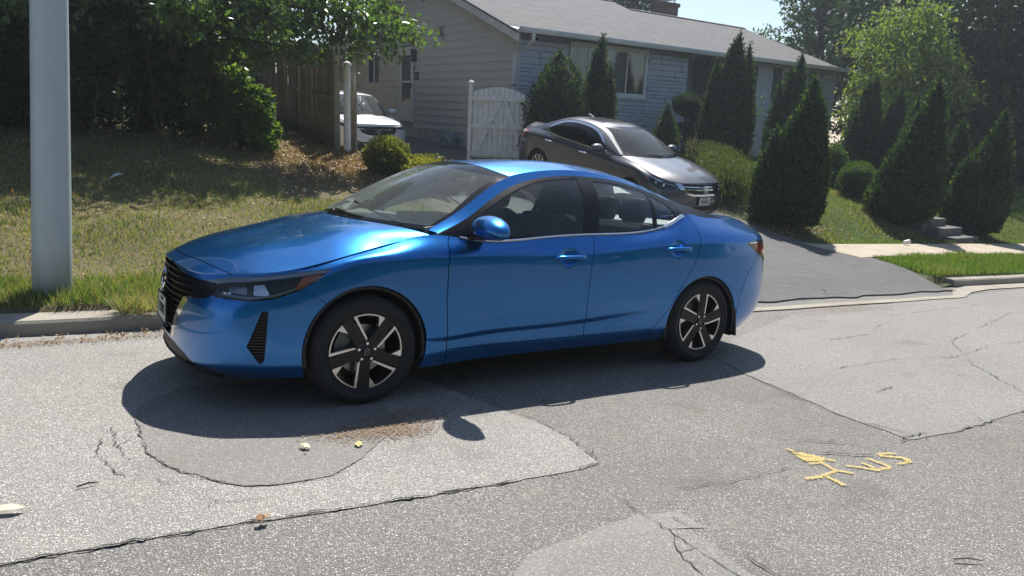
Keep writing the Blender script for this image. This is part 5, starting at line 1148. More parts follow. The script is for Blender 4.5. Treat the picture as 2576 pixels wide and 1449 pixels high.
# ---- kerbs, gutter strip, sidewalk, steps
def kerb(label, x0, x1, seg=2.4, wall=.15, hh=.112, group=None):
    root = empty('kerb', (x0, yc(x0), zroad(x0, yc(x0))), label=label, cat='kerb', group=group)
    x = x0
    while x < x1 - .05:
        xe = min(x + seg, x1); mb = MB(); 
        prof = [(0, -.10), (.012, .02), (.022, hh - .02), (.040, hh), (wall, hh + .004), (wall, -.10)]
        V = []; n = 6
        for i in range(n):
            xx = x + .004 + (xe - x - .008) * i / (n - 1)
            for (dy, dz) in prof: yy = yc(xx) + dy; V.append((xx - root.location.x, yy - root.location.y, zroad(xx, yc(xx)) + dz - root.location.z + rr.uniform(-.002, .002)))
        m = len(prof); Fq = [(i * m + j, (i + 1) * m + j, (i + 1) * m + j + 1, i * m + j + 1) for i in range(n - 1) for j in range(m - 1)] + [tuple(range(m)), tuple((n - 1) * m + j for j in range(m))[::-1]]
        mb.add(V, Fq); mb.build('kerb_stone', M_KERB, root); x = xe
    return root
kerb('worn concrete kerb along the grass by the grey pole', -26, 2.6, wall=.25)
kerb('pale concrete kerb edging the grass strip right of the driveway', 10.25, 46, wall=.18)
gs_ = MB()
gx = frange(4.2, 46, 60); V = []
for x in gx:
    w0 = sst(9.3, 10.2, x)
    for dy in (-.74 + .42 * w0, -.58 + .584 * w0): y = yc(x) + dy + .012 * math.sin(x * 3.1) * (1 - w0); V.append((x, y, zroad(x, y) + .014))
gs_.add(V, [(2 * i, 2 * i + 2, 2 * i + 3, 2 * i + 1) for i in range(len(gx) - 1)]); gs_.build('gutter', M_KERB, None, kind='structure')
wk = empty('sidewalk', (12, yc(12) + 1.9, hgt(12, yc(12) + 1.9))); wk['kind'] = 'structure'
x = 9.9
while x < 40:
    xe = x + 1.22; V = []; n = 5
    for i in range(n):
        xx = x + .006 + (xe - x - .012) * i / (n - 1)
        for s in (1.45, 1.95, 2.5): V.append((xx + (.16 * (2.5 - s) if x < 10.0 and i == 0 else 0) - 12, yc(xx) + s - wk.location.y, hgt(xx, yc(xx) + s) * (1 if xx > 10.6 else 1) + .028 - wk.location.z))
    base = len(V); V += [(a, b, c - .06) for a, b, c in V[:]]
    Fq = [(i * 3 + j, (i + 1) * 3 + j, (i + 1) * 3 + j + 1, i * 3 + j + 1) for i in range(n - 1) for j in range(2)]
    Fq += [(i * 3, base + i * 3, base + (i + 1) * 3, (i + 1) * 3) for i in range(n - 1)] + [(i * 3 + 2, (i + 1) * 3 + 2, base + (i + 1) * 3 + 2, base + i * 3 + 2) for i in range(n - 1)]
    Fq += [(0, 1, base + 1, base), (1, 2, base + 2, base + 1), (12, base + 12, base + 13, 13), (13, base + 13, base + 14, 14)]
    MB().add(V, Fq).build('sidewalk_slab', M_WALK, wk); x = xe
st = empty('garden_steps', (15.0, yc(15) + 2.6, hgt(15, yc(15) + 2.6) + .0), label='three grey concrete steps rising from the sidewalk between two conifers', cat='steps')
for k in range(3):
    mb = MB(); mb.box((.42 - .15 * k, .22 + .30 * k, .05 + .11 * k), (.86, .34, .12 + .11 * k), Matrix.Rotation(R_(-3), 3, 'Z'), .012); mb.build('step', M_STEP, st)
# ================================================================ house
HO = Vector((8.6215, 11.1748, 0)); E1 = Vector((math.cos(R_(4)), math.sin(R_(4)), 0)); E2 = Vector((math.cos(R_(91)), math.sin(R_(91)), 0)); EZ = Vector((0, 0, 1))
def HP(u, v, z): return E1 * u + E2 * v + EZ * z
def hbox(mb, u0, u1, v0, v1, z0, z1):
    V = [HP(u, v, z) for u in (u0, u1) for v in (v0, v1) for z in (z0, z1)]
    return mb.add(V, [(0, 1, 3, 2), (4, 6, 7, 5), (0, 4, 5, 1), (2, 3, 7, 6), (0, 2, 6, 4), (1, 5, 7, 3)])
def siding_mat(name, c):
    g = NT(name); n = g.noise(3, 5, .6, g.co((1, 1, 6))); f = g.noise(60, 3, .5, g.co((.3, .3, 3))); d = g.noise(1.1, 5, .6)
    col = g.mix(g.rng(n, .3, .75, 0, .25), c, tuple(v * .82 for v in c)); col = g.mix(g.rng(d, .5, .75, 0, .25), col, tuple(v * .78 for v in (c[0], c[1] * .98, c[2] * .92)))
    return g.out(col, .72, g.bump(f, .25, .002))
M_SIDE_G = siding_mat('warm_grey_siding', (.56, .56, .545)); M_SIDE_F = siding_mat('sky_tinted_siding', (.50, .54, .60))  # front siding has the blue of sky-lit shade mixed into its grey
M_STONE = siding_mat('sky_tinted_stone', (.49, .525, .60)); M_MORTAR = P('painted_mortar', (.26, .29, .35), .9, bump=(30, .5, .004))  # stone grey carries the same blue sky tint in its colour
M_WHITE = P('white_painted_trim', (.66, .67, .66), .55, var=(4, .10)); M_FOUND = P('painted_foundation', (.46, .47, .46), .8, var=(2.5, .15), bump=(40, .3, .003))
M_SHUT = P('dark_blue_shutter', (.045, .055, .08), .6); M_WGLASS = P('window_glass_dark', (.035, .045, .055), .06, spec=.9, coat=.5)
M_CURT = P('grey_curtain', (.33, .36, .38), .9); M_IRON = P('black_wrought_iron', (.012, .013, .014), .5); M_SCREEN = P('insect_screen', (.085, .095, .11), .7)
def shingle_mat():
    g = NT('asphalt_shingles'); 
    br = g.N.new('ShaderNodeTexBrick'); br.inputs['Scale'].default_value = 1.; br.inputs['Brick Width'].default_value = .30; br.inputs['Row Height'].default_value = .14; br.inputs['Mortar Size'].default_value = .006
    br.inputs['Color1'].default_value = (.080, .081, .088, 1); br.inputs['Color2'].default_value = (.135, .134, .14, 1); br.inputs['Mortar'].default_value = (.07, .07, .072, 1); br.inputs['Bias'].default_value = -.1
    g.L.new(g.tc.outputs['UV'], br.inputs['Vector']); n = g.noise(1.3, 5, .6); f = g.noise(140, 3, .6)
    c = g.mix(g.rng(n, .4, .7, 0, .3), br.outputs[0], (.105, .104, .108)); c = g.mix(g.rng(f, .4, .7, 0, .4), c, (.22, .22, .225))
    return g.out(c, .9, g.bump(br.outputs['Fac'], .6, -.008, g.bump(f, .5, .004)))
M_SHING = shingle_mat()
house = empty('house', HO, label='single storey grey house with stone veneer front and shingled gable roof', cat='house')
ZB, ZS, ZE = .55, 1.10, 3.62          # grade, bottom of siding, eave
WU, RV1, RZ1, RV2 = 14.05, 5.6, 5.62, 4.6; RZ2 = ZE + (RZ1 - ZE) / RV1 * RV2
# --- core walls (dark behind the cladding) and foundation
mb = MB(); hbox(mb, .03, 6.2, .03, 11.2, ZB - .6, ZE); hbox(mb, 6.2, 7.95, 1.35, 9.2, ZB - .6, ZE); hbox(mb, 7.95, WU - .03, .03, 9.2, ZB - .6, ZE); mb.build('wall', M_MORTAR, house)
mb = MB(); hbox(mb, -.02, .03, -.0, 11.25, ZB - .6, ZS + .0); hbox(mb, -.0, 6.19, -.02, .03, ZB - 1.2, .82); hbox(mb, 7.96, WU, -.02, .03, ZB - 1.2, 1.0); mb.build('foundation', M_FOUND, house)
mb = MB(); mb.prism([HP(.02, 0, ZE), HP(.02, RV1, RZ1), HP(.02, 11.2, ZE)], (0, 0, 0), tuple(HP(.02, 0, 0))); mb.build('gable_wall', M_MORTAR, house)
# --- lap siding: every board is a part
def sub_iv(a, b, cuts):
    iv = [(a, b)]
    for c0, c1 in cuts: iv = [q for p in iv for q in (((p[0], min(p[1], c0)), (max(p[0], c1), p[1])) if c0 < p[1] and c1 > p[0] else (p,)) if q[1] - q[0] > .03]
    return iv
rs = random.Random(21); LAP = .205
openG = [(5.68, 6.74, 1.2, 3.50), (8.18, 9.33, 2.33, 3.56), (10.84, 12.75, 2.32, 3.47)]; openF = [(8.02, 9.12, 2.45, 3.50), (10.80, 12.3, 2.45, 3.52)]
z = ZS; nb = 0
while z < RZ1 - .05:
    zt = min(z + LAP, RZ1)
    va = lambda zz: max(0, (zz - ZE) / ((RZ1 - ZE) / RV1)); vb = lambda zz: 18.0 if zz < 3.62 else 11.2 - (zz - ZE) / ((RZ1 - ZE) / (11.2 - RV1))
    cuts = [(a, b) for a, b, c, d in openG if c < (z + zt) / 2 < d]
    a0, b0 = va(z), vb(z); a1, b1 = va(zt), vb(zt)
    for (p, q) in sub_iv(a0, b0, cuts):
        pt = max(p, a1) if p == a0 else p; qt = min(q, b1) if q == b0 else q
        if qt <= pt: qt = pt + .01
        # break long boards at irregular butt joints
        o = [HP(-.034, p, z), HP(-.034, q, z), HP(-.008, qt, zt + .002), HP(-.008, pt, zt + .002)]; i = [HP(.0, p, z), HP(.0, q, z), HP(.0, qt, zt + .004), HP(.0, pt, zt + .004)]
        m = MB(); m.add(o + i, [(3, 2, 1, 0), (0, 1, 5, 4), (1, 2, 6, 5), (3, 0, 4, 7)]); m.build('siding_board', M_SIDE_G, house)
    z += LAP
z = .98
while z < ZE - .02:
    zt = min(z + .19, ZE)
    for (p, q) in sub_iv(7.98, WU + .01, [(a, b) for a, b, c, d in openF if c < (z + zt) / 2 < d]):
        m = MB(); m.add([HP(p, -.030, z), HP(q, -.030, z), HP(q, -.012, zt + .004), HP(p, -.012, zt + .004), HP(p, 0, z), HP(q, 0, z), HP(q, 0, zt + .004), HP(p, 0, zt + .004)], [(0, 1, 2, 3), (1, 0, 4, 5), (2, 1, 5, 6), (0, 3, 7, 4)]); m.build('siding_board', M_SIDE_F, house)
    z += .19
# --- stone veneer: every stone is a part
z = .78; row = 0; ns = 0
while z < 3.44:
    hh = rs.choice((.085, .11, .11, .14, .16)); hh = min(hh, 3.46 - z); u = -.0 + rs.uniform(0, .2); first = True; u = .0
    while u < 6.17:
        w = rs.uniform(.28, .85); ue = min(u + w, 6.19)
        if 6.19 - ue < .12: ue = 6.19
        for (p, q) in sub_iv(u, ue, [(1.62, 4.52)] if 2.24 < z + hh / 2 < 3.56 else []):
            g_ = .0042; a, b, c, d = p + g_, q - g_, z + g_, z + hh - g_; pr = rs.uniform(.020, .048)
            if b - a < .04: continue
            j = [rs.uniform(-.004, .004) for _ in range(8)]; bv = .012
            V = [HP(a, 0, c), HP(b, 0, c), HP(b, 0, d), HP(a, 0, d), HP(a, -pr * .6, c + j[0]), HP(b, -pr * .6, c + j[1]), HP(b, -pr * .6, d + j[2]), HP(a, -pr * .6, d + j[3]),
                 HP(a + bv, -pr, c + bv), HP(b - bv, -pr - j[4], c + bv), HP(b - bv, -pr + j[5], d - bv), HP(a + bv, -pr, d - bv)]
            m = MB(); m.add(V, [(8, 9, 10, 11), (4, 5, 9, 8), (5, 6, 10, 9), (6, 7, 11, 10), (7, 4, 8, 11), (0, 1, 5, 4), (1, 2, 6, 5), (2, 3, 7, 6), (3, 0, 4, 7)]); m.build('stone', M_STONE, house); ns += 1
        u = ue
    z += hh; row += 1
# --- roof planes with uv for the shingles
def roofpart(name, quad, mat, th=.05, parent=house):
    a, b, c, d = [HP(*p) for p in quad]; n = (b - a).cross(d - a).normalized(); V = [a, b, c, d] + [p - n * th for p in (a, b, c, d)]
    F = [(0, 1, 2, 3), (7, 6, 5, 4), (0, 4, 5, 1), (1, 5, 6, 2), (2, 6, 7, 3), (3, 7, 4, 0)]; me = np_mesh(name, V, F, (mat,), False)
    uv = me.uv_layers.new(name='UVMap'); ex = (b - a).normalized(); ey = n.cross(ex)
    for p in me.polygons:
        for li in p.loop_indices: co = me.vertices[me.loops[li].vertex_index].co - a; uv.data[li].uv = (co.dot(ex), co.dot(ey))
    return link(name, me, parent)
OV = .30; sl1 = (RZ1 - ZE) / RV1; sl2 = (RZ2 - ZE) / RV2; ze = ZE + .10
roofpart('roof', [(-OV, -.42, ze - .42 * sl1), (7.9, -.42, ze - .42 * sl1), (7.9, RV1, RZ1 + .1), (-OV, RV1, RZ1 + .1)], M_SHING)
roofpart('roof', [(7.9, -.42, ze - .42 * sl1), (WU + .30, -.42, ze - .42 * sl2), (WU + .30, RV2, RZ2 + .1), (7.9, RV2, RZ2 + .1)], M_SHING)
roofpart('roof', [(7.9, RV1, RZ1 + .098), (7.9, 11.6, ze - .1), (-OV, 11.6, ze - .1), (-OV, RV1, RZ1 + .098)][::-1][::-1], M_SHING)
roofpart('roof', [(WU + .3, RV2, RZ2 + .098), (WU + .3, 9.6, ze), (7.9, 9.6, ze), (7.9, RV2, RZ2 + .098)], M_SHING)
mb = MB(); mb.prism([HP(7.88, RV2 + .1, RZ2 + .02), HP(7.88, RV1, RZ1 + .04), HP(7.88, 10.2, ze + .3)], (0, 0, 0), tuple(-HP(.05, 0, 0))); mb.build('roof_step_wall', M_WHITE, house)
for (u0, u1, v, zz) in ((-OV, 7.9, RV1, RZ1 + .13), (7.9, WU + .3, RV2, RZ2 + .13)):
    mb = MB(); mb.prism([HP(u0, v - .14, zz - .045), HP(u0, v, zz), HP(u0, v + .14, zz - .045), HP(u0, v, zz - .05)], (0, 0, 0), tuple(HP(u1 - u0, 0, 0))); mb.build('ridge_cap', M_SHING, house)
# fascia, soffit, rake boards, gutter
mb = MB(); hbox(mb, -OV + .03, WU + .28, -.41, .0, ZE - .03, ZE - .012); mb.build('soffit', M_WHITE, house)
mb = MB(); hbox(mb, -OV, WU + .3, -.45, -.415, ZE - .06, ZE + .02 + .0); mb.build('fascia_board', M_WHITE, house)
mb = MB(); hp = [(-.46, .055), (-.575, .055), (-.585, .035), (-.565, -.03), (-.545, -.065), (-.46, -.065)]
for (u0, u1) in ((-OV, 7.1), (7.104, WU + .3)):
    V = [HP(u0, v, ZE - .005 + z_) for v, z_ in hp] + [HP(u1, v, ZE - .005 + z_) for v, z_ in hp]; n = len(hp); m = MB(); m.add(V, [tuple(range(n)), tuple(range(2 * n - 1, n - 1, -1))] + [(i, n + i, n + (i + 1) % n, (i + 1) % n) for i in range(n)]); m.build('rain_gutter', M_WHITE, house)
def slab(name, pts, n1, mat): m = MB(); m.prism([HP(*p) for p in pts], (0, 0, 0), tuple(HP(*n1))); return m.build(name, mat, house)
slab('rake_board', [(-OV, -.42, ze - .42 * sl1 - .045), (-OV, RV1, RZ1 + .055), (-OV, RV1, RZ1 - .13), (-OV, -.42, ze - .42 * sl1 - .23)], (.03, 0, 0), M_WHITE)
slab('rake_board', [(-OV, RV1, RZ1 + .055), (-OV, 11.6, ze - .145), (-OV, 11.6, ze - .33), (-OV, RV1, RZ1 - .13)], (.03, 0, 0), M_WHITE)
slab('rake_soffit', [(-OV + .03, -.3, ze - .3 * sl1 - .07), (-OV + .03, RV1, RZ1 + .03), (-OV + .03, RV1, RZ1 + .015), (-OV + .03, -.3, ze - .3 * sl1 - .085)], (.27, 0, 0), M_WHITE)
slab('eave_return', [(-OV, -.45, ZE - .075), (-OV, .02, ZE - .075), (-OV, .02, ZE + .10), (-OV, -.45, ZE - .02)], (.29, 0, 0), M_WHITE)
mb = MB(); hbox(mb, -.045, .05, -.048, .045, .7, ZE - .03); mb.build('corner_board', M_SIDE_G, house)
# downspout with two elbows
def dspout(name, path, w=.075, d=.055):
    m = MB(); P_ = [HP(*p) for p in path]; V = []; n = len(P_)
    for i, p in enumerate(P_):
        for (a, b) in ((-w / 2, -d / 2), (w / 2, -d / 2), (w / 2, d / 2), (-w / 2, d / 2)): V.append(p + E1 * a + E2 * b)
    m.add(V, [(i * 4 + k, i * 4 + (k + 1) % 4, (i + 1) * 4 + (k + 1) % 4, (i + 1) * 4 + k) for i in range(n - 1) for k in range(4)]); return m.build(name, M_WHITE, house)
dspout('downspout', [(.10, -.50, ZE - .06), (.10, -.50, ZE - .22), (.05, -.36, ZE - .36), (-.13, -.10, ZE - .48), (-.13, -.06, ZE - .62), (-.13, -.06, 2.0), (-.13, -.06, .75)])
mb = MB(); hbox(mb, -.18, -.08, -.10, .0, 2.34, 2.36); mb.build('downspout_band', M_IRON, house)
# --- windows
def hwindow(face, a0, a1, z0, z1, mull, glassm, frame=.06, curtain=False, label=None, proud=.05):
    """face 'F' front (u axis) or 'G' gable (v axis)"""
    def pt(a, o, z): return HP(a, -o, z) if face == 'F' else HP(-o, a, z)
    def bx_(m, b0, b1, o0, o1, c0, c1):
        V = [pt(a, o, z) for a in (b0, b1) for o in (o0, o1) for z in (c0, c1)]; fl = face == 'F'
        m.add(V, [(0, 1, 3, 2), (4, 6, 7, 5), (0, 4, 5, 1), (2, 3, 7, 6), (0, 2, 6, 4), (1, 5, 7, 3)])
    w = MB(); f = frame
    for q in ((a0 - f, a1 + f, z1, z1 + f * 1.3), (a0 - f, a1 + f, z0 - f, z0), (a0 - f, a0, z0, z1), (a1, a1 + f, z0, z1)): bx_(w, q[0], q[1], -.01, proud, q[2], q[3])
    win = w.build('window', M_WHITE, house)
    s = MB(); bx_(s, a0 - f - .03, a1 + f + .03, -.01, proud + .03, z0 - f - .035, z0 - f); s.build('sill', M_WHITE, win)
    cells = [a0] + mull + [a1]
    for k in range(len(cells) - 1):
        b0, b1 = cells[k], cells[k + 1]; sb = MB(); t = .028; oo = .020 + .012 * (k % 2)
        for q in ((b0, b1, z1 - t, z1), (b0, b1, z0, z0 + t), (b0, b0 + t, z0 + t, z1 - t), (b1 - t, b1, z0 + t, z1 - t)): bx_(sb, q[0], q[1], 0, oo, q[2], q[3])
        sb.build('sash', M_WHITE, win); g = MB(); bx_(g, b0 + t, b1 - t, .002, oo - .012, z0 + t, z1 - t); g.build('pane', glassm[k % len(glassm)], win)
    return win
M_PANE_C = None
def curtain_glass(name, base, folds):
    g = NT(name); w = g.N.new('ShaderNodeTexWave'); w.inputs['Scale'].default_value = folds; w.inputs['Distortion'].default_value = 1.5; w.inputs['Detail'].default_value = 2; g.L.new(g.co(), w.inputs['Vector'])
    c = g.mix(w.outputs['Fac'], tuple(v * .75 for v in base), base); return g.out(c, .07, None, Specular_IOR_Level=.9, Coat_Weight=.5)
PG1 = curtain_glass('pane_with_pale_curtain', (.12, .135, .14), .6); PG2 = curtain_glass('screened_pane_with_curtain', (.035, .042, .052), 1.0)
hwindow('F', 1.72, 4.42, 2.32, 3.44, [2.30, 3.72], [PG2, PG1, PG2], .075)
hwindow('F', 8.10, 9.05, 2.52, 3.42, [8.58], [PG2, PG1], .05); hwindow('F', 10.88, 12.2, 2.52, 3.42, [11.54], [PG1, PG2], .055)
hwindow('G', 8.27, 9.24, 2.42, 3.45, [8.76], [M_SCREEN, PG2], .055); hwindow('G', 10.93, 12.66, 2.41, 3.37, [11.8], [PG2, M_SCREEN], .055)
for (u0, u1) in ((9.13, 9.47), (10.34, 10.76), (12.32, 12.72)):
    s = MB(); hbox(s, u0, u1, -.062, -.035, 2.48, 3.47); sh = s.build('shutter', M_SHUT, house)
    for k in range(20):
        zz = 2.53 + k * .045; l = MB(); l.prism([HP(u0 + .04, -.072, zz), HP(u1 - .04, -.072, zz), HP(u1 - .04, -.063, zz + .034), HP(u0 + .04, -.063, zz + .034)], (0, 0, 0), tuple(HP(0, .004, 0))); l.build('louvre', M_SHUT, sh)
# --- porch recess with door and iron column
M_DOOR = P('slate_grey_door', (.10, .12, .15), .55)
mb = MB(); hbox(mb, 6.2, 7.95, .0, 1.34, ZB - .8, 1.33); mb.build('porch_floor', M_STEP, house)
mb = MB(); hbox(mb, 6.35, 7.22, 1.27, 1.345, 1.34, 3.38); dr = mb.build('front_door', M_DOOR, house)
mb = MB(); hbox(mb, 6.45, 7.12, 1.255, 1.268, 2.3, 3.25); mb.build('door_pane', M_SCREEN, dr)
mb = MB(); hbox(mb, 6.2, 7.95, .03, 1.36, ZE - .045, ZE - .002); mb.build('porch_ceiling', M_WHITE, house)
mb = MB(); hbox(mb, 7.26, 7.94, 1.32, 1.345, 1.34, 3.58); mb.build('porch_wall', M_SIDE_F, house)
ic = MB(); base = HP(6.62, -.02, 0)
for (u, v) in ((6.64, -.03), (6.86, -.03), (7.06, -.03), (7.06, .18)): hbox(ic, u - .013, u + .013, v - .013, v + .013, 1.32, ZE - .03)
ico = ic.build('iron_porch_column', M_IRON, house)
for (ua, ub) in ((6.64, 6.86), (6.86, 7.06)):
    sc_ = MB(); um = (ua + ub) / 2; rw = (ub - ua) / 2 - .02; z0 = 1.40
    while z0 < 3.5:
        for sg in (-1, 1):
            sc_.tube([HP(um + sg * rw * math.sin(t) * (1 - .35 * t / 3.1), -.03, z0 + .12 + sg * 0 + .095 * math.cos(t)) for t in [i * .42 for i in range(9)]], .008, 5)
        hbox(sc_, ua, ub, -.038, -.022, z0 + .235, z0 + .25); z0 += .26
    sc_.build('iron_scrollwork', M_IRON, ico, kind='stuff')
# --- gable side door, sconce, plaque, floodlight, vent
mb = MB()
for q in ((5.66, 5.74, 1.25, 3.50), (6.68, 6.76, 1.25, 3.50), (5.74, 6.68, 3.42, 3.50)): hbox(mb, -.055, .01, q[0], q[1], q[2], q[3])
sd = mb.build('side_door', M_WHITE, house)
mb = MB(); hbox(mb, -.03, .0, 5.75, 6.67, 1.27, 3.41); mb.build('storm_door', M_WHITE, sd)
mb = MB(); hbox(mb, -.036, -.031, 5.90, 6.52, 2.50, 3.26); mb.build('door_pane', M_SCREEN, sd); mb = MB(); hbox(mb, -.036, -.031, 5.90, 6.52, 1.85, 2.44); mb.build('door_pane', PG1, sd)
mb = MB(); hbox(mb, -.075, -.03, 5.80, 5.83, 2.28, 2.42); mb.build('door_handle', M_IRON, sd)
mb = MB(); mb.prism([HP(0, 5.48, 3.22), HP(0, 5.66, 3.22), HP(0, 5.62, 3.42), HP(0, 5.52, 3.42)], tuple(HP(-.16, 0, 0)), tuple(HP(-.02, 0, 0))); mb.prism([HP(0, 5.49, 3.05), HP(0, 5.65, 3.05), HP(0, 5.65, 3.21), HP(0, 5.49, 3.21)], tuple(HP(-.15, 0, 0)), tuple(HP(-.03, 0, 0))); tag(mb.build('wall_lantern', M_IRON, None), 'black wall lantern beside the white side door of the house', 'lantern').location = HO
pq = MB(); pq.box((0, 0, 0), (.03, .26, .24), None, .012); pq = pq.build('house_number_plaque', M_IRON, None); pq.location = HO + HP(-.045, 5.46, 2.63); pq.rotation_euler = (0, 0, R_(1)); tag(pq, 'small dark house number plaque beside the side door', 'plaque')
text_mesh('plaque_number', '237', .11, M_WHITE, Matrix(((0, 0, -1, -.017), (-1, 0, 0, 0), (0, 1, 0, 0), (0, 0, 0, 1))), pq)
mb = MB(); hbox(mb, -.05, -.03, 5.60, 5.66, 2.78, 2.90); tag(mb.build('doorbell', M_IRON, None), 'small black doorbell above the house number plaque', 'doorbell').location = HO
mb = MB(); mb.prism([HP(-.06, 3.82, 3.70), HP(-.06, 4.12, 3.70), HP(-.16, 4.12, 3.90), HP(-.16, 3.82, 3.90)], (0, 0, 0), (.012, 0, .01)); sp_ = mb.build('solar_panel', M_WGLASS, None); sp_.location = HO; tag(sp_, 'small tilted solar panel above the floodlight on the gable wall', 'solar panel')
mb = MB(); mb.tube([HP(-.03, 3.9, 3.60), HP(-.14, 3.9, 3.60)], .055, 10); fl_ = mb.build('floodlight', M_WHITE, None); fl_.location = HO; tag(fl_, 'white motion floodlight mounted high on the gable wall', 'floodlight')
for a in (3.80, 4.0): m = MB(); m.lathe([(.02, 0), (.055, -.02), (.065, -.12), (.055, -.13), (0, -.12)], 'X', 14, (0, 0, 0)); o = m.build('lamp_head', M_WHITE, fl_); o.location = HP(-.12, a, 3.56 if a < 3.9 else 3.66)
mb = MB(); hbox(mb, -.05, -.02, 4.85, 5.25, 4.66, 4.98); vt = mb.build('gable_vent', M_WHITE, house)
for k in range(6): m = MB(); m.prism([HP(-.075, 4.9, 4.69 + k * .045), HP(-.075, 5.2, 4.69 + k * .045), HP(-.052, 5.2, 4.72 + k * .045), HP(-.052, 4.9, 4.72 + k * .045)], (0, 0, 0), (0, 0, .006)); m.build('vent_louvre', M_MORTAR, vt)
mb = MB(); mb.tube([HP(13.29, -.03, 3.40), HP(13.29, -.12, 3.40)], .05, 10); o = mb.build('floodlight', M_WHITE, None); o.location = HO; tag(o, 'white floodlight near the right end of the house front', 'floodlight')
for du in (-.09, .09): m = MB(); m.lathe([(.02, 0), (.05, .02), (.06, .11), (0, .10)], 'Y', 12, (0, 0, 0)); q_ = m.build('lamp_head', M_WHITE, o); q_.location = HP(13.29 + du, -.20, 3.38)
mb = MB(); mb.tube([HP(.45, -.10, 3.50), HP(.45, -.17, 3.46)], .032, 8); o = mb.build('security_camera', M_IRON, None); o.location = HO; tag(o, 'little black security camera under the eave by the downspout', 'camera')
# --- wing eave behind the gable (lower roof edge), its downspout
mb = MB(); hbox(mb, -.42, -.36, 8.25, 18.2, 3.62, 3.80); hbox(mb, -.36, .0, 8.25, 18.2, 3.62, 3.64); mb.build('wing_fascia', M_WHITE, house)
roofpart('wing_roof', [(-.45, 18.3, 3.83), (-.45, 8.2, 3.83), (4.0, 8.2, 4.9), (4.0, 18.3, 4.9)], M_SHING)
mb = MB(); hbox(mb, .03, 5, 11.1, 18.1, 0, 3.62); mb.build('wing_wall', M_MORTAR, house)
dspout('downspout', [(-.40, 10.39, 3.66), (-.08, 10.39, 3.52), (-.08, 10.39, .8)], .07, .08)
# --- chimney
mb = MB(); hbox(mb, 11.3, 12.1, 6.2, 6.95, 4.2, 6.02); hbox(mb, 11.25, 12.15, 6.15, 7.0, 6.02, 6.16)
def brick_mat():
    g = NT('dark_red_brick'); b = g.N.new('ShaderNodeTexBrick'); b.inputs['Scale'].default_value = 1; b.inputs['Brick Width'].default_value = .21; b.inputs['Row Height'].default_value = .075; b.inputs['Mortar Size'].default_value = .009
    b.inputs['Color1'].default_value = (.13, .06, .05, 1); b.inputs['Color2'].default_value = (.09, .045, .04, 1); b.inputs['Mortar'].default_value = (.22, .20, .19, 1); g.L.new(g.co((1, 1, 1), (R_(90), 0, 0)), b.inputs['Vector']); return g.out(b.outputs[0], .9, g.bump(b.outputs['Fac'], .5, -.01))
ch = mb.build('chimney', brick_mat(), house)
mb = MB(); mb.prism([HP(11.35, 6.25, 6.30), HP(12.05, 6.25, 6.30), HP(12.05, 6.9, 6.30), HP(11.35, 6.9, 6.30)], (0, 0, 0), (0, 0, .03)); hbox(mb, 11.4, 11.44, 6.3, 6.34, 6.16, 6.30); hbox(mb, 11.96, 12.0, 6.3, 6.34, 6.16, 6.30); mb.build('chimney_cap', M_WHITE, ch)
# grey plastic tarp bundle by the wall
bm = bmesh.new(); bmesh.ops.create_icosphere(bm, subdivisions=3, radius=1)
for v in bm.verts:
    x, y, z_ = v.co; k = 1 + .12 * math.sin(9 * x + 5 * z_) + .08 * math.sin(14 * y); v.co = Vector((x * .22 * k, y * .34 * k, max(z_, -.4) * .30 * k))
me = bpy.data.meshes.new('covered_bundle'); bm.to_mesh(me); bm.free(); me.materials.append(P('blue_grey_tarp', (.16, .22, .27), .45, bump=(9, .6, .02))); o = link('covered_bundle', me); o.location = HO + HP(-.35, 2.75, .80); tag(o, 'blue grey tarp covered bundle leaning by the gable wall', 'tarp')
# ================================================================ vegetation
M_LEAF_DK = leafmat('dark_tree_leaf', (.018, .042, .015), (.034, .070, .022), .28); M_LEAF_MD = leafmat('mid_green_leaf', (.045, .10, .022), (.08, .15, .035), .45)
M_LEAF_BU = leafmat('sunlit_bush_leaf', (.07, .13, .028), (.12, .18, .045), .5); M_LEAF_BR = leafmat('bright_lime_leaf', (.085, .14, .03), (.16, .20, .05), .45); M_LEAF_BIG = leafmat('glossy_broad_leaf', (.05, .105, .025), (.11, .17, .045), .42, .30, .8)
M_LEAF_FAR = leafmat('far_tree_leaf', (.035, .070, .030), (.06, .11, .045), .4)
M_ARB = leafmat('conifer_spray', (.020, .046, .020), (.036, .070, .026), .32, .7); M_ARB_T = leafmat('conifer_tip', (.055, .10, .028), (.09, .15, .04), .5, .7)
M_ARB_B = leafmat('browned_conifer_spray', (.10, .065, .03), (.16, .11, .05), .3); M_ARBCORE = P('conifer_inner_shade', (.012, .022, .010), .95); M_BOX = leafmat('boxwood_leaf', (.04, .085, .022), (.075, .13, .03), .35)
M_BOXO = leafmat('olive_boxwood_leaf', (.12, .135, .035), (.19, .20, .06), .4); M_BOXY = leafmat('yellow_boxwood_leaf', (.14, .15, .03), (.22, .20, .05), .4); M_BARK = P('grey_brown_bark', (.060, .048, .038), .9, var=(8, .3), bump=(30, .8, .01)); M_STEM = P('dry_brown_stem', (.13, .095, .06), .9)
M_HEDGE = leafmat('pale_hedge_leaf', (.052, .082, .027), (.10, .125, .045), .33); M_LITTER = leafmat('fallen_brown_leaf', (.25, .155, .09), (.38, .26, .165), .2)
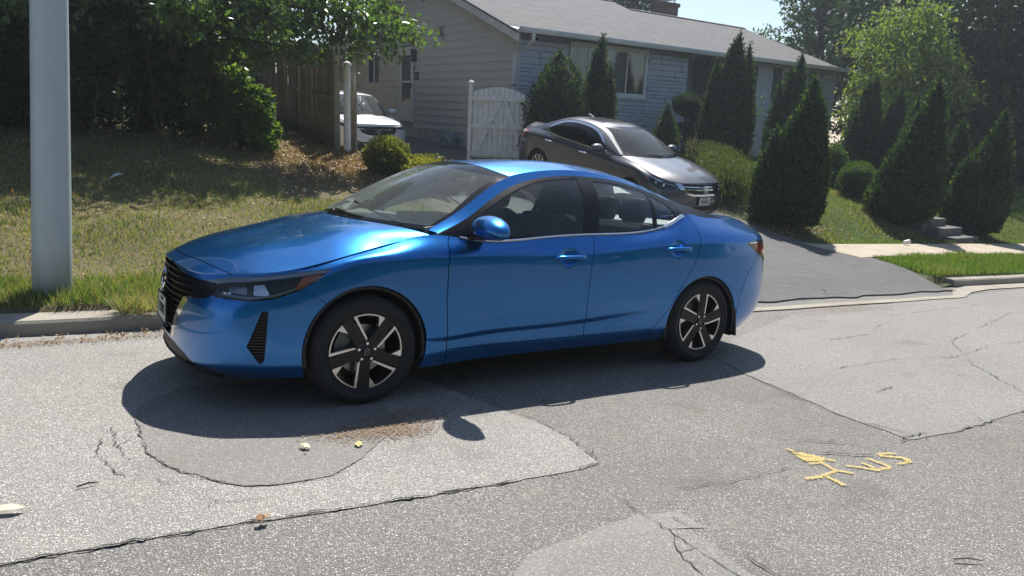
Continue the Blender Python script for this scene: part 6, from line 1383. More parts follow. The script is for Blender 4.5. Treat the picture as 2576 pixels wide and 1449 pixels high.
def leaf_quads(P_, size, rng, up=.35, aspect=.5, droop=0., sizevar=.35, axis=None):
    """one folded diamond leaf (2 triangles) per point"""
    n = len(P_); d = rng.normal(size=(n, 3)); 
    if axis is not None: d = d * .45 + axis
    d[:, 2] -= droop; d /= np.linalg.norm(d, axis=1, keepdims=True)
    nn = rng.normal(size=(n, 3)); nn[:, 2] = abs(nn[:, 2]) * (1 + up * 2); s = np.cross(d, nn); s /= np.maximum(np.linalg.norm(s, axis=1, keepdims=True), 1e-6); nn = np.cross(s, d)
    L = size * (1 + rng.uniform(-sizevar, sizevar, n))[:, None]; w = L * aspect * .5
    a = P_; b = P_ + d * L * .45 + s * w + nn * L * .06; c = P_ + d * L; e = P_ + d * L * .45 - s * w + nn * L * .06
    V = np.stack([a, b, c, e], 1).reshape(-1, 3); i = np.arange(n)[:, None] * 4; F = np.concatenate([i + [0, 1, 2], i + [0, 2, 3]], 1).reshape(-1, 3); return V, F
def blobpts(rng, n, c, r, shell=.55):
    d = rng.normal(size=(n, 3)); d /= np.linalg.norm(d, axis=1, keepdims=True); k = (shell + (1 - shell) * rng.uniform(size=(n, 1)) ** .6); return np.array(c) + d * k * np.array(r)
def tree(name, label, pos, H, R, z0, clumps, per, leaf, mat, seed, group=None, tr=.16, lean=(0, 0), aspect=.5, squash=.62, fill=.5, cat='tree', droop=.1, bark=None):
    rng = np.random.default_rng(seed); r = random.Random(seed); root = empty(name, pos, 0, label, cat, group)
    bark = bark or M_BARK; top = Vector((lean[0], lean[1], H * .86)); n = 9
    path = [Vector((top.x * (i / (n - 1)) ** 1.3 + r.uniform(-.05, .05) * H * .12, top.y * (i / (n - 1)) ** 1.3 + r.uniform(-.05, .05) * H * .12, -0.2 + (top.z + .2) * i / (n - 1))) for i in range(n)]
    mb = MB(); mb.tube(path, [tr * (1.35 if i == 0 else 1) * (1 - .85 * i / (n - 1)) for i in range(n)], 8); mb.build('trunk', bark, root)
    cs = []; br = MB()
    for k in range(clumps):
        a = k * 2.399 + r.uniform(-.4, .4); q = (k + .5) / clumps; hz = z0 + (H - z0) * q; prof = math.sin(math.pi * min(.98, .16 + .80 * q)) ** .7; rad = R * prof * r.uniform(.35, .95)
        c = Vector((lean[0] * hz / H + rad * math.cos(a), lean[1] * hz / H + rad * math.sin(a), hz)); cs.append((c, R * r.uniform(.26, .42)))
        if per > 60:
            t0 = path[min(n - 1, max(1, int((hz * .72 / H) * n)))]; mid = (t0 + c) / 2 + Vector((0, 0, R * .10)); br.tube([t0, mid, c], [tr * .34, tr * .2, tr * .05], 5, False)
    if br.V: br.build('branch', bark, root, kind='stuff')
    P_ = []; 
    for c, cr in cs: P_.append(blobpts(rng, per, c, (cr, cr, cr * squash), fill))
    P_ = np.concatenate(P_); V, F = leaf_quads(P_, leaf, rng, aspect=aspect, droop=droop); link('crown', np_mesh('crown', V, F, (mat,), False), root, kind='stuff'); return root
# ---- dark wood on the left bank
wood = [(-7.5, 11, 8.5, 3.2), (-4.9, 10.9, 9, 3.1), (-1.9, 10.6, 8.6, 2.9), (-.9, 13.4, 9.5, 2.8), (-9.5, 17, 10, 3.5), (.5, 11.3, 9.5, 2.0), (-3.4, 18.5, 11, 3.8), (1.1, 18.2, 10, 3.2), (-13, 13, 9, 3.5), (-6.5, 23, 12, 4.2), (.8, 24, 12, 4)]  # the narrow high-crowned tree is added to keep sun off the left canopy
wl = ['dark tree at the left edge of the wooded bank', 'dense tree behind the grey pole on the wooded bank', 'low branching tree in the middle of the wooded bank', 'tall tree beside the wooden fence on the bank', 'tall tree deep in the wood at far left', 'tall tree added behind the broad leaved one to shade it', 'tall shadowed tree in the middle of the wood', 'tall tree behind the wooden fence end', 'outermost tree of the wood at the left', 'tallest tree at the back of the wood', 'back tree of the wood nearest the house']
for i, (x, y, H, R) in enumerate(wood):
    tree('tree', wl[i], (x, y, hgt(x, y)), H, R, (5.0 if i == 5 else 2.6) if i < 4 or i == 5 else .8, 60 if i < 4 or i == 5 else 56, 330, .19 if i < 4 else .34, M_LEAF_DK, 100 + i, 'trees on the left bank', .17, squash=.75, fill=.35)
# understorey thicket: shrubs one can tell apart at the wood's edge
for i, (x, y, h_, r_, m) in enumerate([(-5.9, 9.4, 2.4, 1.3, M_LEAF_DK), (-3.9, 9.5, 2.3, 1.25, M_LEAF_DK), (-2.3, 9.3, 2.1, 1.15, M_LEAF_DK), (-.75, 9.4, 2.4, 1.2, M_LEAF_DK), (.55, 9.5, 2.3, 1.0, M_LEAF_DK), (1.10, 8.9, 1.95, .62, M_LEAF_BU), (1.62, 8.3, .95, .50, M_LEAF_BU), (-8.0, 9.8, 2.8, 1.6, M_LEAF_DK)]):
    lb = ['dark shrub left of the grey pole under the trees', 'dark shrub just right of the grey pole', 'dark shrub low under the trees', 'shadowed shrub in the middle of the thicket', 'shadowed shrub left of the sunlit bush', 'sunlit tall leafy bush beside the wooden fence', 'small sunlit bush at the foot of the fence', 'big dark shrub at the far left edge'][i]
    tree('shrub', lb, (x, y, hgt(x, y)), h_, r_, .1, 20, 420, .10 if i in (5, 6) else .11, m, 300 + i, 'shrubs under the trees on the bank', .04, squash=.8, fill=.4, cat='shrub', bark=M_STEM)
# dead vines and thin stems under the trees
vm = MB(); rv_ = random.Random(8)
for k in range(60):
    x = rv_.uniform(-7, 1.2); y = rv_.uniform(8.3, 10.5); z = hgt(x, y); a = rv_.uniform(-.5, .5); h_ = rv_.uniform(.8, 2.4)
    vm.tube([(x, y, z), (x + a * .4, y + rv_.uniform(-.2, .2), z + h_ * .5), (x + a * rv_.uniform(.8, 1.6), y + rv_.uniform(-.3, .3), z + h_)], [.009, .007, .003], 4, False)
tag(vm.build('dry_vine', M_STEM, None, kind='stuff'), 'thin dry vines and stems under the trees', 'vines')
# ---- broad leaved tree whose limb reaches over the fence and the house gable
def reach_tree():
    rng = np.random.default_rng(77); r = random.Random(77); x, y = .2, 9.7; z = hgt(x, y); root = empty('tree', (x, y, z), 0, 'broad leaved tree whose sunlit branches hang over the fence and gable', 'tree'); O = np.array([x, y, z])
    ab = lambda *p: tuple(np.array(p) - O)
    mb = MB(); mb.tube([ab(.2, 9.7, z - .2), ab(.25, 9.6, 2.2), ab(.2, 9.5, 3.2), ab(.5, 9.3, 4.4), ab(.8, 9.0, 5.6)], [.17, .14, .12, .09, .04], 9); mb.build('trunk', M_BARK, root)
    limbs = [[(.3, 9.5, 2.2), (.9, 8.1, 2.62), (1.7, 7.65, 2.60), (2.35, 7.5, 2.50)], [(.2, 9.5, 2.7), (1.5, 8.2, 3.2), (2.8, 7.7, 3.15), (4.0, 7.35, 2.86)], [(.2, 9.5, 3.0), (1.6, 8.6, 3.7), (3.0, 8.0, 3.6), (3.9, 7.8, 3.3)],
             [(.2, 9.5, 3.0), (.6, 8.2, 3.35), (1.2, 7.5, 3.1), (1.9, 7.2, 2.95)], [(.2, 9.5, 3.0), (-.5, 8.5, 3.3), (-.9, 7.7, 3.1), (-1.3, 7.2, 2.9)], [(.3, 9.4, 3.4), (2.2, 8.9, 4.0), (3.6, 8.6, 3.7)], [(.3, 9.4, 2.6), (1.6, 8.3, 2.95), (2.7, 7.8, 2.9), (3.3, 7.5, 2.72)], [(.2, 9.5, 2.9), (.5, 8.3, 3.0), (.6, 7.4, 2.95), (.3, 6.9, 2.9)], [(.3, 9.4, 3.2), (1.3, 8.0, 3.6), (2.2, 7.5, 3.45), (3.1, 7.3, 3.2)]]
    br = MB(); P_ = []
    for li, lb in enumerate(limbs):
        pts = smooth_pts([ab(*q) for q in lb], 14); br.tube([Vector(p) for p in pts], [.05 * (1 - .8 * i / 13) for i in range(14)], 6, False)
        for i in range(5 if li else 9, 14):
            for k in range(4):
                p = Vector(pts[i]); d = Vector((r.uniform(-1, 1), r.uniform(-1, 1), r.uniform(-.45, .45))).normalized(); L = r.uniform(.25, .60); br.tube([p, p + d * L * .5 + Vector((0, 0, .03)), p + d * L - Vector((0, 0, .06))], [.010, .007, .003], 4, False)
                m = 34; t = rng.uniform(.15, 1.08, (m, 1)); P_.append(np.array(p) + np.array(d * L) * t + rng.normal(size=(m, 3)) * .075 - np.array([0, 0, .06]) * t)
    for (cx_, cy_, cz_, cr) in ((1.8, 9.0, 5.6, 1.1), (.8, 8.7, 5.9, 1.1), (-.2, 8.5, 5.4, 1.0), (-1.2, 8.2, 5.2, .9), (2.0, 8.0, 5.0, .7), (.8, 7.8, 4.9, .8)):
        c = ab(cx_, cy_, cz_); br.tube([ab(.5, 9.3, 4.4), (Vector(ab(.5, 9.3, 4.4)) + Vector(c)) / 2 + Vector((0, 0, .2)), c], [.05, .035, .01], 5, False); P_.append(blobpts(rng, 460, c, (cr, cr, cr * .6), .3))
    br.build('branch', M_BARK, root, kind='stuff'); P_ = np.concatenate(P_); V, F = leaf_quads(P_, .125, rng, aspect=.46, droop=.7); link('crown', np_mesh('crown', V, F, (M_LEAF_BIG,), False), root, kind='stuff')
reach_tree()
# ---- far trees
for i, (x, y, H, R, m, leaf) in enumerate([(43, 24, 13, 4.2, M_LEAF_FAR, .34), (28.8, 17.6, 10.5, 2.5, M_LEAF_FAR, .20), (27.5, 12.5, 13, 4.2, M_LEAF_DK, .26), (31.5, 9.5, 13.5, 4.4, M_LEAF_DK, .27), (35, 5.5, 12, 4.2, M_LEAF_DK, .27), (40, 2, 12, 4.5, M_LEAF_DK, .28), (27.8, 8.2, 6.5, 2.8, M_LEAF_DK, .2), (31.5, 5.2, 6.0, 3.0, M_LEAF_DK, .2), (24.2, 25.2, 9.5, 2.6, M_LEAF_FAR, .22), (19, 33, 13.2, 3.6, M_LEAF_FAR, .32), (44, 10, 15, 5.5, M_LEAF_DK, .3), (37, 14, 16, 5, M_LEAF_DK, .3), (46, -2, 12, 5, M_LEAF_DK, .3)]):
    lb = ['pale distant tree far behind the lime green tree', 'feathery tree just behind the roof end', 'big dark tree behind the lime green tree', 'tall dark tree right of the lime green tree', 'dark tree at the right edge above the lawn', 'outermost dark tree at the right', 'dark understorey tree behind the conifers', 'dark understorey tree above the right lawn', 'leafy tree rising behind the roof by the chimney', 'distant tree left of the chimney', 'tallest dark tree at the far right back', 'tall dark tree in the right background', 'low dark tree beyond the right lawn'][i]
    tree('tree', lb, (x, y, hgt(x, y)), H, R, .6 if R < 4.6 and m is M_LEAF_DK else H * .25, 46, 260, leaf, m, 500 + i, 'background trees', .2, squash=.75, fill=.4)
def treeline(label, pts, H, n, leaf, mat, seed):
    rng = np.random.default_rng(seed); P_ = []
    for (x0, y0, x1, y1) in pts:
        t = rng.uniform(0, 1, n); x = x0 + (x1 - x0) * t; y = y0 + (y1 - y0) * t; g = np.array([hgt(a, b) for a, b in zip(x, y)]); hh = H * (.75 + .25 * np.sin(t * 23 + x0) * np.sin(t * 9)); P_.append(np.stack([x + rng.normal(0, 1.2, n), y + rng.normal(0, 1.2, n), g + rng.uniform(0, 1, n) * hh], 1))
    V, F = leaf_quads(np.concatenate(P_), leaf, rng, aspect=.75); o = link('treeline', np_mesh('treeline', V, F, (mat,), False), None, kind='stuff'); return tag(o, label, 'trees')
treeline('dark mass of woodland closing the view behind the left bank', [(-40, 20, -8, 27), (-10, 27, 8.2, 34), (-26, 12, -9, 16)], 11, 9000, .8, M_LEAF_DK, 71)
treeline('dark mass of woodland closing the view at far right', [(46, 22, 62, 12), (50, 16, 62, -8)], 9.5, 9000, .9, M_LEAF_DK, 72)
treeline('row of trees across the street that the car paint reflects', [(-34, -17, 34, -22), (-20, -27, 20, -29)], 9, 9000, .9, M_LEAF_MD, 73)
tree('tree', 'bright lime green tree with drooping leaves behind the conifers', (21.6, 9.2, hgt(21.6, 9.2)), 4.9, 2.15, .9, 40, 210, .17, M_LEAF_BR, 611, None, .09, squash=.72, fill=.35, droop=.9, aspect=.42)
# ---- conifers (arborvitae): lumpy core cone plus upright sprays
def conifer(label, x, y, peaks, seed, group='conical evergreens in the front garden', n=3600, spray=.10, cat='conifer', dz=0.):
    """peaks: list of (dx, dy, height, radius)"""
    rng = np.random.default_rng(seed); root = empty('conifer', (x, y, hgt(x, y) + dz), 0, label, cat, group); core = MB(); Vs = []; Fs = []; b = 0; T_V = []; T_F = []; tb = 0
    tr = MB(); tr.tube([(0, 0, -.15), (0, 0, .5)], [.06, .05], 7)
    for k_ in range(7): a_ = rng.uniform(0, 6.28); q_ = rng.uniform(.15, .45); tr.tube([(0, 0, .0), (q_ * .6 * math.cos(a_), q_ * .6 * math.sin(a_), .12), (q_ * math.cos(a_), q_ * math.sin(a_), .4)], [.02, .014, .006], 4, False); tr.build('trunk', M_BARK, root)
    for (dx, dy, H, R) in peaks:
        zb0 = .07
        prof = [(R * .8, .02), (R, .25 * H), (R * .97, .5 * H), (R * .82, .70 * H), (R * .58, .84 * H), (R * .30, .94 * H), (.01, H)] if seed == 1 else [(R * .55, .02), (R * .86, .12 * H), (R * .95, .25 * H), (R * .86, .42 * H), (R * .66, .60 * H), (R * .42, .78 * H), (R * .18, .92 * H), (.01, .985 * H)]
        core.lathe([(r_ * .86, h_) for r_, h_ in prof], 'Z', 18, (dx, dy, 0))
        hs = np.array([p[1] for p in prof]); rs_ = np.array([p[0] for p in prof]); m = int(n * (H / 2.8) * (R / .5))
        h_ = H * (1 - np.sqrt(rng.uniform(size=m))) ; h_ = np.clip(h_ * 1.0 + rng.uniform(-.03, .03, m) * H, .02, H * .99); a = rng.uniform(0, 2 * np.pi, m)
        lump = 1 + .09 * np.sin(a * 4 + h_ * 6 + seed) + .07 * np.sin(a * 9 - h_ * 11 + seed * 2) + .04 * np.sin(a * 17 + h_ * 23); r_ = np.interp(h_, hs, rs_) * lump * rng.uniform(.82, 1.09, m)
        Pp = np.stack([dx + r_ * np.cos(a), dy + r_ * np.sin(a), h_], 1); ax = np.stack([np.cos(a) * .45, np.sin(a) * .45, np.full(m, 1.0)], 1)
        V, F = leaf_quads(Pp, spray, rng, aspect=.42, axis=ax); tip = rng.uniform(size=m) < .16
        Vs.append(V); Fs.append(F + b); b += len(V)
        k = int(m * .22); h2 = H * (1 - np.sqrt(rng.uniform(size=k))); a2 = rng.uniform(0, 6.283, k); r2 = np.interp(h2, hs, rs_) * rng.uniform(.99, 1.10, k); P2 = np.stack([dx + r2 * np.cos(a2), dy + r2 * np.sin(a2), h2], 1)
        V, F = leaf_quads(P2, spray * .8, rng, aspect=.4, axis=np.stack([np.cos(a2) * .6, np.sin(a2) * .6, np.full(k, .9)], 1)); T_V.append(V); T_F.append(F + tb); tb += len(V)
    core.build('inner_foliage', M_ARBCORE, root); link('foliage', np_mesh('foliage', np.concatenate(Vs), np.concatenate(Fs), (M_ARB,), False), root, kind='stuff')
    link('foliage_tips', np_mesh('foliage_tips', np.concatenate(T_V), np.concatenate(T_F), (M_ARB_T, M_ARB_B), False, mi=(np.repeat(rng.uniform(size=sum(len(v) // 4 for v in T_V)), 2) < .16).astype(int)), root, kind='stuff'); return root
conifer('wide shaggy evergreen against the stone wall at the house corner', 9.0, 9.9, [(-.28, 0, 2.30, .55), (.05, .1, 2.72, .52), (.36, .0, 2.45, .45), (-.05, -.1, 2.5, .60)], 1, n=3200)
conifer('twin peaked slim evergreen in front of the picture window', 9.98, 9.85, [(0, 0, 2.85, .36), (.18, .0, 3.2, .34), (.46, -.05, 2.5, .24)], 2)
conifer('tall dark conifer standing by the porch steps', 14.30, 9.5, [(0, 0, 3.1, .56), (.08, -.1, 3.38, .46), (.40, -.2, 3.1, .33), (-.34, .2, 2.7, .30)], 3)
conifer('leaning pointed conifer behind the biggest front one', 15.35, 8.4, [(0, 0, 2.75, .38), (.2, -.1, 3.15, .34), (-.26, .1, 2.4, .28)], 4)
conifer('big broad conifer beside the driveway and sidewalk corner', 10.65, 4.46, [(0, .05, 2.15, .56), (.16, -.12, 2.80, .46), (-.32, .22, 1.85, .34), (.32, -.22, 2.45, .30)], 5, n=4600)
conifer('small browning cone shaped evergreen by the porch', 12.15, 9.5, [(0, 0, 1.35, .34)], 6, n=4200, spray=.07)
conifer('conifer left in the back row behind the round boxwoods', 17.6, 7.6, [(0, 0, 2.75, .52), (.12, -.1, 2.98, .36)], 7)
conifer('second conifer of the back row', 18.15, 7.0, [(0, 0, 2.75, .42), (-.2, .1, 2.4, .3)], 8)
conifer('third conifer of the back row', 17.6, 6.2, [(0, 0, 2.62, .40), (.2, 0, 2.3, .3)], 9)
conifer('tall leaning conifer left of the garden steps', 14.55, 4.45, [(-.22, .15, 1.7, .48), (.06, -.02, 2.4, .54), (.30, -.2, 3.20, .44)], 10, n=4600)
conifer('narrow conifer behind the garden steps', 18.2, 5.9, [(0, 0, 2.4, .30)], 11)
conifer('short conifer of the back row above the steps', 18.0, 5.2, [(0, 0, 2.28, .40)], 12)
conifer('broad conifer right of the garden steps beside the lawn', 16.85, 3.95, [(0, 0, 2.3, .52), (.22, -.1, 2.85, .44), (-.32, .25, 1.8, .36)], 13, n=4600)
def roundbush(label, x, y, r_, h_, mat, seed, n=3800, leaf=.05, group='round clipped shrubs', zc=None, name='shrub'):
    rng = np.random.default_rng(seed); root = empty(name, (x, y, hgt(x, y)), 0, label, 'shrub', group); zc = h_ * .5 if zc is None else zc; loose = mat in (M_BOXO, M_BOXY)
    bm = bmesh.new(); bmesh.ops.create_icosphere(bm, subdivisions=2, radius=1)
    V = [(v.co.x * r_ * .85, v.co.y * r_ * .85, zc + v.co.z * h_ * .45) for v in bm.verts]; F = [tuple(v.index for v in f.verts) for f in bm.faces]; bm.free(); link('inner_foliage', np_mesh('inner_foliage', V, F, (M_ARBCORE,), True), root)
    P_ = blobpts(rng, n, (0, 0, zc), (r_, r_, h_ * .52), .84); P_ = P_[P_[:, 2] > .01]; P_ = P_ * (1 + ((.16 if loose else .05) * np.sin(P_[:, :1] * 17 + P_[:, 1:2] * 13 + seed) * np.sin(P_[:, 2:] * 15 + P_[:, :1] * 9)) + (rng.uniform(0, .16, (len(P_), 1)) ** 1. if loose else 0)); ax = P_ - (0, 0, zc); ax /= np.linalg.norm(ax, axis=1, keepdims=True); V, F = leaf_quads(P_, leaf, rng, aspect=.55, axis=ax + (0, 0, .4)); link('foliage', np_mesh('foliage', V, F, (mat,), False), root, kind='stuff'); return root
roundbush('round boxwood ball on the mulch between the big conifers', 15.2, 6.0, .44, .84, M_BOX, 21); roundbush('taller oval boxwood behind the driveway conifer', 15.9, 7.2, .36, 1.0, M_BOX, 22)
roundbush('green boxwood by the driveway edge below the fence', 3.42, 6.95, .32, .54, M_BOXO, 23, n=5600, group='low bushes at the driveway edge'); roundbush('yellowing bush beside the green boxwood at the driveway edge', 3.98, 6.72, .46, .44, M_BOXY, 24, n=6400, group='low bushes at the driveway edge')
tp = roundbush('tiered topiary shrub beside the porch column', 13.3, 10.0, .36, .50, M_ARB, 25, zc=1.32, group=None); m_ = MB(); m_.tube([(0, 0, 0), (.02, 0, .6), (0, 0, 1.3)], .025, 6); m_.build('stem', M_BARK, tp)
rng_ = np.random.default_rng(5); V, F = leaf_quads(blobpts(rng_, 2200, (0, 0, .62), (.30, .30, .26), .8), .05, rng_); link('lower_tier', np_mesh('lower_tier', V, F, (M_ARB,), False), tp, kind='stuff')
# spindly bare shrub by the grey sedan's nose and leafy stems by the siding
def stems(label, x, y, n, h_, mat, seed, spread=.35, leaves=200, leaf=.045):
    r = random.Random(seed); rng = np.random.default_rng(seed); root = empty('shrub', (x, y, hgt(x, y)), 0, label, 'shrub'); mb = MB(); P_ = []
    for k in range(n):
        a = r.uniform(0, 6.28); q = r.uniform(.2, 1) * spread; p = [(0, 0, 0), (q * .5 * math.cos(a), q * .5 * math.sin(a), h_ * r.uniform(.4, .55)), (q * math.cos(a), q * math.sin(a), h_ * r.uniform(.75, 1))]; mb.tube(p, [.010, .007, .003], 4, False)
        for _ in range(leaves // n): t = r.uniform(.3, 1); P_.append([p[2][0] * t + r.gauss(0, .03), p[2][1] * t + r.gauss(0, .03), p[2][2] * t + r.gauss(0, .03)])
    mb.build('stem', M_STEM, root, kind='stuff'); V, F = leaf_quads(np.array(P_), leaf, rng); link('foliage', np_mesh('foliage', V, F, (mat,), False), root, kind='stuff')
stems('spindly half bare shrub behind the hood of the grey sedan', 12.3, 8.7, 16, .75, M_BOXY, 31, .5); stems('tall thin leafy stems against the siding between the conifers', 15.9, 10.2, 14, 1.9, M_LEAF_MD, 32, .5, 420, .07)
# ---- loose pale hedge right of the grey sedan
def hedge():
    rng = np.random.default_rng(41); root = empty('hedge', (10.6, 5.9, hgt(10.6, 5.9)), 0, 'loose pale green hedge along the driveway right of the grey sedan', 'hedge'); o = root.location
    n = 26000; t = rng.uniform(0, 1, n); x = 10.45 + 2.9 * t + rng.normal(0, .20, n); y = 5.7 + 3.1 * t + rng.normal(0, .26, n); q = rng.uniform(0, 1, n) ** .6; hh = .50 + .09 * np.sin(t * 19) + .08 * np.sin(t * 41)
    z = np.array([hgt(a, b) for a, b in zip(x, y)]) + q * hh; P_ = np.stack([x - o.x, y - o.y, z - o.z], 1); V, F = leaf_quads(P_, .075, rng, aspect=.30, axis=np.array([0, 0, 1.1])); link('foliage', np_mesh('foliage', V, F, (M_HEDGE,), False), root, kind='stuff')
    mb = MB(); r = random.Random(4)
    for k in range(70): tt = r.uniform(0, 1); px, py = 10.45 + 2.9 * tt - o.x + r.gauss(0, .2), 5.7 + 3.1 * tt - o.y + r.gauss(0, .2); pz = hgt(px + o.x, py + o.y) - o.z; mb.tube([(px, py, pz), (px + r.uniform(-.05, .05), py, pz + .45)], .007, 4, False)
    mb.build('stem', M_STEM, root, kind='stuff')
hedge()
# ---- grass blades
def blades(name, label, region, n, h0, h1, mats, wts, seed, w=.006, lean=.5, clump=None, dens=None):
    rng = np.random.default_rng(seed); x0, x1, s0, s1 = region; X = rng.uniform(x0, x1, n); S_ = rng.uniform(s0, s1, n) if clump is None else s0 + (s1 - s0) * rng.uniform(0, 1, n) ** clump
    Y = yc(X) + S_
    if dens is not None: k = dens(X, Y, rng); X, Y = X[k], Y[k]; n = len(X)
    Z = np.array([hgt(a, b) for a, b in zip(X.tolist(), Y.tolist())]) - .006
    nz = .5 + .25 * np.sin(X * 1.7 + Y * 2.3) + .25 * np.sin(X * 4.1 - Y * 3.7 + 1); H = (h0 + (h1 - h0) * rng.uniform(0, 1, n) ** 1.5) * (.65 + .7 * nz); a = rng.uniform(0, 6.283, n); l = rng.uniform(0, lean, n) * H; a2 = rng.uniform(0, 6.283, n); ww = w * rng.uniform(.6, 1.4, n)
    A = np.stack([X - np.cos(a) * ww, Y - np.sin(a) * ww, Z], 1); B = np.stack([X + np.cos(a) * ww, Y + np.sin(a) * ww, Z], 1); T = np.stack([X + np.cos(a2) * l, Y + np.sin(a2) * l, Z + H], 1)
    V = np.stack([A, B, T], 1).reshape(-1, 3); F = np.arange(3 * n).reshape(-1, 3); pr = np.clip(nz[:, None] * 0 + np.array(wts)[None], 0, 1); mi = (rng.uniform(size=n) * (1 + .6 * (nz - .5)) * 1.0); cs = np.cumsum(wts) / sum(wts); mi = np.searchsorted(cs, np.clip(mi, 0, .999))
    return link(name, np_mesh(name, V, F, tuple(mats), False, mi=np.clip(mi, 0, len(mats) - 1)), None, kind='stuff', label=label, cat='grass')
def leftd(X, Y, rng):
    k = X < 3.0 + .5 * np.minimum(1, (Y - 1.4) / 5); thin = np.where(Y > 8.2, .35, 1.) * np.where((X > 1.4) & (Y > 5.5), .25, 1.); return k & (rng.uniform(size=len(X)) < thin)
blades('grass', 'patchy dry grass on the left bank below the trees', (-5, 3.6, .27, 9.5), 170000, .02, .075, (M_GR1, M_GR2, M_GR3), (.32, .54, .14), 1, .0045, .9, dens=leftd)
blades('grass', 'longer green grass tufts hanging over the left kerb', (-6, 2.6, .26, 1.05), 26000, .03, .12, (M_GR1, M_GR2, M_GR3), (.6, .28, .12), 2, .004, .9)
blades('grass', 'lush green grass strip between kerb and sidewalk at right', (10.1, 26, .19, 1.5), 90000, .05, .12, (M_GR1, M_GR3, M_GR2), (.72, .2, .08), 3, .006, .6, dens=lambda X, Y, r: X > 9.85 + .45 * np.clip((Y - yc(X)), 0, 1.2))
blades('grass', 'mown green lawn rising behind the sidewalk at right', (10.6, 30, 2.6, 9.5), 170000, .03, .08, (M_GR1, M_GR3, M_GR2), (.60, .22, .18), 4, .007, .6)
def litter(name, label, spots, mat, size, seed):
    rng = np.random.default_rng(seed); P_ = []
    for (x, y, rx, ry, n) in spots:
        X = rng.normal(x, rx, n); Y = rng.normal(y, ry, n); Z = np.array([max(hgt(a, b), zroad(a, b)) for a, b in zip(X, Y)]) + rng.uniform(.005, .03, n); P_.append(np.stack([X, Y, Z], 1))
    P_ = np.concatenate(P_); d = rng.normal(size=P_.shape); V, F = leaf_quads(P_, size, rng, up=3., aspect=.6, axis=np.array([0, 0, -.05])); return link(name, np_mesh(name, V, F, (mat,), False), None, kind='stuff', label=label, cat='leaf litter')
litter('leaf_litter', 'fallen brown leaves and pine straw on the mound by the fence', [(2.6, 7.6, .7, .8, 5200), (3.2, 8.2, .4, .8, 2600), (1.6, 8.6, .6, .5, 900), (3.4, 7.0, .35, .6, 1500)], M_LITTER, .055, 9)
litter('leaf_litter', 'scattered dry leaves over the shaded left bank', [(-1.5, 6.0, 2.2, 1.8, 900), (0.5, 7.5, 1.8, 1., 700)], M_LITTER, .05, 10)
litter('leaf_litter', 'dry needles and leaves beneath the front conifers', [(10.9, 4.3, .45, .3, 900), (14.3, 4.3, .6, .5, 700), (15.5, 5.0, .5, .8, 900), (10.6, 6.0, .4, .4, 700), (16.7, 4.0, .6, .4, 500)], M_LITTER, .05, 12)
litter('leaf_litter', 'thin line of dead leaves along the left gutter', [(-1.6, 1.33, 1.2, .07, 260), (-3.5, 1.5, 1.4, .07, 160)], M_LITTER, .035, 13)
# ================================================================ fence, gate, pole and small things
M_WOOD = P('weathered_grey_brown_wood', (.26, .245, .215), .9, var=(6, .35), bump=(45, .6, .004)); M_WOODP = P('pale_weathered_post', (.34, .32, .27), .85, var=(5, .2), bump=(40, .4, .003))
M_GATE = P('white_painted_wood', (.86, .86, .85), .65, var=(7, .14), bump=(35, .3, .002)); g_ = NT('pale_blue_grey_steel_pole'); _n1 = g_.noise(1.4, 6, .65, g_.co((1, 1, .35))); _n2 = g_.noise(14, 5, .7, g_.co((1, 1, .25))); _n3 = g_.noise(55, 3, .6); _sep = g_.N.new('ShaderNodeSeparateXYZ'); g_.L.new(g_.tc.outputs['Object'], _sep.inputs[0])
_c = g_.mix(g_.rng(_n1, .35, .7, 0, .6), (.50, .58, .61), (.40, .46, .48)); _c = g_.mix(g_.rng(_n2, .60, .80, 0, .5), _c, (.30, .31, .29)); _c = g_.mix(g_.rng(_n3, .70, .78, 0, .5), _c, (.18, .15, .12)); _c = g_.mix(g_.math('MULTIPLY', g_.rng(_sep.outputs[2], .45, .05), g_.rng(_n2, .3, .7, .4, 1)), _c, (.24, .22, .17))
M_POLE = g_.out(_c, .45, g_.bump(_n2, .25, .004))
fx_, fy_ = 3.20, 8.7; fz_ = .88
fence = empty('fence', (fx_, fy_, fz_), 0, 'tall brown wooden board fence running back from the leafy mound', 'fence')
bd = MB(); w = .068; bd.add([(-.011, -w, 0), (-.011, w, 0), (-.011, w, 1.76), (-.011, w * .55, 1.82), (-.011, -w * .55, 1.82), (-.011, -w, 1.76), (.011, -w, 0), (.011, w, 0), (.011, w, 1.76), (.011, w * .55, 1.82), (.011, -w * .55, 1.82), (.011, -w, 1.76)], [(5, 4, 3, 2, 1, 0), (6, 7, 8, 9, 10, 11)] + [(i, (i + 1) % 6, 6 + (i + 1) % 6, 6 + i) for i in range(6)])
bme = bd.mesh('fence_board', M_WOOD); rf_ = random.Random(5)
gz = lambda y: max(0, hgt(3.2, y) - hgt(3.2, fy_)) * .55
for k in range(52):
    y = .10 + k * .1475; link('fence_board', bme, fence, location=(rf_.uniform(-.006, .006) + .018 * y * 1.0, y, gz(fy_ + y) - .02 + rf_.uniform(-.02, .02)), rotation_euler=(rf_.uniform(-.008, .008), rf_.uniform(-.02, .02), 0))
for zz in (.28, .95, 1.62):
    m = MB(); m.tube([(.018 * y - .045, y, zz + gz(fy_ + y)) for y in (0, 2, 4, 6, 7.7)], .034, 4); m.build('fence_rail', M_WOOD, fence)
for y in (2.5, 5.0, 7.5): m = MB(); m.box((.018 * y - .09, y, .85 + gz(fy_ + y)), (.09, .09, 1.8)); m.build('fence_post', M_WOOD, fence)
m = MB(); m.box((-.01, -.02, .80), (.095, .095, 1.75), None, .006); m.build('fence_post', M_WOODP, fence, label='pale end post of the brown fence')
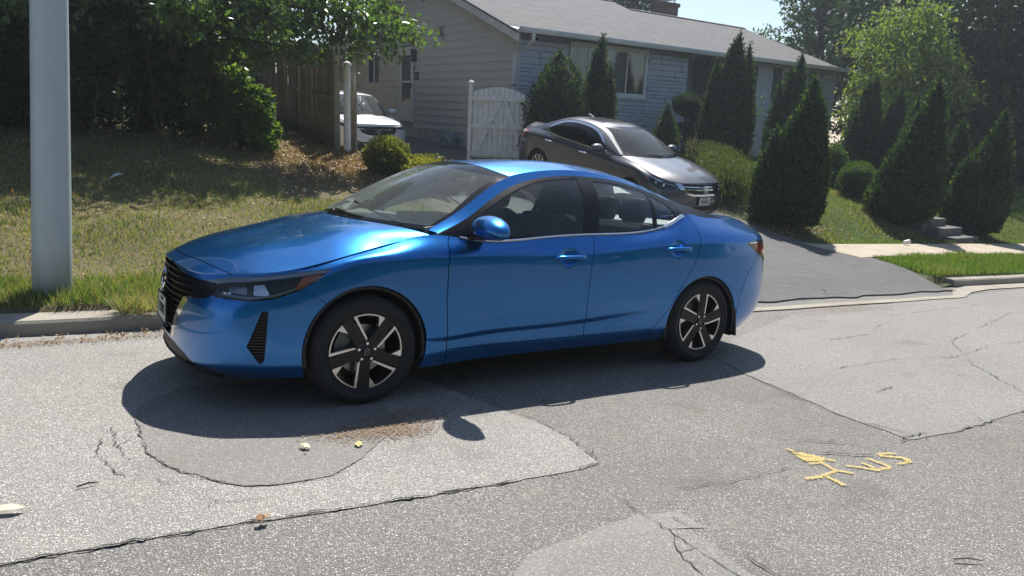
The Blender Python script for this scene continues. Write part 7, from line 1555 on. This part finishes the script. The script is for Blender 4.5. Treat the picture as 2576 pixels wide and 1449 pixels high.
wp = empty('gate_post', (3.33, 8.52, .84), 0, 'round pale post with pointed cap at the end of the brown fence', 'post'); m = MB(); m.lathe([(.062, -.1), (.062, 1.56)], 'Z', 20); m.build('post_shaft', M_GATE, wp); m = MB(); m.lathe([(.072, 1.53), (.075, 1.58), (.055, 1.61), (0, 1.635)], 'Z', 20); m.build('post_cap', M_GATE, wp)
og = empty('open_gate', (3.50, 8.50, .80), R_(82), 'brown board gate leaf swung open beside the pale round post', 'gate')
for k in range(6): m = MB(); m.box((.07 + k * .145, 0, .78), (.135, .02, 1.40 + .03 * (k % 2))); m.build('gate_board', M_WOODP if k == 0 else M_WOOD, og)
for zz in (.25, 1.25): m = MB(); m.box((.45, -.035, zz), (.9, .035, .09)); m.build('gate_rail', M_WOOD, og)
m = MB(); m.box((.02, -.06, .92), (.05, .02, .03)); m.tube([(.02, -.07, .92), (-.03, -.09, .88), (-.05, -.10, .82)], .006, 5); m.build('gate_latch', M_IRON, og)
# white gate
gp0 = Vector((7.40, 11.25, .50)); gp1 = Vector((8.42, 10.20, .50)); gd = (gp1 - gp0); gw = math.hypot(gd.x, gd.y); ga = math.atan2(gd.y, gd.x)
wg = empty('white_gate', gp0, ga, 'white arched wooden gate with diagonal braces standing open before the house', 'gate')
nb = 11; bw = gw * 1.0 / nb; 
def garc(t): return 1.62 + .20 * math.sin(math.pi * (t * .92 + .04)) - .10 * t
for k in range(nb):
    t0, t1 = k / nb, (k + 1) / nb; a, b = .06 + t0 * (gw - .06) + .006, .06 + t1 * (gw - .06) - .006; m = MB(); m.add([(a, .0, .10), (b, .0, .10), (b, .0, garc(t1)), (a, .0, garc(t0)), (a, .02, .10), (b, .02, .10), (b, .02, garc(t1)), (a, .02, garc(t0))], [(0, 1, 2, 3), (7, 6, 5, 4), (0, 4, 5, 1), (1, 5, 6, 2), (2, 6, 7, 3), (3, 7, 4, 0)]); m.build('gate_board', M_GATE, wg)
for i, zz in enumerate((.20, .86, 1.50)): m = MB(); m.box((.06 + (gw - .06) / 2, -.028, zz), (gw - .05, .050, .10)); m.build('gate_rail', M_GATE, wg)
def brace(x0, z0, x1, z1): m = MB(); d = Vector((x1 - x0, 0, z1 - z0)).normalized(); s = Vector((-d.z, 0, d.x)) * .05; m.prism([Vector((x0, -.012, z0)) - s, Vector((x1, -.012, z1)) - s, Vector((x1, -.012, z1)) + s, Vector((x0, -.012, z0)) + s], (0, -.036, 0), (0, .006, 0)); m.build('gate_brace', M_GATE, wg)
xm = .06 + (gw - .06) * .50; brace(.20, .26, xm - .33, .80); brace(xm - .28, .92, xm - .02, 1.44); brace(gw - .12, .26, xm + .34, .80); brace(xm + .30, .92, xm + .10, 1.44)
m = MB(); m.box((gw - .05, -.045, .90), (.06, .03, .08)); m.build('gate_latch', M_IRON, wg)
m = MB(); m.box((.0, .0, .92), (.095, .095, 1.86), None, .005); m.build('gate_post', M_GATE, wg); m = MB(); m.add([(-.06, -.06, 1.86), (.06, -.06, 1.86), (.06, .06, 1.86), (-.06, .06, 1.86), (-.06, -.06, 1.84), (.06, -.06, 1.84), (.06, .06, 1.84), (-.06, .06, 1.84), (0, 0, 1.92)], [(0, 1, 8), (1, 2, 8), (2, 3, 8), (3, 0, 8), (4, 5, 1, 0), (5, 6, 2, 1), (6, 7, 3, 2), (7, 4, 0, 3)]); m.build('post_cap', M_GATE, wg)
# leaning steel pole
pb = Vector((-1.47, 2.22, hgt(-1.47, 2.22) - .05)); ax = Vector((.17, .0, 2.25)).normalized(); pole = empty('utility_pole', pb, 0, 'thick pale grey metal pole leaning slightly on the left grass verge', 'pole')
m = MB(); V = []; n = 24; u_ = ax.orthogonal().normalized(); v_ = ax.cross(u_)
for i in range(20):
    h_ = 8.5 * i / 19; r_ = .143 - .0075 * h_
    for k in range(n): a = 2 * math.pi * k / n; V.append(ax * h_ + (u_ * math.cos(a) + v_ * math.sin(a)) * r_)
m.add(V, [(i * n + k, i * n + (k + 1) % n, (i + 1) * n + (k + 1) % n, (i + 1) * n + k) for i in range(19) for k in range(n)], True); m.build('pole_shaft', M_POLE, pole)
# sprayed yellow utility marks on the road: an arrow and the letters SMH lying on their side, traced in ground metres
def dots(name, label, strokes, mat, zoff, seed):
    r = np.random.default_rng(seed); V = []; F = []
    for (x0, y0, x1, y1, w0, w1, n) in strokes:
        for _ in range(int(n * 1.15)):
            t = r.uniform(-.04, 1.04); ww = w0 + (w1 - w0) * t; L = math.hypot(x1 - x0, y1 - y0) + 1e-6; nx, ny = -(y1 - y0) / L, (x1 - x0) / L; o = np.clip(r.normal(0, .62), -2.6, 2.6) * ww; x = x0 + (x1 - x0) * t + nx * o; y = y0 + (y1 - y0) * t + ny * o; s = r.uniform(.0008, .0027); b = len(V); a0 = r.uniform(0, 6.3); k = r.integers(5, 8)
            zz = zroad(x, y) + zoff + .0003 * (len(V) % 7)
            for q in range(k): V.append((x + s * math.cos(a0 + q * 6.283 / k) * r.uniform(.6, 1.2), y + s * math.sin(a0 + q * 6.283 / k) * r.uniform(.6, 1.2), zz))
            F.append(tuple(range(b, b + k)))
    return link(name, np_mesh(name, V, F, (mat,), False), None, kind='stuff', label=label, cat='road marking')
M_YEL = P('yellow_spray_paint', (.70, .54, .20), .9)
_st = [(1.743,-2.438,1.755,-2.544,.008,.012,260),(1.743,-2.464,1.696,-2.587,.008,.016,260),(1.733,-2.543,1.835,-2.657,.016,.012,330),(1.753,-2.512,1.810,-2.610,.02,.02,420),(1.696,-2.587,1.784,-2.628,.014,.014,260),(1.70,-2.56,1.78,-2.61,.022,.02,420),(1.675,-2.626,1.759,-2.646,.012,.012,200),(1.742,-2.658,1.721,-2.734,.010,.010,180),(1.721,-2.734,1.769,-2.803,.011,.009,220),(1.492,-2.738,1.577,-2.757,.012,.013,260),(1.577,-2.757,1.705,-2.745,.013,.009,280),(1.609,-2.772,1.594,-2.870,.010,.014,320),
 (1.831,-2.729,1.875,-2.769,.008,.009,140),(1.875,-2.769,1.922,-2.839,.009,.011,220),(1.945,-2.739,1.940,-2.810,.008,.010,180),(2.028,-2.718,2.031,-2.784,.008,.010,170),(2.033,-2.775,2.030,-2.843,.010,.012,200),(1.920,-2.829,2.015,-2.845,.012,.012,200),(2.138,-2.712,2.186,-2.714,.010,.011,150),(2.186,-2.712,2.244,-2.741,.010,.008,140),(2.130,-2.724,2.180,-2.763,.010,.011,160),(2.180,-2.763,2.224,-2.805,.010,.013,190),(2.224,-2.805,2.203,-2.846,.013,.014,190),(2.203,-2.846,2.110,-2.837,.012,.009,200)]
dots('road_marking', 'yellow sprayed arrow and letters SMH on the asphalt at lower right', _st, M_YEL, .0065, 5)
dots('road_marking', 'faint yellow spray smudge between the car shadow and the yellow arrow', [(1.66, -1.78, 1.78, -1.86, .02, .02, 60)], P('faded_yellow_paint', (.42, .38, .16), .9), .0065, 6)
def debris(name, label, cat, pts, mat, loc, rz=0, th=.002, curl=.01):
    n = len(pts); cx_ = sum(p[0] for p in pts) / n; m = MB(); top = [(x, y, .006 + curl * abs(math.sin(3.1 * (x + y) / max(.001, max(abs(p[0]) for p in pts)))) ) for x, y in pts]
    c = (cx_, sum(p[1] for p in pts) / n, .006 + curl * 1.1); V = top + [c] + [(x, y, z - th) for x, y, z in top]; m.add(V, [(i, (i + 1) % n, n) for i in range(n)] + [(n + 1 + (i + 1) % n, n + 1 + i, i, (i + 1) % n)[::-1] for i in range(n)] + [tuple(n + 1 + i for i in range(n))[::-1]], False)
    o = m.build(name, mat, None, label=label, cat=cat); o.location = loc; o.rotation_euler = (0, 0, rz); return o
gl = lambda x, y, d=.011: (x, y, zroad(x, y) + d)
leafp = [(-.035, 0), (-.02, .012), (-.012, .022), (.0, .014), (.012, .024), (.018, .010), (.036, .004), (.018, -.008), (.012, -.02), (0, -.012), (-.014, -.02), (-.02, -.008)]
M_DRYLEAF = P('dry_tan_leaf', (.36, .20, .09), .7, var=(60, .35)); M_YLEAF = P('yellow_fallen_leaf', (.45, .40, .14), .6, var=(50, .2)); M_PAPER = P('pale_green_paper', (.55, .58, .38), .7, var=(20, .12)); M_TWIG = P('dark_twig', (.035, .028, .022), .9)
debris('fallen_leaf', 'curled tan leaf lying on the dark seam in the foreground', 'leaf', leafp, M_DRYLEAF, gl(-.87, -2.065, .02), .3, curl=.018)
debris('fallen_leaf', 'small yellow leaf on the round asphalt patch', 'leaf', leafp, M_YLEAF, gl(-.261, -1.467, .012), 1.2, curl=.006)
debris('fallen_leaf', 'crumpled pale leaf left of the yellow one on the asphalt patch', 'leaf', leafp, M_PAPER, gl(-.506, -1.399, .014), 2.1, curl=.014)
debris('paper_scrap', 'pale yellow green paper scrap at the left edge of the road', 'paper', [(-.07, -.018), (-.02, -.026), (.035, -.018), (.060, .012), (.01, .022), (-.05, .012)], M_PAPER, gl(-1.685, -1.565, .016), -.35, curl=.012)
for (a, b, lb, r_) in (((-1.457, -1.437), (-1.376, -1.421), 'dark twig on the pale asphalt at left', .0035), ((1.33, -3.50), (1.42, -3.56), 'short pale twig at the bottom right of the road', .004)):
    m = MB(); mx_ = ((a[0] + b[0]) / 2, (a[1] + b[1]) / 2); m.tube([(a[0] - mx_[0], a[1] - mx_[1], zroad(*a) - zroad(*mx_) + .006), (.003, .004, .010), (b[0] - mx_[0], b[1] - mx_[1], zroad(*b) - zroad(*mx_) + .005)], [r_, r_ * 1.1, r_ * .6], 5); o = m.build('twig', M_TWIG if r_ < .0038 else M_WOODP, None, label=lb, cat='twig'); o.location = gl(*mx_, .010)
# litter on the grass
debris('plastic_bag', 'crumpled white plastic wrapper on the shaded grass bank', 'litter', [(-.12, 0), (-.05, .03), (.0, .10), (.05, .05), (.08, -.02), (.0, -.04)], P('white_plastic_film', (.60, .64, .66), .4), (-.62, 6.12, hgt(-.62, 6.12) + .05), .4, curl=.06)
cu = MB(); cu.lathe([(0, 0), (.035, 0), (.045, .12), (.042, .12), (.032, .01)], 'Z', 16); o = cu.build('paper_cup', M_STICK, None, label='white paper cup lying at the back edge of the sidewalk', cat='cup'); o.location = (12.76, 3.25, hgt(12.76, 3.25) + .07); o.rotation_euler = (R_(80), 0, R_(70))
sk = MB(); sk.tube([(0, 0, -.1), (.06, .02, .7), (.10, .04, 1.25)], .012, 6); o = sk.build('garden_stake', M_IRON, None, label='thin dark metal stake leaning beside the garden steps', cat='stake'); o.location = (15.9, 3.5, hgt(15.9, 3.5))
st_ = MB(); st_.box((0, 0, 0), (.35, .28, .12), None, .03); o = st_.build('stepping_stone', M_STEP, None, label='pale stone at the foot of the hedge between conifers', cat='stone'); o.location = (15.0, 8.0, hgt(15.0, 8.0) + .02)
# road-side weeds and debris by the kerb
blades('weed_tuft', 'dry weed tuft hanging over the left kerb by the car', (-1.05, -.55, .02, .22), 900, .06, .17, (M_GR2, M_GR1), (.7, .3), 44, .004, 1.3)
# ---- the cars
blue_sedan()
grey_sedan(Vector((8.48, 5.66, -.02)), 1.631, -.124, 0)
white_suv(Vector((5.85, 14.0, .27)), R_(88))
# ================================================================ one pale even volume round everything, added to imitate veiling lens glare
hz = MB(); hz.box((15, 40, 8), (250, 230, 50)); hm = bpy.data.materials.new('lens_veil_haze'); hm.use_nodes = True; hm.node_tree.nodes.clear()
_o = hm.node_tree.nodes.new('ShaderNodeOutputMaterial'); _v = hm.node_tree.nodes.new('ShaderNodeVolumePrincipled'); _v.inputs['Density'].default_value = .0016; _v.inputs['Anisotropy'].default_value = .45; _v.inputs['Color'].default_value = (.80, .90, 1, 1)
hm.node_tree.links.new(_v.outputs[0], _o.inputs['Volume']); veil_haze = hz.build('veil_haze', hm, None, kind='stuff')
